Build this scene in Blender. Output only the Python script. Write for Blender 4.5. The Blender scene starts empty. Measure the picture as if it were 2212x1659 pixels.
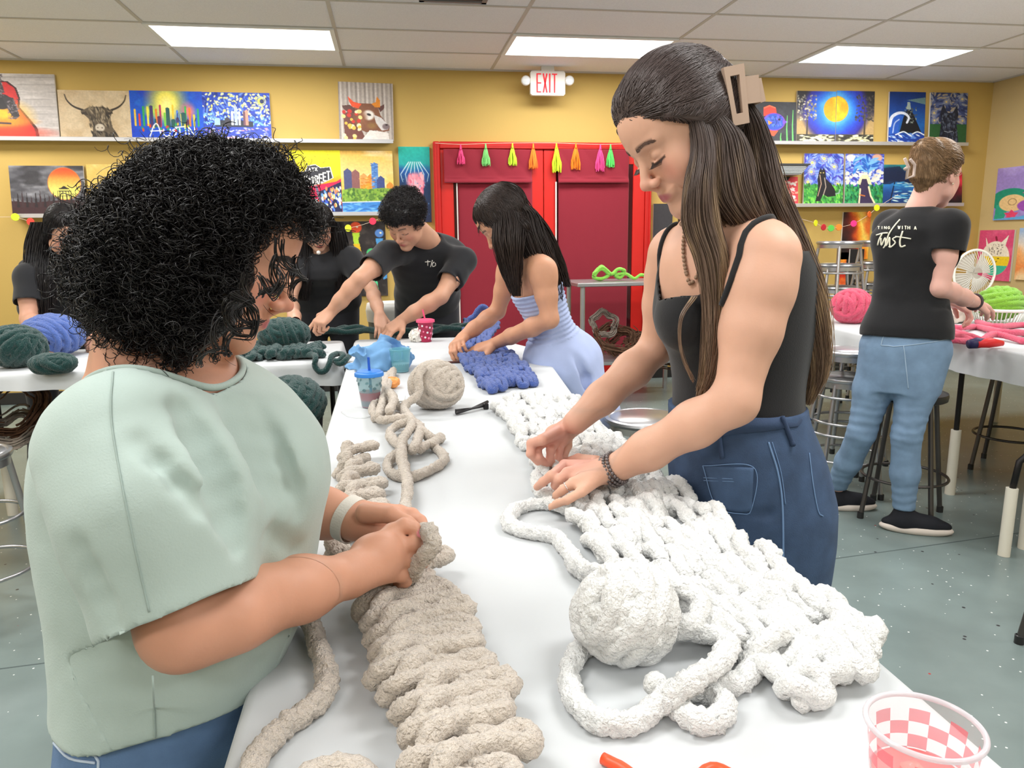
import bpy, math, random
import numpy as np
from mathutils import Vector, Matrix
from mathutils.bvhtree import BVHTree

# ------------------------------------------------------------ camera
scene = bpy.context.scene
COL = scene.collection
FOC, PITCH, YAW, ROLL, CAMH = 1626.04, .191363, .157041, -.011652, 1.32
CX, CY = 1106.0, 829.5
_cy, _sy = math.cos(YAW), math.sin(YAW)
FWD = np.array([_sy*math.cos(PITCH), _cy*math.cos(PITCH), -math.sin(PITCH)])
_r = np.array([_cy, -_sy, 0.0]); _u = np.cross(_r, FWD)
RT = math.cos(ROLL)*_r+math.sin(ROLL)*_u
UP = -math.sin(ROLL)*_r+math.cos(ROLL)*_u
ORG = np.array([0, 0, CAMH])
camd = bpy.data.cameras.new('camera'); cam = bpy.data.objects.new('camera', camd); COL.objects.link(cam)
camd.sensor_width = 36.0; camd.sensor_fit = 'HORIZONTAL'; camd.lens = FOC/2212*36.0
camd.clip_start = 0.02; camd.clip_end = 60
M = Matrix.Identity(4)
for i in range(3):
    M[i][0] = RT[i]; M[i][1] = UP[i]; M[i][2] = -FWD[i]; M[i][3] = ORG[i]
cam.matrix_world = M
scene.camera = cam

# ------------------------------------------------------------ world, exposure
w = bpy.data.worlds.new('world'); scene.world = w; w.use_nodes = True
w.node_tree.nodes['Background'].inputs[0].default_value = (.85, .93, 1, 1)
w.node_tree.nodes['Background'].inputs[1].default_value = 0.25
vs = scene.view_settings
vs.view_transform = 'Standard'; vs.look = 'None'; vs.gamma = 1.0; vs.use_curve_mapping = False
vs.exposure = -0.16

ROOM_X0, ROOM_X1, ROOM_Y0, WALL_Y, CEIL_Z = -4.6, 5.74, -3.6, 6.745, 2.73
TBL = 0.80
# ceiling troffer grid (2x4 ft lights), light area lamps sit right under their diffusers

LIGHT_X = [-1.53+2.45*k for k in (-1, 0, 1, 2)]
LIGHT_Y = [5.57, 3.13, .69, -1.75]
for _lx in LIGHT_X:
    for _ly in LIGHT_Y:
        ld = bpy.data.lights.new('ceiling_lamp', 'AREA'); ld.shape = 'RECTANGLE'; ld.size = 1.14; ld.size_y = .54
        ld.energy = 34; ld.color = (1.0, .99, .975)
        lo = bpy.data.objects.new('ceiling_lamp', ld); COL.objects.link(lo)
        lo.location = (_lx+.61, _ly+.305, CEIL_Z-.03)

# ------------------------------------------------------------ pixel rays (used at authoring distance only)
def ray(x, y): return FWD+RT*(x-CX)/FOC+UP*(-(y-CY))/FOC
def pz(x, y, z): d = ray(x, y); return ORG+d*(z-CAMH)/d[2]
def py(x, y, Y): d = ray(x, y); return ORG+d*Y/d[1]
def pxx(x, y, X): d = ray(x, y); return ORG+d*X/d[0]
A_ = lambda *a: np.array(a, float)
def nrm(v): v = np.asarray(v, float); return v/(np.linalg.norm(v)+1e-12)

# ------------------------------------------------------------ colours and materials
def lin(c):
    if isinstance(c, str):
        c = c.lstrip('#'); c = [int(c[i:i+2], 16) for i in (0, 2, 4)]
    o = []
    for v in c[:3]:
        v = v/255.0
        o.append(v/12.92 if v <= .04045 else ((v+.055)/1.055)**2.4)
    return o
MATS = {}
def mat(name, color=(200, 200, 200), rough=.6, metal=0, spec=.5, bump=None, var=None, attr=False, sheen=0, sss=0,
        emit=0, trans=0, alpha=1, coat=0, stretch=None, ior=1.45, wave=None):
    """bump=(scale,strength,dist)  var=(scale,amount) colour noise  stretch=(x,y,z) texture scale"""
    if name in MATS: return MATS[name]
    m = bpy.data.materials.new(name); m.use_nodes = True; nt = m.node_tree; N = nt.nodes; Lk = nt.links
    b = N['Principled BSDF']; c = lin(color)+[1]
    b.inputs['Base Color'].default_value = c; b.inputs['Roughness'].default_value = rough
    b.inputs['Metallic'].default_value = metal; b.inputs['Specular IOR Level'].default_value = spec
    b.inputs['IOR'].default_value = ior
    m.diffuse_color = c
    if sheen: b.inputs['Sheen Weight'].default_value = sheen; b.inputs['Sheen Roughness'].default_value = .5
    if sss:
        b.inputs['Subsurface Weight'].default_value = sss; b.inputs['Subsurface Radius'].default_value = (1, .35, .2)
        b.inputs['Subsurface Scale'].default_value = .012
    if emit:
        b.inputs['Emission Color'].default_value = c; b.inputs['Emission Strength'].default_value = emit
    if trans: b.inputs['Transmission Weight'].default_value = trans
    if alpha < 1: b.inputs['Alpha'].default_value = alpha
    if coat: b.inputs['Coat Weight'].default_value = coat
    tc = N.new('ShaderNodeTexCoord'); vec = tc.outputs['Object']
    if stretch:
        mp = N.new('ShaderNodeMapping'); mp.inputs['Scale'].default_value = stretch
        Lk.new(vec, mp.inputs['Vector']); vec = mp.outputs['Vector']
    src = None
    if attr:
        a = N.new('ShaderNodeAttribute'); a.attribute_name = 'Col'; src = a.outputs['Color']
        Lk.new(src, b.inputs['Base Color'])
    if var:
        n = N.new('ShaderNodeTexNoise'); n.inputs['Scale'].default_value = var[0]; n.inputs['Detail'].default_value = 4
        Lk.new(vec, n.inputs['Vector'])
        mr = N.new('ShaderNodeMapRange'); mr.inputs['From Min'].default_value = .3; mr.inputs['From Max'].default_value = .7
        mr.inputs['To Min'].default_value = 1-var[1]; mr.inputs['To Max'].default_value = 1+var[1]
        Lk.new(n.outputs['Fac'], mr.inputs['Value'])
        mx = N.new('ShaderNodeVectorMath'); mx.operation = 'SCALE'
        if src: Lk.new(src, mx.inputs[0])
        else: mx.inputs[0].default_value = c[:3]
        Lk.new(mr.outputs['Result'], mx.inputs['Scale']); Lk.new(mx.outputs['Vector'], b.inputs['Base Color'])
    if bump:
        n = N.new('ShaderNodeTexNoise'); n.inputs['Scale'].default_value = bump[0]; n.inputs['Detail'].default_value = 3
        Lk.new(vec, n.inputs['Vector'])
        bp = N.new('ShaderNodeBump'); bp.inputs['Strength'].default_value = bump[1]
        bp.inputs['Distance'].default_value = bump[2] if len(bump) > 2 else .002
        Lk.new(n.outputs['Fac'], bp.inputs['Height']); Lk.new(bp.outputs['Normal'], b.inputs['Normal'])
        if wave:
            wv = N.new('ShaderNodeTexWave'); wv.wave_type = 'BANDS'; wv.bands_direction = wave[0]
            wv.inputs['Scale'].default_value = wave[1]; wv.inputs['Distortion'].default_value = wave[3] if len(wave) > 3 else 1
            Lk.new(vec, wv.inputs['Vector'])
            b2 = N.new('ShaderNodeBump'); b2.inputs['Strength'].default_value = wave[2]; b2.inputs['Distance'].default_value = .002
            Lk.new(wv.outputs['Fac'], b2.inputs['Height']); Lk.new(bp.outputs['Normal'], b2.inputs['Normal'])
            Lk.new(b2.outputs['Normal'], b.inputs['Normal'])
    MATS[name] = m
    return m

# ------------------------------------------------------------ objects
def tag(o, label=None, cat=None, group=None, kind=None):
    if label: o['label'] = label
    if cat: o['category'] = cat
    if group: o['group'] = group
    if kind: o['kind'] = kind
    return o
def empty(name, loc, label=None, cat=None, group=None, rz=0):
    o = bpy.data.objects.new(name, None); COL.objects.link(o); o.location = loc; o.rotation_euler = (0, 0, rz)
    o.empty_display_size = .05
    return tag(o, label, cat, group)
def np_mesh(name, V, Q, material, parent=None, smooth=True, cols=None, mats=None, midx=None):
    """V (n,3) world verts, Q (m,k) faces (all k equal) or list of lists; child meshes are stored relative to the parent Empty"""
    V = np.asarray(V, np.float32)
    me = bpy.data.meshes.new(name)
    if isinstance(Q, list) and len(Q) and not isinstance(Q[0], (int, np.integer)) and len({len(q) for q in Q}) > 1:
        me.from_pydata([tuple(map(float, v)) for v in V], [], [tuple(map(int, q)) for q in Q])
    else:
        Q = np.asarray(Q, np.int32); nf, k = Q.shape
        me.vertices.add(len(V)); me.vertices.foreach_set('co', V.ravel())
        me.loops.add(nf*k); me.loops.foreach_set('vertex_index', Q.ravel())
        me.polygons.add(nf); me.polygons.foreach_set('loop_start', np.arange(nf, dtype=np.int32)*k)
        try: me.polygons.foreach_set('loop_total', np.full(nf, k, np.int32))
        except Exception: pass
        me.update(calc_edges=True)
    for mm in (mats or [material]): me.materials.append(mm)
    if midx is not None: me.polygons.foreach_set('material_index', np.asarray(midx, np.int32))
    me.polygons.foreach_set('use_smooth', np.full(len(me.polygons), bool(smooth)))
    if cols is not None:
        ca = me.color_attributes.new('Col', 'FLOAT_COLOR', 'POINT')
        cc = np.ones((len(V), 4), np.float32); cc[:, :3] = cols; ca.data.foreach_set('color', cc.ravel())
    me.update()
    o = bpy.data.objects.new(name, me); COL.objects.link(o)
    if parent is not None:
        o.parent = parent
        root = parent
        loc = np.zeros(3)
        while root is not None:
            loc = loc+np.array(root.location); root = root.parent
        # parents are never rotated while building: shift into the parent's frame
        me.transform(Matrix.Translation(Vector([float(-x) for x in loc])))
    return o
class MB:
    """collects simple solids into one mesh"""
    def __init__(s): s.v = []; s.f = []
    def add(s, V, F):
        o = len(s.v); s.v += [tuple(map(float, p)) for p in V]; s.f += [[i+o for i in q] for q in F]
    def box(s, lo, hi, bev=0):
        x0, y0, z0 = lo; x1, y1, z1 = hi
        if bev <= 0:
            s.add([(x0, y0, z0), (x1, y0, z0), (x1, y1, z0), (x0, y1, z0), (x0, y0, z1), (x1, y0, z1), (x1, y1, z1), (x0, y1, z1)],
                  [(0, 3, 2, 1), (4, 5, 6, 7), (0, 1, 5, 4), (1, 2, 6, 5), (2, 3, 7, 6), (3, 0, 4, 7)])
        else:
            b = min(bev, (x1-x0)/2.01, (y1-y0)/2.01, (z1-z0)/2.01)
            def ring(x0, y0, x1, y1, z): return [(x0+b, y0, z), (x1-b, y0, z), (x1, y0+b, z), (x1, y1-b, z), (x1-b, y1, z), (x0+b, y1, z), (x0, y1-b, z), (x0, y0+b, z)]
            V = ring(x0+b, y0+b, x1-b, y1-b, z0)+ring(x0, y0, x1, y1, z0+b)+ring(x0, y0, x1, y1, z1-b)+ring(x0+b, y0+b, x1-b, y1-b, z1)
            F = [tuple(range(7, -1, -1)), tuple(range(24, 32))]
            for r in range(3):
                for i in range(8): F.append((r*8+i, r*8+(i+1) % 8, (r+1)*8+(i+1) % 8, (r+1)*8+i))
            s.add(V, F)
    def tube(s, pts, r, n=10, closed=False, cap=True):
        V, F = tube_geo(np.asarray(pts, float), r, n, closed, cap); s.add(V, F)
    def lathe(s, prof, c=(0, 0, 0), n=32, R=None):
        """prof list of (radius, z)"""
        V = []; F = []; m = len(prof)
        for i in range(n):
            a = 2*math.pi*i/n
            for (r, z) in prof:
                p = np.array([r*math.cos(a), r*math.sin(a), z])
                if R is not None: p = R@p
                V.append(p+np.asarray(c))
        for i in range(n):
            for j in range(m-1):
                F.append((i*m+j, ((i+1) % n)*m+j, ((i+1) % n)*m+j+1, i*m+j+1))
        s.add(V, F)
    def prism(s, poly, axis, a0, a1):
        """poly 2D list in the plane normal to axis ('y': (x,z))"""
        n = len(poly); V = []
        for a in (a0, a1):
            for (p, q) in poly:
                V.append({'y': (p, a, q), 'x': (a, p, q), 'z': (p, q, a)}[axis])
        F = [list(range(n))[::-1], [n+i for i in range(n)]]
        for i in range(n): F.append([i, (i+1) % n, n+(i+1) % n, n+i])
        s.add(V, F)
    def build(s, name, m, parent=None, smooth=False, auto=None):
        o = np_mesh(name, s.v, [list(q) for q in s.f], m, parent, smooth=smooth)
        bmfix(o)
        if auto is not None:
            o.data.polygons.foreach_set('use_smooth', np.full(len(o.data.polygons), True))
            try: o.data.set_sharp_from_angle(angle=math.radians(auto))
            except Exception: pass
        return o
import bmesh
def bmfix(o):
    bm = bmesh.new(); bm.from_mesh(o.data); bmesh.ops.recalc_face_normals(bm, faces=bm.faces); bm.to_mesh(o.data); bm.free()
def tube_geo(P, r, n=10, closed=False, cap=True):
    m = len(P); r = np.broadcast_to(np.asarray(r, float), (m,)).copy()
    if closed: T = np.roll(P, -1, 0)-np.roll(P, 1, 0)
    else: T = np.gradient(P, axis=0)
    T /= np.linalg.norm(T, axis=1)[:, None]+1e-12
    ref = np.array([0, 0, 1.0]) if abs(T[0][2]) < .9 else np.array([1.0, 0, 0])
    nv = np.cross(T[0], ref); nv /= np.linalg.norm(nv); Ns = [nv]
    for i in range(1, m):
        nv = nv-T[i]*(nv@T[i]); nv /= np.linalg.norm(nv)+1e-12; Ns.append(nv)
    Ns = np.array(Ns); Bs = np.cross(T, Ns); a = np.arange(n)*2*math.pi/n
    V = P[:, None, :]+r[:, None, None]*(np.cos(a)[None, :, None]*Ns[:, None, :]+np.sin(a)[None, :, None]*Bs[:, None, :])
    V = V.reshape(-1, 3); F = []
    rr = m if closed else m-1
    for i in range(rr):
        j = (i+1) % m
        for k in range(n): F.append((i*n+k, i*n+(k+1) % n, j*n+(k+1) % n, j*n+k))
    if cap and not closed:
        F.append(tuple(range(n-1, -1, -1))); F.append(tuple((m-1)*n+k for k in range(n)))
    return V, F
def catmull(P, step=.004, closed=False):
    P = np.asarray(P, float)
    if closed: Q = np.vstack([P[-1], P, P[0], P[1]])
    else: Q = np.vstack([2*P[0]-P[1], P, 2*P[-1]-P[-2]])
    out = []
    for i in range(1, len(Q)-2):
        p0, p1, p2, p3 = Q[i-1], Q[i], Q[i+1], Q[i+2]
        n = max(2, int(np.linalg.norm(p2-p1)/step)); t = np.linspace(0, 1, n, endpoint=False)[:, None]
        out.append(.5*((2*p1)+(-p0+p2)*t+(2*p0-5*p1+4*p2-p3)*t**2+(-p0+3*p1-3*p2+p3)*t**3))
    out = np.vstack(out)
    return out if closed else np.vstack([out, P[-1]])

# ------------------------------------------------------------ numpy value noise
def _h(ix, iy, iz, s):
    n = (ix.astype(np.int64)*374761393+iy.astype(np.int64)*668265263+iz.astype(np.int64)*2147483647+s*1274126177) & 0xffffffff
    n = ((n ^ (n >> 13))*1274126177) & 0xffffffff
    n = n ^ (n >> 16)
    return (n & 0xffff)/65535.0*2-1
def noise3(P, scale=1., seed=0):
    P = np.asarray(P, float)*scale; i = np.floor(P).astype(np.int64); f = P-i; f = f*f*(3-2*f)
    x, y, z = i[..., 0], i[..., 1], i[..., 2]; fx, fy, fz = f[..., 0], f[..., 1], f[..., 2]
    r = 0
    for dx in (0, 1):
        wx = fx if dx else 1-fx
        for dy in (0, 1):
            wy = fy if dy else 1-fy
            for dz in (0, 1):
                wz = fz if dz else 1-fz
                r = r+wx*wy*wz*_h(x+dx, y+dy, z+dz, seed)
    return r
def fbm(P, scale, seed=0, oct=3):
    r = 0; a = 1; t = 0
    for o in range(oct): r = r+a*noise3(P, scale*2**o, seed+o*17); t += a; a *= .5
    return r/t

# ------------------------------------------------------------ implicit surfaces
class Sdf:
    def __init__(s): s.p = []
    def _add(s, fn, lo, hi, k, op): s.p.append((fn, np.asarray(lo, float), np.asarray(hi, float), k, op))
    def cone(s, a, b, ra, rb, k=.01, op='u', sq=None):
        """tapered capsule; sq=(axis, factor) squashes it along an axis"""
        a = np.asarray(a, float); b = np.asarray(b, float); ab = b-a; L2 = ab@ab+1e-12
        if sq is not None: ax = nrm(sq[0]); fac = sq[1]
        def fn(P):
            d = P-a
            if sq is not None:
                h0 = np.clip((d@ab)/L2, 0, 1); e = d-h0[..., None]*ab
                q = e@ax; e = e+ax*(q*(1/fac-1))[..., None]
                return (np.sqrt((e*e).sum(-1))-(ra+(rb-ra)*h0))*(min(fac, 1) if fac < 1 else 1)
            h = np.clip((d@ab)/L2, 0, 1); e = d-h[..., None]*ab
            return np.sqrt((e*e).sum(-1))-(ra+(rb-ra)*h)
        R = max(ra, rb)*(1 if sq is None else max(1, sq[1]))
        s._add(fn, np.minimum(a, b)-R, np.maximum(a, b)+R, k, op); return s
    def chain(s, pts, rs, k=.01, op='u', sq=None):
        for i in range(len(pts)-1): s.cone(pts[i], pts[i+1], rs[i], rs[i+1], k, op, sq)
        return s
    def ell(s, c, r, M=None, k=.01, op='u'):
        """M rows = local axes in world"""
        c = np.asarray(c, float); r = np.asarray(r, float); M = np.eye(3) if M is None else np.asarray(M, float)
        def fn(P):
            q = (P-c)@M.T; k0 = np.sqrt(((q/r)**2).sum(-1)); k1 = np.sqrt(((q/(r*r))**2).sum(-1))+1e-9
            return k0*(k0-1)/k1
        R = (np.abs(M.T)@r); s._add(fn, c-R, c+R, k, op); return s
    def loft(s, o, A, B, ts, cu, cv, wu, wf, wb=None, n=2.2, k=.02, op='u'):
        """cross sections along A from o; B side axis; front axis = B x A... widths wu (side), wf (front), wb (back)"""
        o = np.asarray(o, float); A = nrm(A); B = nrm(np.asarray(B)-A*(np.asarray(B)@A)); C = np.cross(A, B)
        ts = np.asarray(ts, float); wb = wf if wb is None else wb
        cu = np.broadcast_to(np.asarray(cu, float), ts.shape); cv = np.broadcast_to(np.asarray(cv, float), ts.shape)
        wu = np.asarray(wu, float); wf = np.asarray(wf, float); wb = np.asarray(wb, float)
        tt = np.linspace(ts[0], ts[-1], 80)
        def sm(a):
            x = np.interp(tt, ts, a); 
            for _ in range(4): x[1:-1] = (x[:-2]+2*x[1:-1]+x[2:])/4
            return x
        CU, CV, WU, WF, WB = sm(cu), sm(cv), sm(wu), sm(wf), sm(wb)
        def fn(P):
            d = P-o; t = d@A; u = d@B-np.interp(t, tt, CU); v = d@C-np.interp(t, tt, CV)
            a = np.interp(t, tt, WU); b = np.where(v > 0, np.interp(t, tt, WF), np.interp(t, tt, WB))
            L = np.sqrt(u*u+v*v)+1e-9; rho = (np.abs(u/a)**n+np.abs(v/b)**n)**(1/n)+1e-6
            dl = L*(1-1/rho); dl = np.maximum(dl, -np.minimum(a, b))
            cap = np.maximum(ts[0]-t, t-ts[-1])
            return np.where(cap > 0, np.sqrt(np.maximum(dl, 0)**2+cap**2)+np.minimum(dl, 0)*0, np.maximum(dl, cap))
        R = max(np.abs(CU).max()+WU.max(), np.abs(CV).max()+max(WF.max(), WB.max()))*1.05
        e0, e1 = o+A*ts[0], o+A*ts[-1]
        ext = np.sqrt(np.maximum(1-A*A, 0))*R+.005
        s._add(fn, np.minimum(e0, e1)-ext, np.maximum(e0, e1)+ext, k, op); return s
    def fn(s, f, lo, hi, k=.0, op='u'): s._add(f, lo, hi, k, op); return s
    def extend(s, other): s.p += other.p; return s
    @staticmethod
    def comb(d, e, k, op):
        if op == 'u':
            if k <= 0: return np.minimum(d, e)
            h = np.maximum(k-np.abs(d-e), 0)/k; return np.minimum(d, e)-h*h*k*.25
        if op == 's':
            e = -e
            if k <= 0: return np.maximum(d, e)
            h = np.maximum(k-np.abs(d-e), 0)/k; return np.maximum(d, e)+h*h*k*.25
        if op == 'i': return np.maximum(d, e)
        if op == 'add': return d+e
    def grid(s, lo, hi, vox):
        lo = np.asarray(lo, float); n = np.ceil((np.asarray(hi)-lo)/vox).astype(int)+1
        D = np.full(n, .5, np.float32)
        ax = [lo[i]+vox*np.arange(n[i]) for i in range(3)]
        for fn, plo, phi, k, op in s.p:
            mg = max(k, 0)+3*vox
            i0 = np.maximum(np.floor((plo-mg-lo)/vox).astype(int), 0); i1 = np.minimum(np.ceil((phi+mg-lo)/vox).astype(int)+1, n)
            if np.any(i1 <= i0): continue
            if op == 'i': i0 = np.zeros(3, int); i1 = n
            xs = [ax[i][i0[i]:i1[i]] for i in range(3)]
            # slabs keep memory low
            st = max(1, int(1.5e6/(len(xs[1])*len(xs[2])+1)))
            for a in range(0, len(xs[0]), st):
                P = np.stack(np.meshgrid(xs[0][a:a+st], xs[1], xs[2], indexing='ij'), -1)
                sl = (slice(i0[0]+a, i0[0]+a+P.shape[0]), slice(i0[1], i1[1]), slice(i0[2], i1[2]))
                D[sl] = Sdf.comb(D[sl], fn(P).astype(np.float32), k, op)
        return D, lo
    def ev(s, P):
        P = np.asarray(P, float); d = np.full(P.shape[:-1], .5)
        for fn, plo, phi, k, op in s.p: d = Sdf.comb(d, fn(P), k, op)
        return d
def surf_nets(D, lo, vox):
    s = D < 0
    c = s[:-1, :-1, :-1]; mixed = np.zeros(c.shape, bool)
    for dx in (0, 1):
        for dy in (0, 1):
            for dz in (0, 1):
                mixed |= (s[dx:dx+c.shape[0], dy:dy+c.shape[1], dz:dz+c.shape[2]] != c)
    I = np.argwhere(mixed)
    if len(I) == 0: return np.zeros((0, 3)), np.zeros((0, 4), int)
    idx = np.full(c.shape, -1, np.int32); idx[mixed] = np.arange(len(I))
    cor = {}
    for dx in (0, 1):
        for dy in (0, 1):
            for dz in (0, 1): cor[(dx, dy, dz)] = D[I[:, 0]+dx, I[:, 1]+dy, I[:, 2]+dz].astype(float)
    acc = np.zeros((len(I), 3)); cnt = np.zeros(len(I))
    for a in cor:
        for ax in range(3):
            if a[ax]: continue
            b = list(a); b[ax] = 1; b = tuple(b); va, vb = cor[a], cor[b]; m = (va < 0) != (vb < 0)
            t = np.where(m, va/np.where(m, va-vb, 1), 0); p = np.array(a, float)[None]+np.zeros((len(I), 3)); p[:, ax] = t
            acc += p*m[:, None]; cnt += m
    V = (I+acc/cnt[:, None])*vox+lo; F = []
    for ax in range(3):
        u, v = (ax+1) % 3, (ax+2) % 3
        sh = [slice(None)]*3; sa = list(sh); sb = list(sh)
        sa[ax] = slice(0, -1); sb[ax] = slice(1, None)
        A, B = s[tuple(sa)], s[tuple(sb)]; E = np.argwhere(A != B)
        ok = (E[:, u] > 0) & (E[:, v] > 0) & (E[:, u] < c.shape[u]) & (E[:, v] < c.shape[v]); E = E[ok]
        inside = A[E[:, 0], E[:, 1], E[:, 2]]
        def ci(du, dv):
            q = E.copy(); q[:, u] += du; q[:, v] += dv; return idx[q[:, 0], q[:, 1], q[:, 2]]
        q = np.stack([ci(-1, -1), ci(0, -1), ci(0, 0), ci(-1, 0)], 1)
        q[~inside] = q[~inside][:, ::-1]; F.append(q)
    F = np.vstack(F); return V, F[(F >= 0).all(1)]
def sdf_mesh(S, patches):
    """patches: [(lo,hi,vox)...] coarse first; later (finer) boxes replace the coarse surface inside them"""
    Vs, Fs, off = [], [], 0
    for i, (lo, hi, vox) in enumerate(patches):
        D, l = S.grid(lo, hi, vox); V, F = surf_nets(D, l, vox)
        if len(F) == 0: continue
        cen = V[F].mean(1); keep = np.ones(len(F), bool)
        for (lo2, hi2, v2) in patches[i+1:]:
            m = 1.2*vox
            keep &= ~np.all((cen > np.asarray(lo2)+m) & (cen < np.asarray(hi2)-m), axis=1)
        F = F[keep]; u, inv = np.unique(F, return_inverse=True); F = inv.reshape(F.shape); V = V[u]
        Vs.append(V); Fs.append(F+off); off += len(V)
    return np.vstack(Vs), np.vstack(Fs)
def bb(pts, m):
    P = np.array(pts); return P.min(0)-m, P.max(0)+m
def smooth_mesh(V, F, it=2, lam=.5):
    n = len(V)
    for _ in range(it):
        acc = np.zeros((n, 3)); cnt = np.zeros(n)
        for a in range(4):
            b = (a+1) % 4
            for i, j in ((a, b), (b, a)):
                np.add.at(acc, F[:, i], V[F[:, j]]); np.add.at(cnt, F[:, i], 1)
        V = V+lam*(acc/np.maximum(cnt, 1)[:, None]-V)
    return V
def shell(S, cut, lo, hi, vox, thick=.003, smooth_it=1):
    """cloth: surface of S, trimmed where cut(P)>0, left as an open sheet"""
    D, l = S.grid(lo, hi, vox); n = D.shape
    ax = [l[i]+vox*np.arange(n[i]) for i in range(3)]
    C = np.zeros(n, np.float32); st = max(1, int(1.5e6/(n[1]*n[2])))
    for a in range(0, n[0], st):
        P = np.stack(np.meshgrid(ax[0][a:a+st], ax[1], ax[2], indexing='ij'), -1); C[a:a+st] = cut(P)
    V, F = surf_nets(np.maximum(D, C), l, vox)
    cen = V[F].mean(1); cc = cut(cen); dd = S.ev(cen)
    keep = ~((cc > -.45*vox) & (dd < -.55*vox)); F = F[keep]
    u, inv = np.unique(F, return_inverse=True); F = inv.reshape(F.shape); V = V[u]
    if smooth_it: V = smooth_mesh(V, F, smooth_it, .4)
    e = np.sort(np.concatenate([F[:, [0, 1]], F[:, [1, 2]], F[:, [2, 3]], F[:, [3, 0]]]), axis=1); key = e[:, 0].astype(np.int64)*len(V)+e[:, 1]
    uk, cn = np.unique(key, return_counts=True); be = uk[cn == 1]; bi, bj = be//len(V), be % len(V)
    for _ in range(10):                                   # even out the trimmed edge
        acc = np.zeros_like(V); c_ = np.zeros(len(V)); np.add.at(acc, bi, V[bj]); np.add.at(acc, bj, V[bi]); np.add.at(c_, bi, 1); np.add.at(c_, bj, 1)
        m_ = c_ > 0; V = V.copy(); V[m_] = V[m_]*.5+.5*acc[m_]/c_[m_][:, None]
    return V, F
def solidify(o, t, offset=-1):
    md = o.modifiers.new('thickness', 'SOLIDIFY'); md.thickness = t; md.offset = offset; md.use_rim = True; return o

# ------------------------------------------------------------ strands (hair, fringe)
def strands_geo(S, r0, r1=None, sides=3):
    """S (n,m,3) strand points -> tube mesh arrays"""
    S = np.asarray(S, float); n, m, _ = S.shape; r1 = r0*.3 if r1 is None else r1
    T = np.gradient(S, axis=1); T /= np.linalg.norm(T, axis=2)[..., None]+1e-12
    ref = np.array([.31, .52, .79]); N1 = np.cross(T, ref); N1 /= np.linalg.norm(N1, axis=2)[..., None]+1e-9; B = np.cross(T, N1)
    t = np.linspace(0, 1, m); rad = np.asarray(r0)*np.ones(n)
    rad = rad[:, None]*(1-t[None, :]**2*(1-r1/np.mean(r0)))
    a = np.arange(sides)*2*math.pi/sides
    V = S[:, :, None, :]+rad[:, :, None, None]*(np.cos(a)[None, None, :, None]*N1[:, :, None, :]+np.sin(a)[None, None, :, None]*B[:, :, None, :])
    base = (np.arange(n)*m*sides)[:, None, None]; i = (np.arange(m-1)*sides)[None, :, None]; k = np.arange(sides)[None, None, :]; k2 = (k+1) % sides
    Q = np.stack([base+i+k, base+i+k2, base+i+sides+k2, base+i+sides+k], -1).reshape(-1, 4)
    return V.reshape(-1, 3), Q
# ============================================================ the room
def struct(o): o['kind'] = 'structure'; return o
wall_m = mat('wall_ochre', (198, 167, 94), .75, bump=(60, .25, .002), var=(1.2, .04))
wallr_m = mat('wall_beige', (200, 176, 124), .75, bump=(60, .25, .002), var=(1.2, .03))
wallo_m = mat('wall_plain', (214, 196, 158), .8)
ceil_m = mat('ceiling_tile', (238, 238, 242), .9, bump=(140, .6, .003), var=(180, .06))
grid_m = mat('ceiling_grid', (196, 192, 186), .6)
def floor_mat():
    m = mat('floor_epoxy', (120, 134, 132), .32, bump=(14, .12, .002), var=(5, .10))
    nt = m.node_tree; N = nt.nodes; L = nt.links; b = N['Principled BSDF']
    src = b.inputs['Base Color'].links[0].from_socket
    tc = N.new('ShaderNodeTexCoord')
    for sc_, col, th in ((26, (.86, .88, .86, 1), .085), (9, (.03, .03, .035, 1), .055), (5.3, (.45, .03, .03, 1), .022)):
        v = N.new('ShaderNodeTexVoronoi'); v.inputs['Scale'].default_value = sc_; v.inputs['Randomness'].default_value = 1
        L.new(tc.outputs['Object'], v.inputs['Vector'])
        c = N.new('ShaderNodeMath'); c.operation = 'LESS_THAN'; c.inputs[1].default_value = th
        L.new(v.outputs['Distance'], c.inputs[0])
        mx = N.new('ShaderNodeMix'); mx.data_type = 'RGBA'; L.new(c.outputs[0], mx.inputs['Factor'])
        L.new(src, mx.inputs['A']); mx.inputs['B'].default_value = col; src = mx.outputs['Result']
    L.new(src, b.inputs['Base Color'])
    return m
floor_m = floor_mat()
m = MB(); m.box((ROOM_X0, ROOM_Y0, -.08), (ROOM_X1, WALL_Y, 0)); struct(m.build('floor', floor_m))
# saw-cut joints in the slab
jm = mat('floor_joint', (84, 96, 96), .6)
m = MB()
for (a, b) in ((pz(1760, 1213, 0), pz(2212, 1150, 0)), (pz(0, 1445, 0), pz(100, 1432, 0))):
    d = nrm(b-a); a = a-d*2.0; b = b+d*.8; a[0] = max(a[0], ROOM_X0+.05); b[0] = min(b[0], ROOM_X1-.05)
    n_ = np.array([-d[1], d[0], 0])*.003
    m.add([a-n_, b-n_, b+n_, a+n_, a-n_+[0, 0, .0008], b-n_+[0, 0, .0008], b+n_+[0, 0, .0008], a+n_+[0, 0, .0008]],
          [(0, 3, 2, 1), (4, 5, 6, 7), (0, 1, 5, 4), (1, 2, 6, 5), (2, 3, 7, 6), (3, 0, 4, 7)])
struct(m.build('trim_9', jm))
T = .12
m = MB(); m.box((ROOM_X0-T, WALL_Y, -.08), (ROOM_X1+T, WALL_Y+T, CEIL_Z)); struct(m.build('wall_back', wall_m))
m = MB(); m.box((ROOM_X1, ROOM_Y0, -.08), (ROOM_X1+T, WALL_Y, CEIL_Z)); struct(m.build('wall_right', wallr_m))
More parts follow.
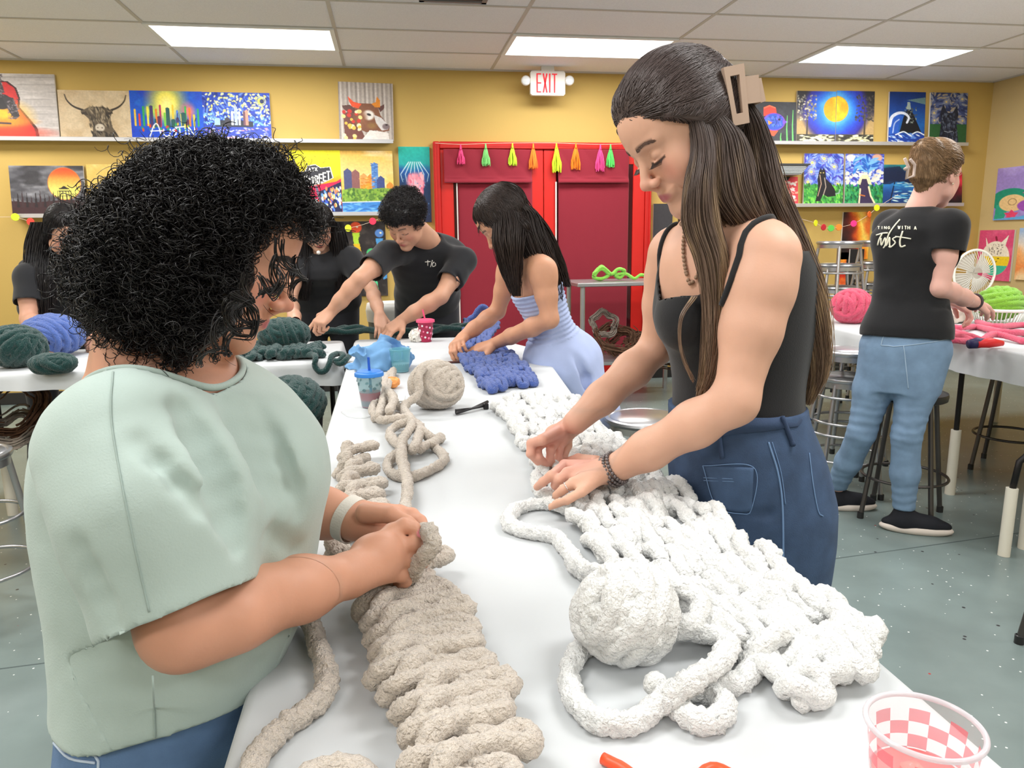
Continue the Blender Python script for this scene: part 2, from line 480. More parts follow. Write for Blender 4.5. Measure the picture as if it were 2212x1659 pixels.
m = MB(); m.box((ROOM_X0-T, ROOM_Y0, -.08), (ROOM_X0, WALL_Y, CEIL_Z)); struct(m.build('wall_left', wallo_m))
m = MB(); m.box((ROOM_X0-T, ROOM_Y0-T, -.08), (ROOM_X1+T, ROOM_Y0, CEIL_Z)); struct(m.build('wall_front', wallo_m))
m = MB(); m.box((ROOM_X0-T, ROOM_Y0-T, CEIL_Z), (ROOM_X1+T, WALL_Y+T, CEIL_Z+.08)); struct(m.build('ceiling', ceil_m))
m = MB()
x = LIGHT_X[0]-1.225*2
while x < ROOM_X1:
    if x > ROOM_X0: m.box((x-.012, ROOM_Y0, CEIL_Z-.004), (x+.012, WALL_Y, CEIL_Z+.01))
    x += 1.225
y = 5.57-.61*14
while y < WALL_Y:
    m.box((ROOM_X0, y-.012, CEIL_Z-.0045), (ROOM_X1, y+.012, CEIL_Z+.01)); y += .61
m.box((ROOM_X0, WALL_Y-.022, CEIL_Z-.012), (ROOM_X1, WALL_Y, CEIL_Z+.01)); m.box((ROOM_X1-.022, ROOM_Y0, CEIL_Z-.012), (ROOM_X1, WALL_Y, CEIL_Z+.01))
struct(m.build('trim_1', grid_m))
m = MB(); m.box((ROOM_X0, WALL_Y-.012, 0), (.36, WALL_Y, .1), .004); m.box((2.4, WALL_Y-.012, 0), (ROOM_X1, WALL_Y, .1), .004)
struct(m.build('baseboard_back', mat('base_black', (40, 38, 38), .5)))
m = MB(); m.box((ROOM_X1-.012, ROOM_Y0, 0), (ROOM_X1, WALL_Y-.012, .1), .004); struct(m.build('baseboard_right', MATS['base_black']))
# ---- troffers
diff_m = mat('diffuser', (255, 253, 250), .4, emit=3.2); fr_m = mat('troffer_frame', (235, 238, 240), .5)
names3 = {(1, 0): 'bright ceiling light panel at the left, above the bull and city paintings',
          (2, 0): 'bright ceiling light panel in the middle, just before the exit sign',
          (3, 0): 'bright ceiling light panel at the right, above the moon painting'}
for i, lx in enumerate(LIGHT_X):
    for j, ly in enumerate(LIGHT_Y):
        e = empty('ceiling_light', (lx+.61, ly+.305, CEIL_Z))
        lab = names3.get((i, j), 'rectangular ceiling light panel over the room, outside the photo'); tag(e, lab, 'ceiling light', 'recessed ceiling lights')
        m = MB(); z0, z1 = CEIL_Z-.014, CEIL_Z-.0005
        for (a, b, c, d) in ((lx, ly, lx+1.22, ly+.03), (lx, ly+.58, lx+1.22, ly+.61), (lx, ly+.03, lx+.03, ly+.58), (lx+1.19, ly+.03, lx+1.22, ly+.58)):
            m.box((a, b, z0), (c, d, z1))
        m.build('frame', fr_m, e)
        m = MB(); m.box((lx+.03, ly+.03, CEIL_Z-.012), (lx+1.19, ly+.58, CEIL_Z-.004)); m.build('diffuser', diff_m, e)
# air vent sliver at the top edge
a, b = pz(905, 3, CEIL_Z-.01), pz(1050, 8, CEIL_Z-.01)
e = empty('ceiling_vent', ((a[0]+b[0])/2, a[1]-.18, CEIL_Z), 'dark grey slotted air vent in the ceiling at the top edge', 'vent')
m = MB(); x0, x1, y0, y1 = a[0], b[0], a[1]-.4, a[1]
for (p, q, r_, s_) in ((x0, y0, x1, y0+.03), (x0, y1-.03, x1, y1), (x0, y0, x0+.03, y1), (x1-.03, y0, x1, y1)): m.box((p, q, CEIL_Z-.014), (r_, s_, CEIL_Z-.001))
m.build('frame', mat('vent_grey', (120, 120, 122), .5), e)
m = MB()
for k in range(9): m.box((x0+.03, y0+.045+k*.036, CEIL_Z-.012), (x1-.03, y0+.06+k*.036, CEIL_Z-.001))
m.build('slat', mat('vent_dark', (60, 60, 62), .5), e)

# ---- double door
red_m = mat('door_red', (208, 36, 30), .33, var=(3, .05)); redf_m = mat('frame_red', (198, 32, 28), .38, var=(3, .05))
glass_m = mat('door_glass', (70, 20, 28), .08, spec=.6)
YD = WALL_Y
def wx(px_, py_): return float(py(px_, py_, YD)[0])
def wz(px_, py_): return float(py(px_, py_, YD)[2])
dx0, dx1 = wx(937, 400), wx(1402, 420); dz1 = wz(1165, 309)
m = MB(); m.box((dx0, YD-.07, 0), (dx0+.055, YD, dz1), .006); m.box((dx1-.055, YD-.07, 0), (dx1, YD, dz1), .006); m.box((dx0+.055, YD-.07, dz1-.06), (dx1-.055, YD, dz1), .006)
m.box((dx0+.01, YD-.082, 0), (dx0+.022, YD-.07, dz1-.02)); m.box((dx1-.022, YD-.082, 0), (dx1-.01, YD-.07, dz1-.02))
struct(m.build('trim_2', redf_m, auto=40))
mx = wx(1172, 420); mid = mx
for nm, a, b, hs in (('door_1', dx0+.057, mid-.003, 1), ('door_2', mid+.003, dx1-.057, -1)):
    e = empty(nm, ((a+b)/2, YD-.03, 0)); e['kind'] = 'structure'
    w_ = .11; top = dz1-.062
    for (p, q) in ((a, a+w_), (b-w_, b)):
        m = MB(); m.box((p, YD-.05, .01), (q, YD-.01, top), .003); m.build('stile', red_m, e)
    m = MB(); m.box((a+w_, YD-.05, top-.12), (b-w_, YD-.01, top), .003); m.build('rail', red_m, e)
    m = MB(); m.box((a+w_, YD-.05, .01), (b-w_, YD-.01, .26), .003); m.build('rail', red_m, e)
    m = MB(); m.box((a+w_, YD-.035, .26), (b-w_, YD-.025, top-.12)); m.build('pane', glass_m, e)
    m = MB(); hx = b-.05 if hs > 0 else a+.05
    m.tube([(hx, YD-.05, .95), (hx, YD-.085, .96), (hx, YD-.085, 1.16), (hx, YD-.05, 1.17)], .009, 10); m.build('door_handle', mat('steel', (190, 190, 190), .3, 1), e)
# cloth covers over the glass, each one a sheet with its folded top band
cl_m = mat('maroon_cloth', (140, 24, 44), .85, bump=(260, .5, .001), sheen=.3)
def cloth_sheet(x0, x1, z0, z1, y, amp, seed, n=(50, 60), wfun=None, hem=None):
    U, W = np.meshgrid(np.linspace(0, 1, n[0]), np.linspace(0, 1, n[1]), indexing='ij')
    X = x0+(x1-x0)*U; Z = z0+(z1-z0)*W
    P = np.stack([X, Z, np.zeros_like(X)], -1)
    Yd = y-np.abs(amp*fbm(P*[1, .45, 1], 3.5, seed, 3))-amp*.2
    if wfun: Yd = Yd+wfun(U, W)
    V = np.stack([X, Yd, Z], -1).reshape(-1, 3)
    i, j = np.meshgrid(np.arange(n[0]-1), np.arange(n[1]-1), indexing='ij'); b = i*n[1]+j
    return V, np.stack([b, b+n[1], b+n[1]+1, b+1], -1).reshape(-1, 4)
for k, (pxa, pxb, lab) in enumerate(((988, 1147, 'maroon cloth covering the glass of the left red door'), (1203, 1354, 'maroon cloth covering the glass of the right red door'))):
    x0, x1 = wx(pxa, 420), wx(pxb, 420); zt = wz((pxa+pxb)/2, 325); zh = wz((pxa+pxb)/2, 394)
    e = empty('door_curtain', ((x0+x1)/2, YD-.06, .25), lab, 'curtain', 'cloths on the doors')
    V, Q = cloth_sheet(x0, x1, .22, zh+.01, YD-.056, .006, 3+k); o = np_mesh('panel', V, Q, cl_m, e); solidify(o, .003)
    xa, xb = (wx(952, 350), wx(1150, 350)) if k == 0 else (wx(1196, 350), wx(1357, 350))
    def fold(U, W): return -.02*np.exp(-((W-.04)/.10)**2)-.012*np.abs(np.sin(U*9+W*3))*(W > .15)*.6
    V, Q = cloth_sheet(xa+.02, xb-.02, zh-.012, zt, YD-.074, .016, 13+k, (60, 40), fold); o = np_mesh('top_band', V, Q, cl_m, e); solidify(o, .003)
    if k == 1:
        m = MB(); m.box((x0-.03, YD-.075, .5), (x0-.018, YD-.062, zh)); m.build('side_rod', mat('white_rod', (225, 215, 210), .4), e)
    else:
        m = MB(); m.box((x0-.014, YD-.075, .5), (x0-.004, YD-.062, zh)); m.build('side_rod', MATS.get('white_rod') or mat('white_rod', (225, 215, 210), .4), e)
# ---- tissue tassels over the door
TASS = [(995, 312, 357, '#f04a86', 'pink', 'leftmost pink tassel over the red doors'), (1049, 310, 361, '#86d67c', 'green', 'mint green tissue tassel over the left red door'),
        (1107, 309, 360, '#c9e83a', 'lime', 'lime yellow tassel left of the orange one over the doors'), (1152, 310, 368, '#ff8b2e', 'orange', 'orange tassel over the middle stile of the doors'),
        (1202, 309, 376, '#d2f034', 'lime', 'longest lime yellow tassel, right of the door middle'), (1244, 309, 369, '#ff8a20', 'orange', 'narrow orange tassel over the right door'),
        (1297, 312, 373, '#f34f96', 'pink', 'pink tassel close to the last green tassel, right of the doors'), (1319, 312, 364, '#63dc6a', 'green', 'bright green tassel at the right end of the row')]
rng = np.random.default_rng(5)
for (tx, ty, tb, colr, cn, lab) in TASS:
    p = py(tx, ty, YD-.10); q = py(tx, tb, YD-.10); h = p[2]-q[2]
    e = empty('tissue_tassel', (p[0], YD-.10, q[2]), lab, 'tassel', 'tassels over the doors')
    tm = mat('tissue_'+colr[1:], colr, .7)
    n = 46; S = np.zeros((n, 10, 3)); a = rng.uniform(0, 2*math.pi, n); rr = np.sqrt(rng.uniform(.05, 1, n))*.036*(h/.2); L_ = h*rng.uniform(.84, .97, n)-.035
    for j in range(10):
        t = j/9; s_ = min(1, .16+1.25*t)
        S[:, j, 0] = p[0]+np.cos(a)*rr*s_+.002*np.sin(j+a*3); S[:, j, 1] = YD-.10+np.sin(a)*rr*s_*.5; S[:, j, 2] = p[2]-.035-L_*t
    V, Q = strands_geo(S, .0034, .003, 4); np_mesh('fringe', V, Q, tm, e)
    m = MB(); m.tube([(p[0], YD-.10, p[2]-.045), (p[0], YD-.10, p[2]-.03), (p[0], YD-.10, p[2])], [.012, .009, .005], 8); m.build('neck', tm, e, smooth=True)
m = MB(); pts = [py(x_, y_, YD-.10) for x_, y_ in ((940, 309), (995, 312), (1049, 310), (1107, 309), (1202, 309), (1297, 312), (1402, 309))]
m.tube(catmull(pts, .05), .0022, 6); tag(m.build('hanging_string', mat('string', (220, 200, 180), .8)), 'thin string along the door head carrying the tassels', 'string')
# ---- exit sign
def wr(x0, y0, x1, y1, Y):
    c = (x0+x1)/2, (y0+y1)/2
    return float(py(x0, c[1], Y)[0]), float(py(x1, c[1], Y)[0]), float(py(c[0], y1, Y)[2]), float(py(c[0], y0, Y)[2])
YE = WALL_Y-.2
x0, x1, z0, z1 = wr(1146, 153, 1221, 206, YE)
e = empty('exit_sign', ((x0+x1)/2, YE, z0), 'white exit sign with red letters and two round lamps, hung from the ceiling', 'exit sign')
white_p = mat('white_plastic', (226, 222, 216), .4)
m = MB(); m.prism([(x0+.014, z0), (x1-.014, z0), (x1, z0+.014), (x1, z1-.014), (x1-.014, z1), (x0+.014, z1), (x0, z1-.014), (x0, z0+.014)], 'y', YE, YE+.045); m.build('housing', white_p, e)
m = MB(); cx_ = (x0+x1)/2; m.box((cx_-.055, YE+.005, z1), (cx_+.055, YE+.04, CEIL_Z)); m.build('bracket', white_p, e)
m = MB(); lw, lh = (x1-x0)*.135, (z1-z0)*.78; zb = z0+(z1-z0)*.11; st = .0095; y0_, y1_ = YE-.003, YE+.001; gx = x0+(x1-x0)*.17; gp = (x1-x0)*.045
def bar(m, p, q, w): 
    p, q = np.array(p), np.array(q); d = nrm(q-p); n_ = np.array([-d[1], d[0]])*w/2; m.prism([p-n_, q-n_, q+n_, p+n_], 'y', y0_, y1_)
m.box((gx, y0_, zb), (gx+st*1.2, y1_, zb+lh))
for zz in (zb, zb+lh/2-st/2, zb+lh-st): m.box((gx+st*1.2, y0_, zz), (gx+lw, y1_, zz+st))
g2 = gx+lw+gp; bar(m, (g2+st*.5, zb), (g2+lw-st*.5, zb+lh), st*1.3); bar(m, (g2+lw-st*.5, zb), (g2+st*.5, zb+lh), st*1.3)
g3 = g2+lw+gp; m.box((g3, y0_, zb), (g3+st*1.3, y1_, zb+lh)); g4 = g3+st*1.3+gp
m.box((g4, y0_, zb+lh-st), (g4+lw*1.1, y1_, zb+lh)); m.box((g4+lw*.55-st*.6, y0_, zb), (g4+lw*.55+st*.6, y1_, zb+lh-st))
m.build('lettering', mat('exit_red', (222, 30, 44), .5, emit=.35), e)
for sx_, px_ in ((-1, 1136), (1, 1230)):
    c = py(px_, 174, YE)
    m = MB(); Ry = np.array([[1, 0, 0], [0, 0, 1], [0, -1, 0.]])
    m.lathe([(0, .03), (.03, .028), (.04, .012), (.04, -.006), (.034, -.012)], (c[0], YE+.0, c[2]), 24, Ry); m.box((min(c[0], cx_+sx_*.14), YE+.012, c[2]-.01), (max(c[0], cx_+sx_*.13), YE+.03, c[2]+.01))
    hd = m.build('lamp_head', white_p, e, auto=50)
    m = MB(); m.lathe([(.034, -.010), (.024, -.016), (0, -.019)], (c[0], YE, c[2]), 24, Ry); m.build('lens', mat('lamp_lens', (225, 230, 232), .15, coat=.5), hd, smooth=True)
# ---- picture ledges
led_m = mat('ledge_metal', (205, 205, 208), .35, .6)
def ledge(xa, xb, ya, yb, lab, Yf=.10):
    p = py(xa, ya, WALL_Y-Yf); q = py(xb, yb, WALL_Y-Yf); z = (p[2]+q[2])/2; x0, x1 = p[0], q[0]; y1 = WALL_Y; y0 = WALL_Y-Yf
    e = empty('picture_ledge', ((x0+x1)/2, y1, z), lab, 'shelf', 'picture ledges on the back wall')
    m = MB(); m.box((x0, y0, z-.014), (x1, y1, z-.004), .001); m.build('shelf_board', led_m, e)
    m = MB(); m.box((x0, y0-.006, z-.032), (x1, y0, z+.0), .002); m.build('front_lip', led_m, e)
    return z-.004
LZ1 = ledge(-60, 849, 296, 299, 'long upper ledge left of the red doors, under the guitar painting')
LZ2 = ledge(30, 830, 461, 458, 'lower ledge left of the doors, below the street sign painting')
LZ3 = ledge(1600, 2092, 303, 308, 'upper ledge at the right, under the moon painting')
LZ4 = ledge(1600, 2082, 438, 440, 'lower ledge at the right, under the dog paintings')
# ============================================================ painted canvases (painted in a small raster kept as vertex colours)
def hexc(c):
    c = c.lstrip('#'); return np.array([int(c[i:i+2], 16) for i in (0, 2, 4)], float)/255
class Art:
    def __init__(s, asp, res=120, bg='#ffffff', seed=1):
        s.h = int(res/max(asp, 1)) if asp > 1 else res; s.w = int(s.h*asp); s.asp = asp
        s.X, s.Y = np.meshgrid(np.linspace(0, 1, s.w), np.linspace(0, 1, s.h)); s.I = np.ones((s.h, s.w, 3))*hexc(bg)
        s.r = np.random.default_rng(seed); s.px = 1.0/s.h
        s.P = np.stack([s.X*asp, s.Y, np.zeros_like(s.X)], -1); s.seed = seed
    def put(s, a, c):
        a = np.clip(a, 0, 1)[..., None]; c = hexc(c) if isinstance(c, str) else np.asarray(c); s.I = s.I*(1-a)+c*a; return s
    def grad(s, stops, ang=90, wob=.0):
        t = s.Y if ang == 90 else s.X
        if wob: t = t+wob*fbm(s.P, 5, s.seed)
        ks = [k for k, _ in stops]; cs = np.array([hexc(c) for _, c in stops])
        s.I = np.stack([np.interp(t, ks, cs[:, i]) for i in range(3)], -1); return s
    def nz(s, c, scale, lo=.1, hi=.5, amt=1, st=(1, 1), seed=0):
        n = fbm(s.P*[st[0], st[1], 1], scale, s.seed+seed+5); return s.put(amt*np.clip((n-lo)/(hi-lo), 0, 1), c)
    def ell(s, x, y, rx, ry, c, soft=.0, rot=0, a=1):
        dx, dy = (s.X-x)*s.asp, s.Y-y; ca, sa = math.cos(rot), math.sin(rot); u, v = dx*ca+dy*sa, -dx*sa+dy*ca
        d = (np.sqrt((u/rx)**2+(v/ry)**2)-1)*min(rx, ry); return s.put(a*(.5-d/(max(soft, s.px))), c)
    def ring(s, x, y, r, w, c, a=1, soft=None):
        d = np.abs(np.hypot((s.X-x)*s.asp, s.Y-y)-r)-w; return s.put(a*(.5-d/(soft or s.px)), c)
    def poly(s, pts, c, a=1):
        pts = np.array(pts, float); ins = np.zeros_like(s.X, bool); n = len(pts)
        for i in range(n):
            x0, y0 = pts[i]; x1, y1 = pts[(i+1) % n]
            cnd = (y0 > s.Y) != (y1 > s.Y); xi = x0+(s.Y-y0)*(x1-x0)/((y1-y0) if y1 != y0 else 1e-9); ins ^= cnd & (s.X < xi)
        return s.put(ins*a, c)
    def line(s, pts, w, c, a=1, w1=None, smooth=False):
        pts = np.array(pts, float)
        if smooth: pts = catmull(np.c_[pts, np.zeros(len(pts))], .03)[:, :2]
        w1 = w if w1 is None else w1; n = len(pts)-1; best = np.full(s.X.shape, 9.)
        for i in range(n):
            ax, ay = pts[i][0]*s.asp, pts[i][1]; bx, by = pts[i+1][0]*s.asp, pts[i+1][1]; dx, dy = bx-ax, by-ay; L = dx*dx+dy*dy+1e-12
            t = np.clip(((s.X*s.asp-ax)*dx+(s.Y-ay)*dy)/L, 0, 1); ww = w+(w1-w)*(i+t)/n
            best = np.minimum(best, np.hypot(s.X*s.asp-ax-t*dx, s.Y-ay-t*dy)-ww)
        return s.put(a*(.5-best/s.px), c)
    def dabs(s, n, cols, box=(0, 0, 1, 1), size=(.012, .03), elong=2, ang=None, a=.9):
        for _ in range(n):
            x, y = s.r.uniform(box[0], box[2]), s.r.uniform(box[1], box[3]); sz = s.r.uniform(*size)
            th = s.r.uniform(0, math.pi) if ang is None else (ang(x, y) if callable(ang) else ang+s.r.normal(0, .2))
            s.ell(x, y, sz*elong/2, sz/2, cols[s.r.integers(len(cols))], 0, th, a)
        return s
    def stars(s, pts, col='#f4e27a', core='#fff6cf', r=.05):
        for (x, y) in pts:
            s.ell(x, y, r*1.4, r*1.4, '#8fa6d8', r, 0, .5)
            for k in range(9):
                t = k*.7; s.ell(x+math.cos(t)*r*.9/s.asp, y+math.sin(t)*r*.9, .012, .006, col, 0, t+1.57, .8)
            s.ell(x, y, r*.45, r*.45, core, r*.3)
        return s
    def tex(s, amt=.06):
        n = fbm(s.P, 40, s.seed+90, 2)[..., None]; s.I = np.clip(s.I*(1+amt*n), 0, 1); return s
art_m = mat('painted_canvas', (255, 255, 255), .55, attr=True, bump=(160, .25, .001))
edge_m = mat('canvas_edge', (222, 216, 206), .8)
def canvas(box, art, label, Yf=WALL_Y-.055, lean=.035, zbase=None, group='painted canvases', edge=None, thick=.018, cat='painting', rot=0, wall='back'):
    x0, y0, x1, y1 = box
    if wall == 'back':
        X0, X1, Z0, Z1 = wr(x0, y0, x1, y1, Yf)
        if zbase is not None: Z1 += zbase-Z0; Z0 = zbase
        O_ = A_(X0, Yf, Z0); U_ = A_(X1-X0, 0, 0); W_ = A_(0, lean, Z1-Z0)
        Nn = nrm(np.cross(U_, W_))
        if rot:
            c_ = O_+U_/2+W_/2; ca, sa = math.cos(rot), math.sin(rot); lu, lw = np.linalg.norm(U_), np.linalg.norm(W_); uu, ww = nrm(U_), nrm(W_)
            U_ = (uu*ca+ww*sa)*lu; W_ = (-uu*sa+ww*ca)*lw; O_ = c_-U_/2-W_/2
    else:
        XR = ROOM_X1-.02
        a = pxx(x0, (y0+y1)/2, XR); b = pxx(x1, (y0+y1)/2, XR); t = pxx((x0+x1)/2, y0, XR); bb_ = pxx((x0+x1)/2, y1, XR)
        O_ = A_(XR, a[1], bb_[2]); U_ = A_(0, b[1]-a[1], 0); W_ = A_(0, 0, t[2]-bb_[2]); Nn = nrm(np.cross(U_, W_))
    e = empty('painting', tuple(O_+U_/2), label, cat, group)
    h, w_ = art.h, art.w
    uu, vv = np.meshgrid(np.linspace(0, 1, w_), np.linspace(1, 0, h)); V = O_+uu.reshape(-1, 1)*U_+vv.reshape(-1, 1)*W_+Nn*.0012
    i, j = np.meshgrid(np.arange(h-1), np.arange(w_-1), indexing='ij'); b = i*w_+j
    Q = np.stack([b, b+w_, b+w_+1, b+1], -1).reshape(-1, 4)
    C = np.where(art.I <= .04045, art.I/12.92, ((art.I+.055)/1.055)**2.4).reshape(-1, 3)
    m = MB(); q = [O_, O_+U_, O_+U_+W_, O_+W_]; m.add(q+[p-Nn*thick for p in q], [(0, 1, 2, 3), (4, 7, 6, 5), (0, 4, 5, 1), (1, 5, 6, 2), (2, 6, 7, 3), (3, 7, 4, 0)])
    m.build('stretched_canvas', edge or edge_m, e)
    np_mesh('painted_face', V, Q, art_m, e, smooth=False, cols=C)
    return e
# ---------------- the left wall of paintings, upper ledge
A = Art(.86, 130, '#b9b2ae', 3)
for k in range(9): A.line([(0, .06+k*.115), (1, .05+k*.115)], .005, '#8f8886', .6)
A.nz('#cfc8c4', 6, 0, .5, .8, (.6, 5))
A.poly([(0, .10), (.30, .12), (.42, .22), (.46, .38), (.44, .52), (.56, .68), (.68, .85), (.70, 1), (0, 1)], '#3b1210')
A.poly([(0, .12), (.28, .14), (.39, .23), (.43, .38), (.41, .52), (.52, .68), (.63, .85), (.65, 1), (0, 1)], '#c3201c')
A.ell(.12, .66, .32, .2, '#f2b32a', .25); A.ell(.1, .93, .5, .08, '#e0391c', .12); A.ell(.2, .75, .28, .05, '#ee8a22', .08)
A.ell(.18, .44, .13, .12, '#1c1718', .01); A.poly([(.06, 0), (.18, 0), (.24, .3), (.1, .32)], '#4a3f42'); A.dabs(120, ['#2a2426', '#6b6064', '#8d8286'], (.06, .02, .22, .38), (.01, .02))
A.poly([(.18, .34), (.36, .38), (.43, .66), (.36, .72), (.28, .60)], '#2a2527'); A.dabs(70, ['#6b6064', '#3a3336', '#877b80'], (.26, .4, .42, .7), (.01, .02)); A.line([(.04, .77), (.28, .78)], .016, '#4c3a34')
A.tex(); canvas((-25, 153, 120, 293), A, 'painting of a red and yellow sunburst acoustic guitar on grey boards, far left', zbase=LZ1)
A = Art(1.42, 130, '#cbb491', 4); A.nz('#bda27a', 3, -.1, .5, .7); A.nz('#dcc9a8', 4, 0, .5, .6, seed=4)
A.line([(.09, .09), (.12, .22), (.2, .34), (.33, .42)], .008, '#2c241d', 1, .022, True); A.line([(.91, .09), (.88, .22), (.8, .34), (.68, .42)], .008, '#2c241d', 1, .022, True)
A.poly([(.28, .44), (.42, .34), (.6, .34), (.72, .42), (.68, .56), (.7, .76), (.78, .98), (.42, .98), (.44, .72), (.38, .58)], '#5d5140')
A.dabs(170, ['#2f281f', '#8a7a60', '#a3937a', '#4a4032'], (.4, .36, .67, .75), (.012, .03), 4, 1.4); A.poly([(.29, .46), (.36, .44), (.39, .52), (.3, .5)], '#3a3026'); A.poly([(.71, .44), (.64, .46), (.63, .52), (.72, .48)], '#3a3026')
A.ell(.53, .78, .09, .085, '#c9bdaa', .02); A.ell(.5, .78, .016, .012, '#6b5b50'); A.ell(.56, .78, .016, .012, '#6b5b50'); A.ell(.53, .88, .09, .03, '#292219', .03); A.dabs(40, ['#2c261e', '#6f6351'], (.42, .88, .74, .98), (.015, .04), 3, 1.2)
A.tex(); canvas((125, 188, 287, 293), A, 'sepia painting of a shaggy long-horned bull', zbase=LZ1)
def skyline(A, base, xs, col, seed=0):
    r = np.random.default_rng(seed)
    for (x, w_, h_) in xs: A.poly([(x, base), (x, base-h_), (x+w_/2, base-h_-.02), (x+w_, base-h_), (x+w_, base)], col if isinstance(col, str) else col[r.integers(len(col))])
A = Art(1.42, 150, '#1b55c8', 5); A.nz('#2f8ad8', 4, 0, .6, .6); A.nz('#3a2fb0', 3, .1, .6, .5, seed=8)
A.ell(.5, .22, .30, .36, '#f4e244', .35); A.ell(.5, .3, .16, .22, '#fbf08c', .2); A.ell(.8, .42, .1, .14, '#f2786e', .15); A.ell(.28, .42, .1, .1, '#bfe04a', .14)
for k, c in enumerate(['#f0c23a', '#e04028', '#35a84e', '#f0e04a', '#1e9b8e', '#e87a2a', '#b32a64', '#7ac943', '#e04028', '#f0c23a', '#4d7bd8', '#f0e04a', '#35a84e', '#e87a2a', '#d8c63a', '#2f9c58']):
    A.line([(.06+k*.058, .72), (.06+k*.058, .4+.1*math.sin(k*1.9))], .02, c, .8)
skyline(A, .76, [(.26, .05, .44), (.32, .03, .16), (.36, .05, .22), (.48, .055, .40), (.55, .06, .16), (.62, .04, .20), (.69, .07, .30), (.76, .04, .16)], ['#5a3050', '#2d5a58', '#8a2f3a', '#453a6a'], 2)
A.poly([(0, .8), (1, .76), (1, 1), (0, 1)], '#1b3fc0', .6); A.dabs(30, ['#e04028', '#f0d03a', '#35a84e'], (.1, .68, .9, .84), (.02, .05), 2, 1.6, .6)
W_ = '#f2f2ee'
for pts in ([(.245, .95), (.31, .72), (.36, .70), (.40, .93)], [(.26, .84), (.42, .83)], [(.44, .8), (.44, .92), (.49, .95), (.52, .9), (.53, .8)], [(.62, .78), (.56, .82), (.61, .87), (.58, .94), (.52, .95)], [(.66, .78), (.665, .95)], [(.60, .76), (.73, .74)],
            [(.74, .83), (.745, .93)], [(.79, .93), (.79, .76), (.86, .92), (.87, .75)]): A.line(pts, .011, W_, 1, None, True)
A.ell(.735, .78, .012, .012, W_)
A.tex(); canvas((280, 188, 437, 293), A, 'colourful skyline painting with the word AUSTIN in white', zbase=LZ1)
A = Art(1.42, 150, '#2a49b8', 6); A.nz('#3f2f9c', 3, 0, .5, .6); sw = lambda x, y: 2.6+2.2*math.sin(x*5+y*3)
A.dabs(330, ['#4f74d6', '#243c98', '#6f94e2', '#1d2f80'], (0, 0, 1, .7), (.02, .04), 3, sw); A.dabs(150, ['#f0e67c', '#dfe8b0', '#f6f1b4'], (.02, .02, .98, .55), (.02, .045), 1.7, None)
A.ell(.87, .18, .075, .075, '#e8e060'); A.ell(.885, .18, .045, .05, '#22305e'); A.ring(.87, .18, .1, .008, '#eee88a', .8)
A.dabs(80, ['#7fc3e6', '#b8e0ee', '#5a90d8'], (0, .45, .35, .68), (.015, .03)); A.dabs(60, ['#7fc3e6', '#dff0f0', '#5a90d8'], (.65, .5, 1, .72), (.015, .03))
A.poly([(.18, .72), (.2, .6), (.5, .58), (.6, .6), (.74, .62), (.74, .74), (.2, .74)], '#2c3240')
for x, w_, h_, c in ((.42, .035, .3, '#dfe6f2'), (.47, .05, .42, '#aab6d2'), (.53, .03, .3, '#e8eef6'), (.60, .03, .32, '#6a4a5a'), (.63, .045, .33, '#e0907c'), (.18, .08, .14, '#9fc0e0'), (.33, .07, .16, '#3d3a44')):
    A.poly([(x, .7), (x, .7-h_*.9), (x+w_/2, .68-h_), (x+w_, .7-h_*.9), (x+w_, .7)], c)
A.poly([(0, .74), (1, .74), (1, 1), (0, 1)], '#3a4db0', .85); A.dabs(110, ['#8a8fd0', '#c8cdf0', '#2b3a90', '#e6a0a0'], (0, .76, 1, 1), (.012, .03), 2.5, 0)
A.tex(); canvas((434, 190, 583, 293), A, 'night city skyline painting with yellow dabs and a crescent moon', zbase=LZ1)
A = Art(.88, 150, '#b0a59d', 7)
for k in range(26): A.line([(.04*k, 0), (.04*k+.02, 1)], .012, ['#8d837d', '#cfc7c0', '#a1968f', '#bdb3aa'][k % 4], .55)
A.poly([(.08, .55), (.3, .45), (.34, .7), (.5, 1), (.1, 1)], '#6c3f36'); A.poly([(.26, .44), (.38, .36), (.62, .36), (.72, .42), (.76, .55), (.86, .68), (.93, .74), (.92, .82), (.82, .84), (.66, .82), (.5, .86), (.34, .8), (.26, .62)], '#7c4f38')
A.poly([(.06, .41), (.2, .39), (.3, .46), (.3, .54), (.16, .52), (.08, .46)], '#5d3a34'); A.poly([(.72, .42), (.84, .36), (.83, .44), (.76, .5)], '#5d3a34')
A.poly([(.17, .25), (.28, .34), (.42, .37), (.36, .45), (.24, .42), (.19, .33)], '#e5532c'); A.poly([(.70, .23), (.76, .3), (.76, .42), (.66, .42), (.6, .36), (.68, .33)], '#d88322')
A.ell(.54, .56, .095, .085, '#e2dbd4', .03); A.ell(.55, .55, .035, .02, '#2e2422', .01, .3); A.poly([(.64, .55), (.78, .6), (.9, .72), (.9, .8), (.78, .82), (.68, .7)], '#cdc8c6')
A.ell(.86, .75, .06, .05, '#7a6a6c', .02); A.ell(.87, .72, .02, .016, '#3c3032'); A.ell(.60, .74, .07, .05, '#8f6a3c', .06); A.poly([(.42, .98), (.56, .82), (.9, .86), (.92, .99)], '#dcd6d0'); A.ell(.42, .62, .07, .12, '#8d5c40', .08)
A.dabs(26, ['#f0d78a', '#f4e6b4', '#c8352c', '#eab94a'], (.08, .5, .4, .98), (.04, .075), 1.1)
A.tex(); canvas((731, 167, 849, 294), A, 'painting of a brown cow with orange horns on grey boards', zbase=LZ1, rot=-.02)
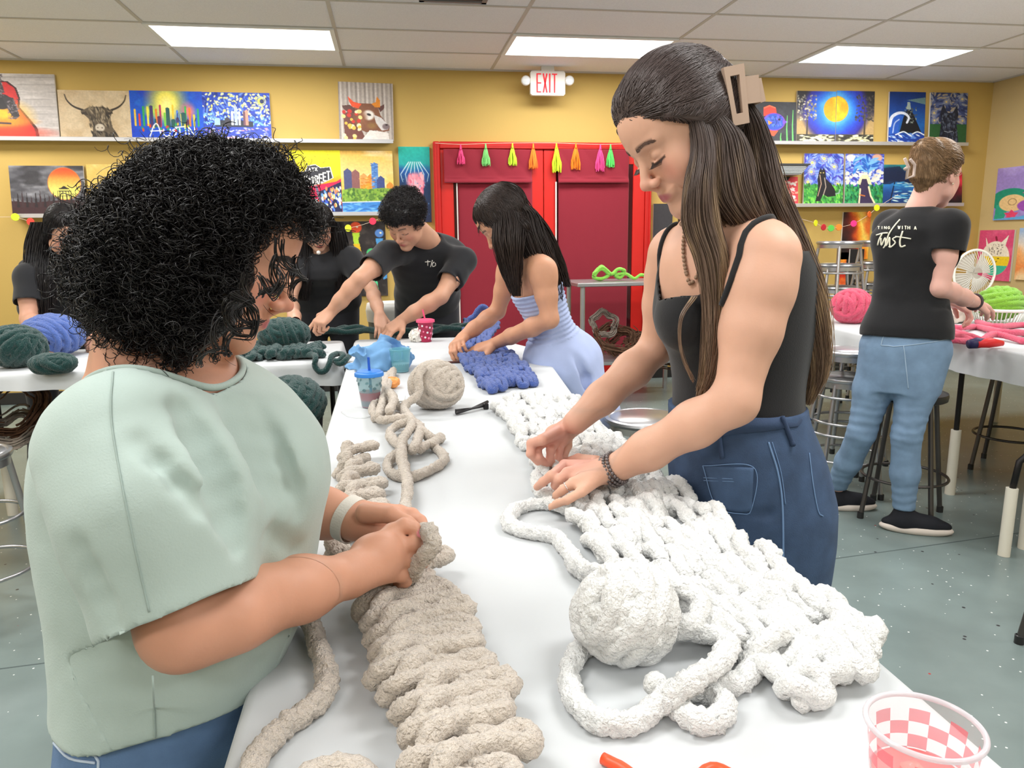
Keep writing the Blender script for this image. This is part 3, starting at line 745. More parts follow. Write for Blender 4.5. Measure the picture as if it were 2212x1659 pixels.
# ---------------- lower ledge left
A = Art(1.48, 140, '#4b4a50', 8); A.nz('#9a9aa0', 3.2, -.05, .5, .9, (.6, 1.6)); A.nz('#2a282c', 4, .05, .5, .8, (.6, 1.6), 9)
r_ = Art; A.ell(.73, .37, .335, .335, '#f07a2a', .02); g = np.clip((A.Y-.12)/.5, 0, 1); dd = np.hypot((A.X-.73)*A.asp, A.Y-.37) < .325
A.put(dd*np.clip((A.Y-.15)/.35, 0, 1), '#e8e070'); A.put(dd*np.clip((.25-A.Y)/.2, 0, 1), '#f04a1c')
A.poly([(0, .72), (.3, .76), (.55, .72), (.8, .7), (1, .74), (1, 1), (0, 1)], '#3a2024'); 
for k in range(17): x = .03+k*.06; h_ = .18+.16*abs(math.sin(k*2.3)); A.poly([(x-.022, .86), (x, .82-h_), (x+.022, .86)], '#241a1e' if k % 2 else '#3a262a')
A.line([(.66, .47), (.78, .47)], .012, '#26201c'); A.line([(.65, .52), (.79, .52)], .009, '#26201c'); A.poly([(.66, .47), (.72, .41), (.78, .47)], '#26201c')
for x in (.665, .7, .74, .775): A.line([(x, .52), (x+(x-.72)*.5, .74)], .006, '#26201c')
A.line([(.66, .62), (.78, .62)], .004, '#26201c'); A.tex(); canvas((20, 355, 181, 461), A, 'painting of a water tower against an orange sun over dark trees', zbase=LZ2)
A = Art(1.3, 60, '#e2bd62', 9); A.nz('#f0d68c', 3, 0, .5, .7); A.tex(); canvas((188, 353, 330, 461), A, 'plain sandy yellow canvas mostly hidden behind the curly hair', zbase=LZ2)
A = Art(.95, 100, '#d8b25a', 21)
for k in range(9): A.line([(.08+k*.1, .28), (.08+k*.1+.04, .02)], .004, '#b8923e', .7)
A.poly([(0, .30), (1, .28), (1, 1), (0, 1)], '#30302e'); A.dabs(50, ['#e8e8e4', '#b8b8b4'], (.05, .32, .95, .45), (.02, .05), 3, .3); A.tex(); canvas((547, 322, 625, 460), A, 'black and sandy canvas peeking out beside the street sign painting', zbase=LZ2, Yf=WALL_Y-.05)
A = Art(.81, 170, '#f6e21e', 10); A.grad([(0, '#f4ee1c'), (.3, '#f6d81e'), (.5, '#f79a1a'), (.62, '#f0501e'), (1, '#d81e46')], wob=.1); A.dabs(26, ['#b8b01a', '#c8c224'], (.05, .04, .8, .22), (.015, .03), 2)
A.poly([(.0, .60), (.3, .56), (.36, 1), (0, 1)], '#3a3350'); A.poly([(.22, .60), (.9, .5), (1, .45), (1, .66), (.6, .78), (.3, .8)], '#d81e50')
A.poly([(.55, .66), (1, .5), (1, 1), (.62, 1)], '#1c1f4a'); A.dabs(80, ['#f0e08a', '#6aa0e8', '#f08a5a', '#e8e8f0', '#3a58c8'], (.6, .6, .98, .97), (.02, .04), 2, 1.4); A.line([(.5, .58), (.62, 1)], .02, '#6a6478')
A.poly([(.22, .8), (.5, .78), (.55, .92), (.3, .92)], '#3a3350'); A.dabs(6, ['#ffffff'], (.3, .79, .5, .8), (.02, .025), 1)
sg = [(.13, .36), (.3, .34), (.36, .255), (.5, .235), (.6, .285), (.78, .27), (.83, .44), (.62, .52), (.16, .61)]
A.poly([(x+(x-.48)*.06, y+(y-.42)*.06) for x, y in sg], '#e8e4e0'); A.poly(sg, '#35353c')
S6 = '#f4f2ec'
def sgl(ch, x, y, w_, h_, s=.0):
    T_ = {'S': [(1, .05), (.5, 0), (.1, .2), (.5, .48), (.95, .75), (.5, 1), (0, .92)], 'T': [[(0, 0), (1, 0)], [(.5, 0), (.5, 1)]], 'R': [[(0, 1), (0, 0), (.8, .05), (.9, .3), (0, .5)], [(.3, .5), (1, 1)]],
          'E': [[(1, 0), (0, 0), (0, 1), (1, 1)], [(0, .5), (.8, .5)]], '6': [(.8, 0), (.2, .35), (0, .75), (.4, 1), (.85, .75), (.5, .52), (.05, .7)], 'A': [[(0, 1), (.5, 0), (1, 1)], [(.2, .65), (.8, .65)]],
          'X': [[(0, 0), (1, 1)], [(1, 0), (0, 1)]], 'H': [[(0, 0), (0, 1)], [(1, 0), (1, 1)], [(0, .5), (1, .5)]]}[ch]
    if not isinstance(T_[0], list): T_ = [T_]
    for st_ in T_: A.line([(x+a*w_, y+b*h_+s*(x+a*w_)) for a, b in st_], .0105 if h_ > .08 else .006, S6, 1, None, ch in 'S6')
sgl('6', .165, .43, .09, .17, 0); sgl('T', .262, .405, .035, .05); sgl('H', .30, .40, .03, .05)
for k, ch in enumerate('STREET'): sgl(ch, .34+k*.077, .455-.026*k*.9, .052, .125)
for k, ch in enumerate('ATX'): sgl(ch, .37+k*.062, .285-.004*k, .04, .05)
A.tex(.03); canvas((627, 325, 737, 461), A, 'yellow and red painting of a black 6th STREET sign', zbase=LZ2)
A = Art(.85, 150, '#e8b452', 11); A.grad([(0, '#e6b44e'), (.35, '#f0cd84'), (.5, '#f2c25e'), (1, '#f0b850')], wob=.06); A.nz('#f8e2b0', 3, .1, .5, .8, (.6, 2.4)); 
for x, w_, y, c in ((.05, .15, .30, '#4a4f78'), (.2, .15, .32, '#8a5a58'), (.36, .14, .38, '#d89a54'), (.5, .12, .39, '#e08a34'), (.38, .26, .54, '#e39a2c'), (.58, .13, .2, '#4f7fc0'), (.68, .15, .42, '#3d4c84'), (.86, .14, .52, '#d68a34')):
    A.poly([(x, .66), (x, y+.03), (x+w_*.5, y-.02), (x+w_, y+.03), (x+w_, .66)], c)
A.dabs(30, ['#7aa6d8', '#3a5fa0'], (.58, .2, .7, .6), (.01, .02), 3, 0); A.dabs(30, ['#f4b860', '#c87a24'], (.36, .42, .64, .64), (.01, .02), 3, 0)
A.poly([(0, .64), (.2, .60), (.5, .62), (.8, .60), (1, .62), (1, .84), (0, .84)], '#7fa03a'); A.nz('#557c2c', 9, 0, .3, 0); A.dabs(170, ['#93b84a', '#5b8230', '#7fa93c', '#46702c'], (0, .63, 1, .82), (.02, .05), 1.6)
A.poly([(0, .84), (1, .82), (1, 1), (0, 1)], '#3f86cf'); A.dabs(40, ['#6fb0e4', '#2f6cb4'], (0, .85, 1, 1), (.015, .03), 5, 0); A.line([(0, .835), (1, .815)], .008, '#d8e2ea')
A.tex(); canvas((737, 326, 850, 460), A, 'painting of orange and blue towers above green trees and a river', zbase=LZ2)
A = Art(.5, 140, '#14233f', 12); A.grad([(0, '#27b7a6'), (.22, '#1fa6a2'), (.32, '#1a55a0'), (.5, '#15335c'), (1, '#232a48')], wob=.06)
for k in range(7): A.line([(.5+(k-3)*.06, .2), (.5+(k-3)*.15, .36), (.5+(k-3)*.13, .46)], .008, '#cfe6ee', .8, .004)
A.ell(.52, .46, .14, .12, '#e08a9c', .05); A.dabs(60, ['#f0b0ba', '#d86a84', '#e898a8'], (.3, .38, .78, .64), (.03, .06), 2, 1.5); A.dabs(40, ['#8fb8d8', '#5d7fb0'], (.1, .3, .95, .9), (.01, .02), 1); A.line([(.6, .62), (.5, .8), (.56, .95)], .008, '#c7a8c0', .8)
A.tex(); canvas((863, 317, 930, 480), A, 'narrow teal and navy jellyfish painting hung beside the red doors', Yf=WALL_Y-.02, lean=0)
A = Art(.9, 130, '#2b2524', 13); A.nz('#4a413c', 14, -.1, .4, .8)
for x, y, c1, c2, s_ in ((.17, .12, '#f2502e', '#e8788a', .8), (.53, .08, '#f0562c', '#b8dc3a', 1.2), (.9, .16, '#5a8ad0', '#4f9ad8', .9), (.76, .42, '#4fc87a', '#62d89a', 1)):
    A.ell(x, y, .07*s_, .06*s_, c1, .01); A.poly([(x-.06, y+.07), (x+.06, y+.07), (x+.03, y+.16), (x+.07, y+.34), (x+.1, y+.6), (x+.04, y+.62), (x-.03, y+.34)], c2); A.ell(x, y+.11, .05, .03, c2, .01); A.ell(x+.02, y-.005, .016, .012, '#fff2d0')
A.poly([(.48, .3), (.58, .3), (.68, .85), (.6, .9)], '#f2c42a'); A.tex(); canvas((700, 478, 835, 640), A, 'dark canvas with four neon coloured bird figures, behind the leaning man', Yf=WALL_Y-.02, lean=0)
# ---------------- right wall of paintings
A = Art(.92, 140, '#2e3036', 14); A.nz('#3a3c44', 8, 0, .5); A.poly([(.15, .3), (.0, .12), (.02, .36), (.02, .52)], '#f08a4a')
A.poly([(.0, .18), (.12, .34), (.24, .42), (.1, .52), (.02, .42)], '#f06a3a')
A.poly([(.26, .14), (.4, .08), (.54, .14), (.56, .3), (.26, .36)], '#f0422e'); A.poly([(.24, .62), (.3, .8), (.5, .86), (.6, .72)], '#ee5a34'); A.line([(.28, .16), (.4, .1), (.52, .15)], .014, '#ff7a50')
A.ell(.5, .5, .23, .22, '#8a3ec8', .01); A.ell(.5, .5, .21, .2, '#2f55c8', .02); A.poly([(.7, .44), (.82, .5), (.7, .56)], '#7a4ad0'); A.dabs(50, ['#4a7ae0', '#2340a8', '#6a5ad8'], (.32, .36, .66, .64), (.02, .04)); A.ell(.62, .44, .025, .025, '#101828'); A.poly([(.36, .46), (.46, .52), (.38, .58)], '#ff9a3a'); A.line([(.52, .38), (.56, .52), (.5, .62)], .006, '#1a2a78')
for x, y0_ in ((.93, .2), (.8, .34), (.66, .78), (.3, .88), (.44, .9)): A.line([(x, 1), (x-.012, (1+y0_)/2), (x, y0_)], .016, '#6ce86a', 1, .005)
A.tex(); canvas((1626, 213, 1722, 301), A, 'black canvas with a blue and red neon fish and green weeds', zbase=LZ3)
def moon(x0c, seed, side):
    A = Art(.79, 150, '#2a2a30', seed); D = np.hypot((A.X-x0c)*A.asp, A.Y-.35)
    t = D+.06*fbm(A.P, 4, seed); cs = [(.0, '#7fd0f4'), (.26, '#4fa8ec'), (.38, '#2a72e0'), (.5, '#2a42c0'), (.62, '#34309a'), (.74, '#2a2a4c')]
    Im = np.stack([np.interp(t, [k for k, _ in cs], [hexc(c)[i] for _, c in cs]) for i in range(3)], -1)
    A.I = Im; A.put(np.clip((D-.62)/.12, 0, 1)*np.clip((A.Y-.35)/.25, 0, 1), '#b89a66'); A.put(np.clip((D-.6)/.1, 0, 1)*np.clip((.5-A.Y)/.3, 0, 1), '#2c2a2c')
    tx = .26 if side < 0 else .75; A.line([(tx, .84), (tx+.01, .5), (tx-.03, .25)], .02, '#4a4034', .9, .006)
    A.dabs(110, ['#8d8878', '#c8c0a4', '#6a6a74'] if side < 0 else ['#57524a', '#3e3c3c'], (tx-.24, .08, tx+.24, .58), (.015, .04), 1.6, None, .6)
    A.poly([(0, .84), (1, .84), (1, 1), (0, 1)], '#4a4638'); A.dabs(60, ['#d6d2a4', '#f0ecc8', '#2c2b26'], (.1, .86, .95, .99), (.02, .035), 4, 0)
    A.ell(x0c, .35, .25, .25, '#f2a81e', .012); A.put((np.hypot((A.X-x0c)*A.asp, A.Y-.35) < .235)*np.clip(.5+fbm(A.P, 6, seed+3)*1.6, 0, 1), '#f8dc2a')
    return A.tex()
canvas((1724, 190, 1808, 302), moon(1.0, 15, -1), 'left half of the yellow moon painting, with a pale tree', zbase=LZ3); canvas((1809, 190, 1891, 303), moon(.0, 16, 1), 'right half of the yellow moon painting, with a dark tree', zbase=LZ3)
A = Art(.73, 150, '#123c8c', 17); A.grad([(0, '#0f2f70'), (.3, '#16408e'), (.6, '#1c62b0'), (1, '#164a96')], wob=.1); A.poly([(.48, .16), (1, .1), (1, .24)], '#8aa890', .7)
A.poly([(.3, .8), (.4, .5), (.5, .34), (.62, .36), (.76, .56), (.92, .8)], '#15171e'); A.dabs(30, ['#8f9a90', '#4a5458'], (.44, .3, .8, .62), (.012, .03)); A.poly([(.48, .34), (.5, .2), (.57, .2), (.6, .34)], '#9fb0a8')
A.poly([(0, .62), (.1, .46), (.26, .42), (.4, .5), (.3, .6), (.26, .76), (.4, .86), (0, .9)], '#2a5cc0'); A.line([(.02, .66), (.08, .5), (.24, .42), (.42, .42), (.55, .5), (.5, .6)], .035, '#dfe6f4', 1, .02, True); A.line([(.12, .8), (.16, .62), (.28, .54)], .012, '#a8c0ec', 1, None, True)
A.poly([(0, .84), (.3, .8), (.6, .84), (1, .78), (1, 1), (0, 1)], '#1c3f9c'); A.line([(.2, .84), (.42, .78), (.6, .84), (.8, .78), (1, .84)], .012, '#e4ecf6', 1, None, True); A.dabs(40, ['#e4ecf6', '#5a88d8'], (0, .84, 1, 1), (.012, .03), 4, .4)
A.tex(); canvas((1923, 194, 2001, 306), A, 'blue painting of a cresting wave below a lighthouse rock', zbase=LZ3)
A = Art(.74, 150, '#3c4a7a', 18); A.dabs(260, ['#566494', '#8d94a8', '#2c3660', '#a59a88'], (0, 0, 1, .62), (.02, .05), 2.5, lambda x, y: 3*math.sin(4*x+3*y)); A.stars([(.42, .18), (.85, .12), (.1, .4), (.12, .55), (.88, .55)], '#c8a860', '#e0c470', .05)
A.poly([(0, .62), (1, .62), (1, 1), (0, 1)], '#2c5c34'); A.poly([(.25, 1), (.3, .6), (.26, .42), (.34, .22), (.46, .4), (.6, .4), (.72, .24), (.76, .44), (.72, .62), (.8, 1)], '#23283a'); A.dabs(130, ['#414a60', '#5d677c', '#181c2a'], (.3, .42, .74, .98), (.015, .035), 2, 1.4)
A.line([(.4, .76), (.5, .78), (.62, .76)], .008, '#9098a4'); A.tex(); canvas((2012, 196, 2092, 307), A, 'dim night painting of a dark dog, last on the upper right ledge', zbase=LZ3, edge=edge_m)
def dogcat(seed, kind):
    A = Art(.72 if kind == 'cat' else .70, 150, '#3a52b8', seed); A.dabs(420, ['#5a72d2', '#2a3c98', '#7f98e4', '#4a3fa8', '#9cb0ee'], (0, 0, 1, .68), (.02, .045), 3, lambda x, y: 2.5*math.sin(5*x+4*y+seed))
    if kind == 'cat': A.stars([(.5, .1), (.2, .18), (.76, .26), (.18, .36), (.1, .56), (.86, .6)], '#f0b45a', '#f8d878', .065)
    else:
        A.dabs(60, ['#ece6d6', '#d8d0c0'], (.0, .3, 1, .62), (.04, .07), 1.3); A.ell(.82, .08, .09, .08, '#e0a890', .03); A.ell(.13, .08, .08, .07, '#e8e0d0', .03); A.dabs(50, ['#3f86d0', '#78b4e8', '#2a62b8'], (.2, .1, .8, .35), (.03, .05), 4, lambda x, y: 8*x)
    A.poly([(0, .66), (1, .64), (1, 1), (0, 1)], '#3d8c3a'); A.dabs(330, ['#58b048', '#2c6c30', '#79cc50', '#3f9a44'] if kind == 'cat' else ['#1f7a4a', '#2f9a5c', '#155c3a', '#4aa860'], (0, .62, 1, 1), (.02, .045), 2, 1.3)
    if kind == 'cat':
        A.poly([(.3, .95), (.36, .7), (.34, .5), (.38, .34), (.42, .28), (.46, .33), (.5, .28), (.54, .35), (.56, .5), (.7, .6), (.8, .72), (.82, .84), (.6, .86), (.5, .8), (.42, .94)], '#1d1c22'); A.line([(.4, .42), (.44, .6), (.36, .84)], .008, '#c9a48a', .8); A.line([(.52, .48), (.56, .66), (.5, .82)], .008, '#c0b0a0', .8); A.line([(.82, .8), (.9, .78), (.92, .72)], .012, '#8fa8a0'); A.ell(.42, .38, .012, .01, '#f0d070'); A.ell(.49, .38, .012, .01, '#f0d070')
    else:
        A.poly([(.34, 1), (.38, .7), (.34, .52), (.42, .44), (.56, .44), (.64, .5), (.62, .64), (.66, .8), (.8, 1)], '#3a2f4e'); A.poly([(.36, .5), (.44, .42), (.58, .42), (.66, .52), (.7, .62), (.6, .6), (.56, .5), (.44, .5), (.4, .62), (.33, .6)], '#e8dcae'); A.line([(.38, .98), (.4, .7)], .014, '#e8dcae'); A.line([(.62, .66), (.68, .84), (.78, .98)], .016, '#e8dcae'); A.line([(.4, .82), (.52, .84)], .012, '#c8743a')
    return A.tex()
canvas((1739, 328, 1824, 438), dogcat(19, 'cat'), 'painting of a black cat sitting under orange stars', zbase=LZ4, group='paintings of animals under stars'); canvas((1828, 329, 1911, 438), dogcat(20, 'dog'), 'painting of a cream and violet dog under a blue swirling sky', zbase=LZ4, group='paintings of animals under stars')
A = Art(.85, 120, '#1e4f86', 22); A.grad([(0, '#2c8a86'), (.15, '#16305c'), (.45, '#101f44'), (.5, '#2a7cc0'), (.7, '#1b4a8c'), (1, '#16356c')], wob=.08); A.line([(.2, 1), (.3, .45)], .01, '#0c1428'); A.dabs(60, ['#7fc8e0', '#c8e4e0', '#3a90c8'], (.3, .45, 1, .95), (.015, .04), 4, 0); A.poly([(.0, .1), (.4, .04), (.6, .3), (.2, .5), (0, .5)], '#12203e', .8)
A.tex(); canvas((1905, 353, 2005, 438), A, 'dark teal lake painting partly hidden by the woman with clipped hair', zbase=LZ4)
A = Art(.6, 90, '#2a1418', 23); A.grad([(0, '#c22a38'), (.3, '#e8384a'), (.5, '#7a1a24'), (1, '#1c1216')], wob=.2); A.tex(); canvas((2050, 370, 2081, 438), A, 'narrow red and black canvas at the end of the lower right ledge', zbase=LZ4)
A = Art(.7, 90, '#d8404a', 24); A.dabs(100, ['#f0a08a', '#e8e0dc', '#d83a48', '#f2c8b8', '#d8505a'], (0, 0, 1, 1), (.04, .08), 1.8); A.poly([(0, 0), (.7, 0), (.6, .14), (0, .12)], '#2a2a30'); A.tex(); canvas((1672, 378, 1726, 438), A, 'red and white marbled canvas below the ribbed grey box', zbase=LZ4)
# lower right, behind the stacked stools
A = Art(.75, 150, '#3a1c1c', 25); D = (A.X*.8+(1-A.Y)*.3)+.25*fbm(A.P, 3, 25); cs = [(.2, '#1e1416'), (.42, '#5c1f1a'), (.6, '#c2481c'), (.76, '#f29a2c'), (.92, '#fbd862'), (1.1, '#e0702a')]
A.I = np.stack([np.interp(D, [k for k, _ in cs], [hexc(c)[i] for _, c in cs]) for i in range(3)], -1); A.tex(); canvas((1819, 458, 1878, 560), A, 'fiery orange and black canvas above the stool stack', Yf=WALL_Y-.02, lean=0)
A = Art(.5, 120, '#e2601e', 26); A.grad([(0, '#f6c04a'), (.3, '#f08a28'), (.55, '#c8281c'), (.7, '#e86a2a'), (1, '#f2c88a')], wob=.3); A.line([(.55, .1), (.5, .5), (.6, 1)], .1, '#1c1818', 1, .05); A.tex(); canvas((1812, 545, 1852, 640), A, 'narrow flame orange canvas behind the stool stack', Yf=WALL_Y-.02, lean=0)
A = Art(.5, 120, '#1e1e22', 27); A.line([(.35, .5), (.7, .45), (.4, .62), (.75, .6)], .035, '#d8d8d8', 1, None, True); A.line([(.4, .72), (.7, .7)], .03, '#c8c8cc'); A.tex(); canvas((1834, 538, 1864, 625), A, 'black canvas with white lettering strokes behind the stool stack', Yf=WALL_Y-.045, lean=0)
A = Art(.5, 90, '#1b1b22', 28); A.nz('#33323e', 6, 0, .5); A.tex(); canvas((1903, 458, 1940, 545), A, 'black canvas edge just left of the woman in the printed shirt', Yf=WALL_Y-.02, lean=0)
A = Art(.8, 60, '#3c3a3e', 29); A.tex(); canvas((1411, 440, 1452, 540), A, 'plain charcoal chalkboard right of the red doors', Yf=WALL_Y-.02, lean=0, cat='chalkboard')
# right hand wall
A = Art(.8, 150, '#9c86c8', 30); A.nz('#b29edb', 4, 0, .5); A.ell(.3, .62, .3, .22, '#1f8f72', .01); A.poly([(.04, .7), (.02, .98), (.2, 1), (.3, .7)], '#2aa082'); A.ell(.34, .68, .2, .16, '#e8c48a', .01); A.ring(.34, .66, .06, .006, '#8a6a4a', .7)
A.ell(.75, .74, .25, .13, '#9a4fb0', .01); A.poly([(.95, .1), (.7, .05), (.8, .2), (.62, .3), (.9, .34), (1, .2)], '#d8488c'); A.poly([(.5, .5), (.9, .4), (1, .55), (.7, .55)], '#c84a98'); A.poly([(.34, .8), (.4, .86), (.48, .86), (.42, .93), (.44, 1), (.34, .95), (.24, 1), (.26, .92), (.2, .86), (.3, .86)], '#e0446c'); A.poly([(0, .98), (.5, .94), (1, .84), (1, 1), (0, 1)], '#5fa8dc')
A.tex(); canvas((2151, 358, 2270, 474), A, 'lilac painting of a green-haired mermaid on the right wall', wall='right')
A = Art(.72, 150, '#d84a78', 31); A.nz('#e86a90', 5, 0, .5, .6); A.poly([(.2, .14), (.3, .3), (.26, .44)], '#f2ecd8'); A.poly([(.86, .1), (.64, .26), (.76, .4)], '#f2ecd8'); A.ell(.52, .56, .3, .34, '#f0e6d4', .01)
top = np.sqrt(((A.X-.52)*A.asp/.3)**2+((A.Y-.56)/.34)**2) < 1; A.put(top*(A.Y > .52), '#f0cf2a'); A.put(top*(A.Y > .70), '#3cb89a'); A.dabs(34, ['#5a5048'], (.32, .28, .72, .48), (.008, .014), 3, None, .9)
A.ell(.4, .57, .02, .01, '#5a4020'); A.ell(.62, .56, .02, .01, '#5a4020'); A.line([(.46, .62), (.52, .65), (.58, .62)], .008, '#5a4020'); A.line([(.5, .14), (.53, .2)], .02, '#8a1f3c')
A.tex(); canvas((2112, 497, 2186, 606), A, 'pink canvas of an egg-shaped animal face, on the right wall', wall='right')
A = Art(.8, 100, '#f2c890', 32); A.grad([(0, '#9cb8dc'), (.3, '#e8d8c8'), (.5, '#f2b070'), (.8, '#e88a4a'), (1, '#f0d0a0')], wob=.15); A.tex(); canvas((2197, 492, 2260, 606), A, 'pale blue and orange canvas at the right edge of the photo', wall='right')
# ribbed grey box on the wall
a = py(1683, 358, WALL_Y-.16); b = py(1746, 377, WALL_Y-.16)
e = empty('wall_unit', ((a[0]+b[0])/2, WALL_Y-.1, b[2]), 'grey ribbed metal box sticking out between the right-hand ledges', 'vent box')
m = MB(); x0, x1 = a[0]-.35, b[0]; z0, z1 = b[2]-.0, a[2]+.005; m.prism([(x0, z0), (x1-.07, z0), (x1, z1), (x0, z1)], 'y', WALL_Y-.16, WALL_Y); m.build('housing', mat('unit_grey', (150, 156, 158), .5, .2), e)
m = MB(); m.box((x0, WALL_Y-.175, z1), (x1+.008, WALL_Y, z1+.014)); m.build('top_edge', mat('unit_dark', (58, 60, 62), .5), e)
m = MB()
for k in range(5): z = z0+.012+k*(z1-z0-.015)/5; m.box((x0, WALL_Y-.166, z), (x1-.07+(z-z0)/(z1-z0)*.05, WALL_Y-.158, z+.006))
m.build('rib', mat('unit_light', (186, 192, 194), .5, .2), e)
# ---- strings of paper discs
def disc_string(pts, Y, lab, grp, cols):
    P = [py(x_, y_, Y) for x_, y_ in pts]
    m = MB(); m.tube(catmull(P, .04), .0018, 5); s_ = m.build('hanging_string', MATS['string']); tag(s_, lab, 'string')
    for (x_, y_), c, (cn, where) in zip(pts, cols[0], cols[1]):
        if c is None: continue
        q = py(x_, y_, Y-.004); m = MB(); R_ = np.array([[1, 0, 0], [0, 0, 1], [0, -1, 0.]])
        a_ = rng.uniform(-.5, .5); Rz = np.array([[math.cos(a_), -math.sin(a_), 0], [math.sin(a_), math.cos(a_), 0], [0, 0, 1]])
        m.lathe([(0, -.004), (.028, -.004), (.030, 0), (.028, .004), (0, .004)], q, 20, Rz@R_)
        tag(m.build('paper_disc', mat('disc_'+c[1:], c, .5), auto=40), cn+' '+where, 'garland disc', grp)
disc_string([(-30, 470), (33, 469), (66, 479), (130, 486)], WALL_Y-.14, 'thin string with two bright discs under the water tower painting', 'discs under the left ledge',
            ((None, '#d8e636', '#ec4a3c', None), (('', ''), ('lime yellow disc', 'on the string at the far left'), ('red disc', 'on the string at the far left'), ('', ''))))
disc_string([(690, 500), (752, 493), (805, 478), (900, 440)], WALL_Y-.12, 'thin string crossing the neon bird canvas', 'discs over the bird canvas',
            ((None, '#e6f03a', '#e83a5c', None), (('', ''), ('yellow disc', 'in front of the neon bird canvas'), ('red disc', 'beside the head of the leaning man'), ('', ''))))
disc_string([(1720, 470), (1762, 482), (1779, 491), (1795, 493), (1812, 491), (1844, 483), (1878, 463), (1894, 449), (1940, 420)], WALL_Y-.14, 'thin string of coloured discs above the stacked stools', 'discs above the stool stack',
            ((None, '#e8ee28', '#c22a38', '#5fc850', '#f08a2a', '#f03a8c', '#f0702a', '#e6ee28', None),
             (('', ''), ('yellow disc', 'nearest the long-haired girl above the stools'), ('dark red disc', 'above the stool stack'), ('green disc', 'above the stool stack'), ('orange disc', 'just right of the green disc'), ('magenta disc', 'over the fiery canvas'), ('orange-red disc', 'right of the magenta one, rising'), ('lemon yellow disc', 'just under the lower right ledge'), ('', ''))))
# ============================================================ tables, stools, yarn and small things
rng = np.random.default_rng(11)
def on(x, y, dz=0): return pz(x, y, TBL+dz)
cloth_white = mat('paper_cloth', (198, 201, 203), .8, bump=(7, .35, .006), var=(2.5, .012))
dark_metal = mat('dark_metal', (44, 42, 42), .4, .7); under_m = mat('table_underside', (60, 56, 52), .7)
def draped_table(poly, drop, name_lab, legs, hem=None):
    """poly: corners ccw in metres"""
    C = np.array(poly, float); cen = C.mean(0)
    P = []
    for i in range(len(C)):                       # resample the outline
        a, b = C[i], C[(i+1) % len(C)]; n = max(2, int(np.linalg.norm(b-a)/.03)); t = np.linspace(0, 1, n, endpoint=False)[:, None]; P.append(a+(b-a)*t)
    P = np.vstack(P)
    for _ in range(2): P = (np.roll(P, 1, 0)+2*P+np.roll(P, -1, 0))/4
    T_ = np.roll(P, -1, 0)-np.roll(P, 1, 0); N_ = np.stack([T_[:, 1], -T_[:, 0]], 1); N_ /= np.linalg.norm(N_, axis=1)[:, None]+1e-9
    s = np.cumsum(np.r_[0, np.linalg.norm(np.diff(P, axis=0), axis=1)])
    rings = []; hm = np.full(len(P), drop) if hem is None else np.array([hem(p) for p in P])
    for off, z in ((-.012, TBL), (-.003, TBL-.002), (.003, TBL-.010)): rings.append(np.c_[P+N_*off, np.full(len(P), z)])
    for k in range(1, 6):
        t = k/5; wv = .010*t*np.sin(s*17+np.sin(s*3)*2)+.006*t*np.sin(s*41); rings.append(np.c_[P+N_*(.004+.012*t+wv)[:, None], TBL-.010-hm*t])
    V = np.vstack([np.r_[C[0], TBL-.02][None]]+rings); n = len(P); F = [list(range(n, 0, -1))]
    for r in range(len(rings)-1):
        for i in range(n): F.append((1+r*n+i, 1+(r+1)*n+i, 1+(r+1)*n+(i+1) % n, 1+r*n+(i+1) % n))
    o = np_mesh('tablecloth', V, [list(f) for f in F], cloth_white); bmfix(o)
    tag(o, 'white paper tablecloth of the '+name_lab, 'tablecloth', None)
    e = empty('craft_table', (cen[0], cen[1], 0), name_lab, 'table')
    m = MB(); k = MB(); sh = C+(cen-C)/np.linalg.norm(cen-C, axis=1)[:, None]*.03
    m.prism([tuple(p) for p in sh], 'z', TBL-.04, TBL-.004); m.build('tabletop', under_m, e)
    for (lx, ly) in legs:
        m = MB(); m.tube([(lx, ly, .30), (lx, ly, TBL-.04)], .013, 10); lg = m.build('leg', dark_metal, e, auto=40)
        m = MB(); m.tube([(lx, ly, 0), (lx, ly, .34)], .024, 16); m.build('pipe_extension', mat('pvc', (222, 216, 200), .45), lg, auto=40)
    return e
draped_table([(-.184, .25), (.582, .25), (.582, 2.3), (.69, 3.47), (.50, 4.02), (-.20, 4.06)], .09, 'long craft table from the near edge to the leaning man', [(-.13, .45), (.53, .45), (-.13, 2.0), (.53, 2.0), (-.1, 3.45), (.6, 3.3)])
draped_table([(-3.2, 3.25), (-.24, 3.32), (-.26, 4.05), (-3.2, 4.0)], .07, 'craft table across the left with dark green yarn', [(-.32, 3.9), (-1.9, 3.35), (-1.9, 3.9), (-3.1, 3.35)], hem=lambda p: .035+.06*np.clip((p[0]+2.2)/2, 0, 1))
draped_table([(2.72, 2.3), (4.7, 2.3), (4.7, 5.02), (2.54, 5.02), (2.43, 3.55), (2.70, 3.42)], .13, 'craft table at the right with pink and lime yarn', [(2.8, 3.3), (4.2, 2.4), (4.2, 4.6), (2.66, 4.6)])
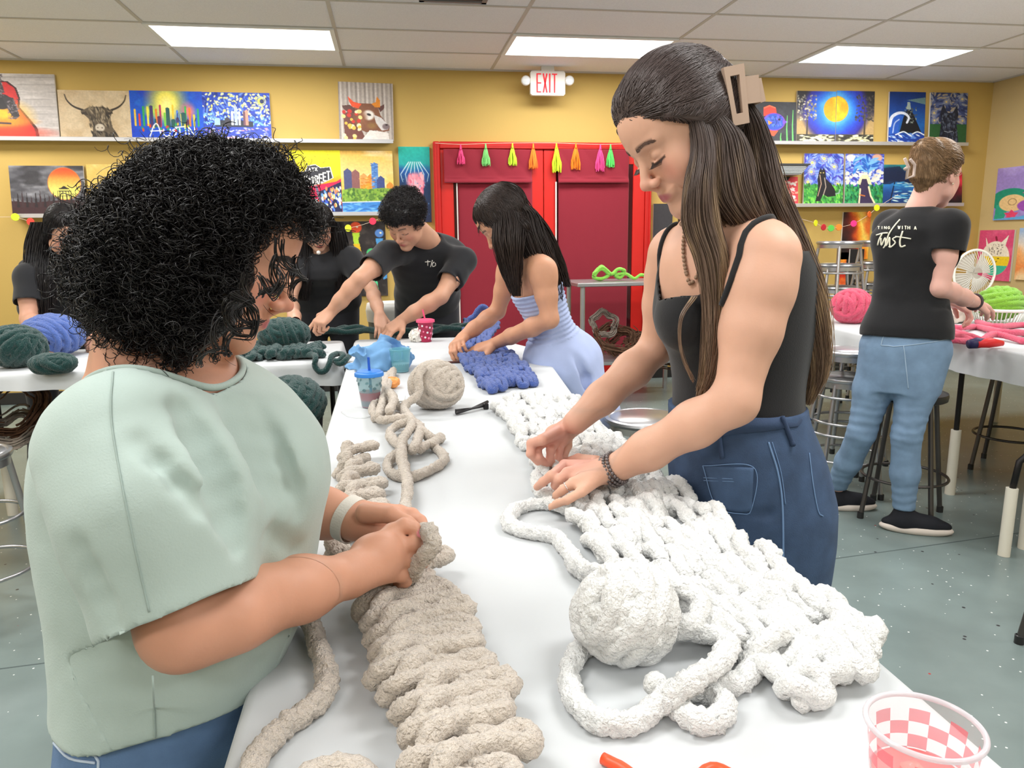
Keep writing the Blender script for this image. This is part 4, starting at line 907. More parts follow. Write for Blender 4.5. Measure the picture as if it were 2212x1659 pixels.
# the folding leg with its white pipe foot at the right edge
pvc = MATS['pvc']
e = empty('table_leg_extension', tuple(pz(2168, 1200, 0)), 'black folding table leg standing in a white pipe foot, far right', 'table leg')
p0 = pz(2168, 1200, 0); m = MB(); m.tube([p0, p0+[.012, .01, .29]], .023, 18); m.build('pipe_foot', pvc, e, auto=40)
m = MB(); m.tube([p0+[.012, .01, .27], p0+[.03, .01, .40], p0+[.10, 0, .47], p0+[.19, 0, .66]], .013, 10); m.build('folding_bar', dark_metal, e, smooth=True)
p1 = p0+[.14, .05, 0]; e = empty('table_leg_extension', tuple(p1), 'second white pipe foot cut by the right edge of the photo', 'table leg')
m = MB(); m.tube([p1, p1+[0, 0, .30]], .023, 18); m.build('pipe_foot', pvc, e, auto=40); m = MB(); m.tube([p1+[0, 0, .29], p1+[.05, 0, .66]], .013, 10); m.build('folding_bar', dark_metal, e, smooth=True)

# ---- stools
steel = mat('stool_steel', (176, 176, 178), .28, .85); steel_d = mat('stool_dark', (92, 88, 86), .35, .75); seat_black = mat('seat_black', (34, 34, 35), .45, coat=.2)
def stool(c, lab, seat_h=.61, black=False, seat_r=.152, rot=.3, z0=0, group='metal stools', legs=True):
    c = np.array([c[0], c[1], z0]); e = empty('metal_stool', tuple(c), lab, 'stool', group); lm = steel_d if black else steel; r = seat_r
    m = MB()
    if black: prof = [(0, 0), (r*.8, .0), (r, -.008), (r*1.02, -.02), (r, -.04), (r*.93, -.046), (0, -.046)]
    else: prof = [(0, 0), (r*.82, .0), (r*.86, -.005), (r*.9, 0), (r*.98, -.003), (r, -.012), (r*.97, -.02), (r*.93, -.024), (r*.93, -.05), (r*.88, -.05), (r*.88, -.03), (0, -.03)]
    m.lathe([(a, b+seat_h) for a, b in prof], c, 40); m.build('seat', seat_black if black else steel, e, auto=50)
    for k in range(4):
        a = rot+k*math.pi/2; u = np.array([math.cos(a), math.sin(a), 0]); m = MB()
        m.tube([c+u*r*.86+[0, 0, seat_h-.035], c+u*(r+.055)+[0, 0, .02]], .0115, 10); lg = m.build('leg', lm, e, auto=40)
        m = MB(); m.lathe([(0, .0), (.015, 0), (.015, .028), (.011, .03)], c+u*(r+.057), 12); m.build('rubber_tip', seat_black, lg, auto=40)
    for z, rr in ((.19, r+.036), (.38, r+.012)) if not black else ((.2, r+.032),):
        m = MB(); aa = np.linspace(0, 2*math.pi, 40, endpoint=False); m.tube([c+[rr*math.cos(t), rr*math.sin(t), z] for t in aa], .007, 8, True); m.build('foot_ring', lm, e, smooth=True)
    return e
stool((2.36, 3.08), 'black-seated metal stool behind the jeans of the woman with the printed shirt', black=True, rot=.0)
stool((2.30, 3.47), 'silver stool left of the woman in jeans, lower of the nested pair', rot=.5, group='silver stools nested beside the jeans'); stool((2.30, 3.47), 'silver stool left of the woman in jeans, upper of the nested pair', rot=1.28, z0=.135, group='silver stools nested beside the jeans')
stool((3.42, 3.62), 'stool under the right table, its leg and ring showing at the right edge', black=True, rot=3.0)
stool((2.16, 1.86), 'stool at the lower right edge, only a leg in the photo', black=True, rot=2.6)
stool((.99, 2.83), 'round silver stool behind the arms of the long-haired girl', rot=.9, seat_r=.165)
stool((-1.49, 2.78), 'silver stool at the left edge behind the curly-haired woman', rot=.35)
for k in range(5): stool(tuple(py(1811, 560, 5.25)[:2]), ['lowest', 'second lowest', 'middle', 'second highest', 'topmost'][k]+' stool of the tall silver stack before the fiery canvases', rot=.6+.5*k, z0=.165*k, group='stools stacked against the wall', seat_r=.165)
for k in range(5): stool(tuple(py(1899, 560, 5.55)[:2]), ['lowest', 'second lowest', 'middle', 'second highest', 'topmost'][k]+' stool of the stack half hidden by the woman in the printed shirt', rot=.2+.6*k, z0=.165*k, group='stools in the hidden stack', seat_r=.165)

# ---- yarn
def yarn_mat(nm, c, fuzz=1.0): return mat(nm, c, .95, bump=(240, 1.0*fuzz, .008), var=(90, .07), sheen=.35, spec=.2)
Y_WHITE = yarn_mat('yarn_white', (236, 236, 234), .9); Y_BEIGE = yarn_mat('yarn_beige', (204, 192, 179)); Y_BLUE = yarn_mat('yarn_blue', (72, 98, 172)); Y_GREEN = yarn_mat('yarn_green', (16, 62, 60))
Y_LIME = yarn_mat('yarn_lime', (140, 200, 60)); Y_LIME2 = yarn_mat('yarn_lime_bright', (150, 226, 84)); Y_PINK = yarn_mat('yarn_pink', (242, 96, 128)); Y_PERI = yarn_mat('yarn_periwinkle', (84, 112, 186))
def yarn(P, r, n=14, step=None, amp=.13, closed=False, seed=0, nf=None):
    P = catmull(P, step or r*.42, closed); m = len(P)
    s = np.cumsum(np.r_[0, np.linalg.norm(np.diff(P, axis=0), axis=1)]); L = s[-1]
    rad = np.full(m, r)*(1+.08*noise3(np.c_[s/(r*3), s*0, s*0+seed], 1, seed))
    if not closed: q = np.minimum(s, L-s)/r; rad = rad*np.sqrt(np.clip(1-(1-np.clip(q, 0, 1))**2, .0, 1))
    T = np.gradient(P, axis=0); T /= np.linalg.norm(T, axis=1)[:, None]+1e-12
    ref = np.array([.1, .2, .97]); N1 = np.cross(T, ref); N1 /= np.linalg.norm(N1, axis=1)[:, None]+1e-9
    for i in range(1, m):
        if N1[i]@N1[i-1] < 0: N1[i] = -N1[i]
    B = np.cross(T, N1); a = np.arange(n)*2*math.pi/n
    U = np.cos(a)[None, :, None]*N1[:, None]+np.sin(a)[None, :, None]*B[:, None]
    V = P[:, None]+rad[:, None, None]*U
    nn = fbm(V, nf or .75/r, seed, 2)*1.3
    if n >= 14: nn = nn+1.7*np.abs(noise3(V, 170, seed+3))+.7*noise3(V, 330, seed+5)-.55
    V = V+U*(nn*amp*rad[:, None])[..., None]
    i, k = np.meshgrid(np.arange(m if closed else m-1), np.arange(n), indexing='ij'); k2 = (k+1) % n; j = (i+1) % m
    return V.reshape(-1, 3), np.stack([i*n+k, i*n+k2, j*n+k2, j*n+k], -1).reshape(-1, 4)
def merge(parts):
    V, F, o = [], [], 0
    for v, f in parts: V.append(v); F.append(f+o); o += len(v)
    return np.vstack(V), np.vstack(F)
def ball(c, R, r, bundles=9, wraps=5, n=12, seed=0, amp=.12, sq=(1, 1, 1), core=True):
    rg = np.random.default_rng(seed); parts = []; c = np.asarray(c, float)
    for b in range(bundles):
        ax = nrm(rg.normal(size=3)*[1, 1, .8]); u = nrm(np.cross(ax, rg.normal(size=3))); v = np.cross(ax, u); Rb = R-r-(bundles-1-b)*r*.16
        for k in range(wraps):
            h = (k-(wraps-1)/2)*2*r*.97; h += rg.normal()*r*.12
            if abs(h) > Rb*.9: continue
            rr = math.sqrt(Rb*Rb-h*h); t = np.linspace(0, 2*math.pi, 26, endpoint=False)
            wob = r*.25*np.sin(2*t+rg.uniform(0, 6))
            pts = c+(ax*(h+0*t[:, None])+ax*wob[:, None]+u*(rr*np.cos(t))[:, None]+v*(rr*np.sin(t))[:, None])*np.array(sq)
            parts.append(yarn(pts, r, n, r*(.34 if n >= 14 else .55), amp, True, seed*31+b*7+k))
    return merge(parts)
def yobj(name, parts, m, lab, cat='yarn', group=None, floor_z=None):
    V, F = merge(parts) if isinstance(parts, list) else parts
    if floor_z is not None: V[:, 2] = np.maximum(V[:, 2], floor_z+.0005)
    return tag(np_mesh(name, V, F, m), lab, cat, group)
def tz(pts, r, lift=None):
    """pixel polyline on the table top; third value lifts the strand (in strand diameters)"""
    out = []
    for p in pts:
        l = p[2] if len(p) > 2 else 0; out.append(pz(p[0], p[1], TBL+r*.92+l*2*r))
    return out
def knit(fun, rows, st, r, seed=0, n=10, amp=.12, jit=.25, zamp=.9):
    """stocking stitch: fun(u,v)->(x,y) on the table, rows along v, stitches along u"""
    rg = np.random.default_rng(seed); parts = []; tau = np.linspace(0, 2*math.pi*st, st*12+1)
    for j in range(rows):
        vj = (j+.5)/rows; dv = 1/rows; du = 1/st
        u = tau/(2*math.pi)*du+du*.21*np.sin(2*tau); v = vj+dv*.78*np.cos(tau)
        ph = rg.uniform(0, 6, 3); u = u+du*jit*.35*np.sin(tau*.31+ph[0]); v = v+dv*jit*.5*np.sin(tau*.23+ph[1])
        xy = np.array([fun(np.clip(a, -.02, 1.02), np.clip(b, -.03, 1.03)) for a, b in zip(u, v)])
        z = TBL+r*1.25+r*zamp*np.cos(2*tau+ph[2]*.0)*-.8+r*.5*np.sin(tau*.17+ph[2])*jit+r*.3
        parts.append(yarn(np.c_[xy, np.maximum(z, TBL+r*.9)], r, n, r*(.34 if n >= 14 else .7), amp, False, seed+j))
    return parts
def quadmap(p00, p10, p11, p01, rng_mid=None):
    A0, B0, C0, D0 = [pz(p[0], p[1], TBL)[:2] for p in (p00, p10, p11, p01)]
    return lambda u, v: (1-v)*((1-u)*A0+u*B0)+v*((1-u)*D0+u*C0)
def curvemap(left, right):
    """left/right: pixel polylines of the two long edges (same count)"""
    Lp = catmull([pz(p[0], p[1], TBL) for p in left], .02); Rp = catmull([pz(p[0], p[1], TBL) for p in right], .02)
    def f(u, v):
        a = Lp[int(np.clip(v, 0, 1)*(len(Lp)-1))][:2]; b = Rp[int(np.clip(v, 0, 1)*(len(Rp)-1))][:2]
        a = a+(0 if 0 <= v <= 1 else 1)*(v-np.clip(v, 0, 1))*(Lp[-1]-Lp[0])[:2]; b = b+(0 if 0 <= v <= 1 else 1)*(v-np.clip(v, 0, 1))*(Rp[-1]-Rp[0])[:2]
        return (1-u)*a+u*b
    return f
# white blanket: far part and near part are one knitted piece
rW = .0135
fm = curvemap([(1062, 880), (1110, 935), (1150, 1000), (1190, 1060), (1215, 1105), (1300, 1215), (1410, 1320), (1540, 1395), (1700, 1500)],
              [(1232, 872), (1290, 925), (1335, 965), (1385, 1010), (1425, 1050), (1530, 1130), (1650, 1230), (1770, 1320), (1880, 1410)])
parts = knit(fm, 31, 6, .0125, 3, 16, .20, 1.35)
for k, (c, rr) in enumerate((((1735, 1515), .03), ((1810, 1440), .034), ((1850, 1400), .028), ((1690, 1440), .03), ((1775, 1480), .03), ((1610, 1330), .03), ((1480, 1230), .026))):
    q = on(c[0], c[1]); t = np.linspace(0, 2*math.pi, 9, endpoint=False)+k; parts.append(yarn([q+[rr*math.cos(a)*.75, rr*math.sin(a)*.62, .02+.010*math.sin(2*a+k)] for a in t], rW*.98, 14, None, .16, True, 60+k))
yobj('knitted_blanket', parts, Y_WHITE, 'white chunky knitted blanket under the hands of the long-haired girl', 'blanket', floor_z=TBL)
c = on(1362, 1452); V, F = ball(c+[0.002, .03, .062], .066, .0125, 8, 6, 18, 5, .13, (1.08, 1, .95)); yobj('yarn_ball', (V, F), Y_WHITE, 'white fluffy yarn ball at the near end of the white blanket', 'yarn ball', floor_z=TBL)
W1 = tz([(1400, 1375, .6), (1300, 1375, .2), (1242, 1420), (1232, 1490), (1280, 1552), (1365, 1562), (1432, 1515, .3), (1500, 1470, 1), (1560, 1425, .8), (1568, 1382, .5), (1500, 1362, .6), (1450, 1340, 1)], rW)
W2 = tz([(1452, 1500, .6), (1505, 1490), (1552, 1505), (1562, 1540), (1525, 1562), (1475, 1540), (1432, 1500, .1), (1400, 1462, 1)], rW)
W3 = tz([(1530, 1470), (1588, 1476), (1630, 1440), (1650, 1395, .8), (1700, 1360, 1.2)], rW)
W4 = tz([(1225, 1092, .8), (1180, 1088), (1118, 1098), (1098, 1130), (1140, 1148), (1195, 1158), (1232, 1195), (1252, 1230), (1310, 1255), (1372, 1272), (1400, 1300, .6)], rW)
W5 = tz([(1235, 1220), (1290, 1235, .6), (1340, 1225, 1), (1365, 1240, .6), (1352, 1284), (1312, 1280)], rW)
W6 = tz([(1395, 1330, .8), (1420, 1290, 1.2), (1470, 1272, 1.6), (1512, 1300, 1.4), (1500, 1345, 1), (1450, 1358, .8), (1405, 1345, .6)], rW)
W7 = tz([(1160, 1020, .2), (1170, 1062, .3), (1230, 1075, .2), (1275, 1050, .8)], rW*.9)
yobj('loose_yarn', [yarn(w_, rW, 22, .0032, .20, False, 80+i) for i, w_ in enumerate((W1, W2, W3, W4, W5, W6, W7))], Y_WHITE, 'loose white yarn looping around the white ball and along the blanket edge', 'yarn', floor_z=TBL)
# beige pieces
rB = .0118
def accordion(Lp, Rp, rows, r, seed, lift=1.0, n=22):
    rg = np.random.default_rng(seed); Lc = catmull([on(*p) for p in Lp], .005); Rc = catmull([on(*p) for p in Rp], .005); parts = []
    for j in range(rows):
        t = j/(rows-1); a = Lc[int(t*(len(Lc)-1))].copy(); b = Rc[int(t*(len(Rc)-1))].copy(); d = b-a; L = np.linalg.norm(d); d /= L; nn = np.array([-d[1], d[0], 0])
        b = b+d*rg.uniform(-.034, .024); a = a+d*rg.uniform(-.006, .012); lf = lift*rg.uniform(.5, 1.9); L = np.linalg.norm(b-a); g = r*1.02
        up = lambda f, h: a+d*L*f+np.array([0, 0, r+h])
        w1, w2 = rg.normal(0, r*.35, 2)
        pts = [up(-.0, r*.4)-nn*g*.4, up(.12, r*2.2)-nn*(g*1.3-w1), up(.4, r*(1.6+lf*.5))-nn*(g-w1), up(.7, r*(1.0+lf*.8))-nn*(g+w2), up(.93, r*(.6+lf))-nn*g*.9, up(1.0, r*(.5+lf)),
               up(.93, r*(.6+lf))+nn*g*.9, up(.7, r*(.9+lf*.6))+nn*(g+w1), up(.42, r*(1.0+lf*.5))+nn*(g-w2), up(.15, r*.8)+nn*g*1.2, up(.02, r*.2)+nn*g*.6]
        parts.append(yarn(pts, r*rg.uniform(.96, 1.08), n, r*.26, .16, False, seed+j*3))
        # interlocking stitch lying over the left third
        f0 = rg.uniform(.2, .34); q = [up(f0-.13, r*1.2)-nn*g*1.6, up(f0, r*3.0), up(f0+.16, r*2.6)+nn*g*1.4, up(f0+.26, r*1.4)+nn*g*2.4]
        parts.append(yarn(q, r, n, r*.26, .16, False, seed+j*3+1))
    return parts
P = accordion([(775, 1300), (772, 1360), (785, 1440), (815, 1520), (860, 1590), (880, 1680), (890, 1760)], [(945, 1252), (985, 1340), (1025, 1425), (1082, 1500), (1098, 1575), (1100, 1650), (1090, 1740)], 12, rB*1.08, 31)
P.append(yarn([on(960, 1800, rB), on(840, 1740, rB), on(780, 1672, rB), on(715, 1660, rB*1.2), on(660, 1685, rB*1.1), on(640, 1740, rB)], rB*1.15, 14, None, .16, False, 4))
yobj('knitted_blanket', P, Y_BEIGE, 'beige chunky knitted strip lying in front of the curly-haired woman', 'blanket', floor_z=TBL)
P = accordion([(722, 1180), (725, 1110), (735, 1060), (735, 1010)], [(800, 1160), (830, 1105), (822, 1052), (790, 1000)], 7, rB, 51)
P.append(yarn([on(722, 1030, .012), on(750, 1005, .02), on(775, 992, .02), on(802, 990, .016)], rB, 14, None, .16, False, 6))
P += accordion([(712, 1240), (712, 1175)], [(770, 1225), (765, 1165)], 3, rB, 71)
yobj('knitted_blanket', P, Y_BEIGE, 'beige knitted piece with loose loops behind the wrist with the white watch band', 'blanket', floor_z=TBL)
cB = on(945, 885); V, F = ball(cB+[0, .02, .075], .082, rB*.98, 9, 5, 14, 8, .13, (1.12, 1, .95)); yobj('yarn_ball', (V, F), Y_BEIGE, 'large beige yarn ball in the middle of the long table', 'yarn ball', floor_z=TBL)
HB = pz(905, 1160, .90)
S1 = [cB+[-.035, -.03, .145], cB+[-.055, -.06, .12], cB+[-.06, -.085, .07]]+tz([(872, 880, 1.2), (890, 915, 1.4), (868, 955, 1.2), (870, 1000, 1), (880, 1045, 1), (876, 1090, .6)], rB)+[pz(878, 1118, .84), pz(896, 1140, .875), HB]
S2 = tz([(800, 905), (850, 900), (880, 895), (850, 870, .8), (825, 860, .6), (805, 880, .2), (820, 905, .8), (850, 905, 1.2), (885, 905, 1.2), (910, 930, 1), (938, 950, .3), (952, 945, .2), (900, 970, .5), (858, 958, .4), (842, 935, .2), (870, 915, 1), (905, 920, 1), (900, 955, 1), (890, 975, .8)], rB)
S3 = tz([(868, 972, .6), (838, 1000), (845, 1022), (885, 1030, .1), (930, 1015), (960, 992), (942, 968), (930, 955, .8)], rB)
S4 = tz([(818, 900, 1.2), (835, 840, .8), (850, 800, .3), (830, 830, 1), (850, 860, 2), (840, 890, 2)], rB)
yobj('loose_yarn', [yarn(s_, rB, 20, .0032, .18, False, 90+i) for i, s_ in enumerate((S1, S2, S3, S4))], Y_BEIGE, 'loose beige yarn with a knot, running from the beige ball to the hands', 'yarn', floor_z=TBL)
S5 = [pz(905, 1152, .905), pz(925, 1150, .925), pz(936, 1175, .92), pz(920, 1200, .905), pz(900, 1222, .885), pz(885, 1245, .86), pz(862, 1262, .84), pz(830, 1285, .83)]
S6 = [pz(655, 1310, .83), pz(672, 1345, .82)]+tz([(688, 1400, .1), (708, 1465), (690, 1512), (640, 1552), (590, 1592), (555, 1635), (530, 1690)], rB*1.05)
yobj('loose_yarn', [yarn(S5, rB*1.0, 22, .003, .2, False, 97), yarn(S6, rB*1.12, 22, .003, .2, False, 98)], Y_BEIGE, 'beige yarn end held in the fingers and trailing off at the lower left', 'yarn', floor_z=TBL)
# blue blanket at the far end
fm = curvemap([(985, 765), (1000, 790), (1020, 815), (1050, 850)], [(1075, 762), (1110, 775), (1130, 800), (1160, 832)])
parts = knit(fm, 17, 7, .0125, 15, 8, .12, .9)
fm2 = curvemap([(1005, 700), (1000, 730), (985, 762)], [(1080, 705), (1060, 735), (1080, 762)]); parts += knit(fm2, 10, 5, .0125, 16, 8, .12, .9)
t_ = np.linspace(0, 1, 14); parts.append(yarn([py(1010+75*t, 685-14*math.sin(t*3.1)+8*math.sin(t*11), 3.42) for t in t_], .016, 8, .012, .15, False, 5))
yobj('knitted_blanket', parts, Y_BLUE, 'royal blue knitted blanket at the far end of the long table', 'blanket', floor_z=TBL)
# dark green yarn on the left table
gz = TBL
def gball(px_, py_, R, lab, r=.016, sq=(1, 1, .85), seed=0, m=Y_GREEN, n=9, cat='yarn ball', z=TBL, group=None):
    q = pz(px_, py_, z); return yobj('yarn_ball', ball(q+[0, R*.7, R*sq[2]*.98], R, r, 7, 5, n, seed, .14, sq), m, lab, cat, group, floor_z=z)
gball(612, 765, .105, 'dark green yarn ball beside the pointing hand', sq=(1.25, 1, .8), seed=21)
gball(20, 800, .115, 'dark green yarn ball at the left edge of the left table', sq=(1.1, 1, .8), seed=22)
gball(100, 775, .125, 'periwinkle blue yarn ball at the left, behind the green one', seed=23, m=Y_PERI, sq=(1.2, 1, .8))
fm = curvemap([(455, 790), (560, 782), (690, 776)], [(455, 760), (560, 755), (700, 762)]); parts = knit(fm, 20, 3, .016, 25, 8, .14, .9)
fm = curvemap([(640, 742), (760, 728), (850, 720), (1010, 722)], [(640, 722), (760, 708), (850, 702), (1010, 706)])
yobj('knitted_blanket', parts, Y_GREEN, 'dark green knitted strip on the left table, behind the sage shirt', 'blanket', floor_z=TBL)
P_ = [pz(690+350*t, 727-8*t-3*math.sin(t*9), TBL) for t in np.linspace(0, 1, 14)]; parts = []
for k in range(3): parts.append(yarn([p+[0, .035*k, .019+.010*math.sin(i*2+k*2)+.008*(k % 2)] for i, p in enumerate(P_)], .017, 8, .014, .15, False, k))
yobj('knitted_blanket', parts, Y_GREEN, 'dark green knitted strip in front of the leaning man', 'blanket', floor_z=TBL)
GL = [py(x_, y_, Y_) for x_, y_, Y_ in ((640, 768, 3.42), (675, 766, 3.38), (682, 772, 3.30), (680, 790, 3.285), (690, 803, 3.28), (703, 800, 3.28), (712, 785, 3.285), (716, 770, 3.31), (732, 764, 3.36), (742, 768, 3.32), (730, 780, 3.29), (722, 778, 3.30), (735, 786, 3.28), (748, 776, 3.29), (756, 766, 3.33))]
V, F = yarn(GL, .0125, 9, .008, .1, False, 3); tag(np_mesh('loose_yarn', V, F, Y_GREEN), 'dark green yarn end dangling over the edge of the left table', 'yarn')
gball(105, 812, .07, 'small tangle of dark green yarn between the two balls at the left', seed=24, sq=(1.5, .8, .6), cat='yarn')
# skeins on a stool below the left table
st_ = py(640, 1010, 2.98); b2 = py(640, 962, 3.0); b1 = py(632, 872, 3.0)
stool((b1[0], 3.0), 'stool carrying the dark green yarn under the left table', seat_h=float(b2[2]-.085), black=True, rot=.5, seat_r=.13)
yobj('yarn_ball', ball(b1, .135, .017, 7, 6, 9, 41, .14, (1, 1, .82)), Y_GREEN, 'big dark green yarn ball below the left table edge', 'yarn ball')
yobj('yarn_ball', ball(b2+[.0, 0, -.02], .10, .016, 6, 5, 9, 42, .14, (1.1, 1, .62)), Y_GREEN, 'lower dark green yarn ball, half hidden by the sage shirt', 'yarn ball')
blackbox = mat('bin_black', (18, 18, 20), .6)
e = empty('storage_bin', (-.55, 3.75, 0), 'black storage bin under the left table', 'bin')
m = MB(); m.box((-.95, 3.45, 0), (-.38, 3.85, .50), .03); m.build('tub', blackbox, e, auto=40); m = MB(); m.box((-.97, 3.43, .50), (-.36, 3.87, .54), .015); m.build('lid', blackbox, e, auto=40)
# shelves with twig wreaths: left, and behind the romper girl
twig = mat('twig_brown', (104, 74, 56), .85, var=(30, .35), bump=(120, .6, .003)); twig2 = mat('twig_grey', (150, 138, 128), .85, var=(30, .3), bump=(120, .6, .003))
def wreath(c, R, lab, m_, seed, tilt=0, grp='twig wreaths'):
    rg = np.random.default_rng(seed); S = []
    for _ in range(60):
        a0 = rg.uniform(0, 6.28); a = a0+np.linspace(0, rg.uniform(1, 2.4), 9); rr = R+rg.normal(0, R*.13)+.01*np.sin(a*5); z = rg.normal(0, R*.12)+.012*np.sin(a*4+a0)
        p = np.stack([rr*np.cos(a), rr*np.sin(a)*math.cos(tilt)-z*math.sin(tilt), rr*np.sin(a)*math.sin(tilt)+z*math.cos(tilt)], 1); S.append(c+p)
    V, F = strands_geo(np.array(S), .006, .003, 5); return tag(np_mesh('twig_wreath', V, F, m_), lab, 'wreath', grp)
wreath(py(1330, 730, 6.0), .16, 'brown twig wreath on the lower shelf behind the romper girl', twig, 1, .5); wreath(py(1400, 745, 6.0), .17, 'brown twig wreath nearest the arm of the long-haired girl', twig, 2, .3); wreath(py(1305, 700, 6.1), .1, 'pale twig bundle on the shelf by the red door', twig2, 3, 1.2)
wreath(py(1365, 752, 6.15), .2, 'large brown twig wreath at the back of the lower shelf, behind the others', twig, 8, .6); wreath(py(1440, 752, 6.1), .17, 'brown twig wreath at the right end of the lower shelf', twig, 9, .7)
wreath(py(22, 880, 3.75), .13, 'brown twig wreath under the left table', twig, 4, .9); wreath(py(30, 925, 3.7), .12, 'dark twig wreath lower under the left table', twig2, 5, .4)
shelf_m = mat('shelf_steel', (178, 180, 182), .35, .7)
a = py(1248, 606, 5.75); b = py(1440, 614, 5.75); zt = float((a[2]+b[2])/2)
e = empty('steel_work_table', ((a[0]+b[0])/2, 6.0, 0), 'steel work table by the red doors with lime yarn on it', 'table')
m = MB(); m.box((a[0], 5.75, zt-.03), (b[0]+.25, 6.3, zt), .004); m.build('tabletop', shelf_m, e, auto=40)
zl = float(py(1330, 780, 5.8)[2]); m = MB(); m.box((a[0]+.02, 5.78, zl-.03), (b[0]+.23, 6.27, zl), .004); m.build('lower_shelf', shelf_m, e, auto=40)
for (lx, ly) in ((a[0]+.05, 5.79), (a[0]+.05, 6.26), (b[0]+.2, 5.79), (b[0]+.2, 6.26)): m = MB(); m.tube([(lx, ly, 0), (lx, ly, zt-.02)], .02, 12); m.build('leg', shelf_m, e, auto=40)
q = [py(x_, y_, 5.95) for x_, y_ in ((1282, 590), (1300, 580), (1315, 592), (1300, 600), (1285, 596), (1300, 576), (1322, 590), (1335, 580), (1350, 584), (1340, 598), (1330, 592), (1352, 590), (1370, 600), (1385, 592), (1405, 598), (1425, 600))]
V, F = merge([yarn(q, .013, 9, .009, .12, False, 2), yarn([p+[.01*math.sin(i*3), .03, -.008*math.cos(i*2)] for i, p in enumerate(q[:11])], .013, 9, .009, .12, False, 7)]); V[:, 2] += zt+.0005-min(V[:, 2].min(), zt+.05); 
V[:, 2] = np.maximum(V[:, 2], zt+.0005); tag(np_mesh('loose_yarn', V, F, Y_LIME2), 'bright lime yarn pile on the steel work table', 'yarn')
# ---- things on the long table
def cup_shell(e, c, H_, r0, r1, mt, name='cup_body', th=.0012, n=48, rim=True):
    m = MB(); pr = [(0, .001), (r0*.94, .001), (r0, .004), (r1, H_)] + ([(r1+.0022, H_+.0005), (r1+.0026, H_+.0025), (r1, H_+.004), (r1-.002, H_+.002)] if rim else []) + [(r1-th, H_-.001), (r0-th, .006), (0, .004)]
    m.lathe(pr, c, n); return m.build(name, mt, e, smooth=True)
# blue lidded cup
c = on(800, 886)+[0, .045, 0]; e = empty('tumbler', tuple(c), 'clear dotted cup with blue lid and blue straw, holding red drink', 'cup'); H_ = .105
cup_shell(e, c, H_, .028, .041, mat('cup_clear_blue', (150, 205, 215), .1, alpha=.38, spec=.6))
m = MB(); m.lathe([(0, .0025), (.0262, .0025), (.0265, .006), (.0332, .05), (0, .05)], c, 32); m.build('drink', mat('drink_red', (190, 22, 48), .15, spec=.6), e, smooth=False, auto=40)
bl = mat('lid_blue', (52, 128, 214), .4); m = MB(); m.lathe([(0, H_+.012), (.02, H_+.014), (.034, H_+.012), (.0375, H_+.012), (.039, H_+.009), (.0445, H_+.007), (.046, H_+.002), (.0455, H_-.004), (.043, H_-.004), (.043, H_), (0, H_)], c, 48); m.build('lid', bl, e, auto=50)
m = MB(); m.tube([c+[.004, 0, .03], c+[.0, 0, H_+.055]], .0042, 12); m.build('straw', mat('straw_blue', (36, 92, 190), .35), e, auto=50)
m = MB()
for k in range(14):
    a = k*2.4; z = .06+.032*((k*5) % 7)/7; rr = .028+(.041-.028)*z/H_+.0006; u = np.array([math.cos(a), math.sin(a), 0]); vv = np.array([-math.sin(a), math.cos(a), 0]); pc = c+u*rr+[0, 0, z]; pts = [pc+vv*.006*math.cos(t)+np.array([0, 0, .0045*math.sin(t)]) for t in np.linspace(0, 6.28, 12, endpoint=False)]
    m.add(pts+[p+u*.0004 for p in pts], [list(range(12)), list(range(12, 24))]+[[i, (i+1) % 12, 12+(i+1) % 12, 12+i] for i in range(12)])
m.build('printed_dots', mat('dot_slate', (92, 120, 128), .5), e)
# pink dotted cup
c = pz(921, 740, TBL)+[0, .03, 0]; e = empty('tumbler', tuple(c), 'pink lidded cup with white and pink dots and a pink straw', 'cup')
k_ = 1.12; cup_shell(e, c, .095*k_, .026*k_, .037*k_, mat('cup_raspberry', (176, 30, 74), .3)); m = MB(); H_ = .095*k_; R2 = .042*k_; m.lathe([(0, H_+.014), (R2*.8, H_+.012), (R2, H_+.008), (R2*1.02, H_-.004), (R2*.94, H_-.004), (0, H_)], c, 40); m.build('lid', mat('lid_pink', (240, 92, 132), .4), e, auto=50)
m = MB(); m.tube([c+[0, 0, H_], c+[-.012, 0, H_+.06]], .0045, 10); m.build('straw', MATS['lid_pink'], e, auto=50)
for nm_, col_, off in (('pink_dots', '#f07aa0', 0), ('white_dots', '#e6dfe6', 1)):
    m = MB()
    for k in range(off, 34, 2):
        a = k*2.399; z = .012+.075*((k*7) % 17)/17*k_; rr = (.026+.011*z/(.095*k_))*k_+.0008; u = np.array([math.cos(a), math.sin(a), 0]); vv = np.array([-math.sin(a), math.cos(a), 0]); s_ = .0045+.0025*((k*3) % 4)/3; pc = c+u*rr+[0, 0, z]; pts = [pc+vv*s_*math.cos(t)+np.array([0, 0, s_*math.sin(t)]) for t in np.linspace(0, 6.28, 12, endpoint=False)]
        m.add(pts+[p+u*.0006 for p in pts], [list(range(12)), list(range(12, 24))]+[[i, (i+1) % 12, 12+(i+1) % 12, 12+i] for i in range(12)])
    m.build(nm_, mat('dot'+nm_, col_, .5), e)
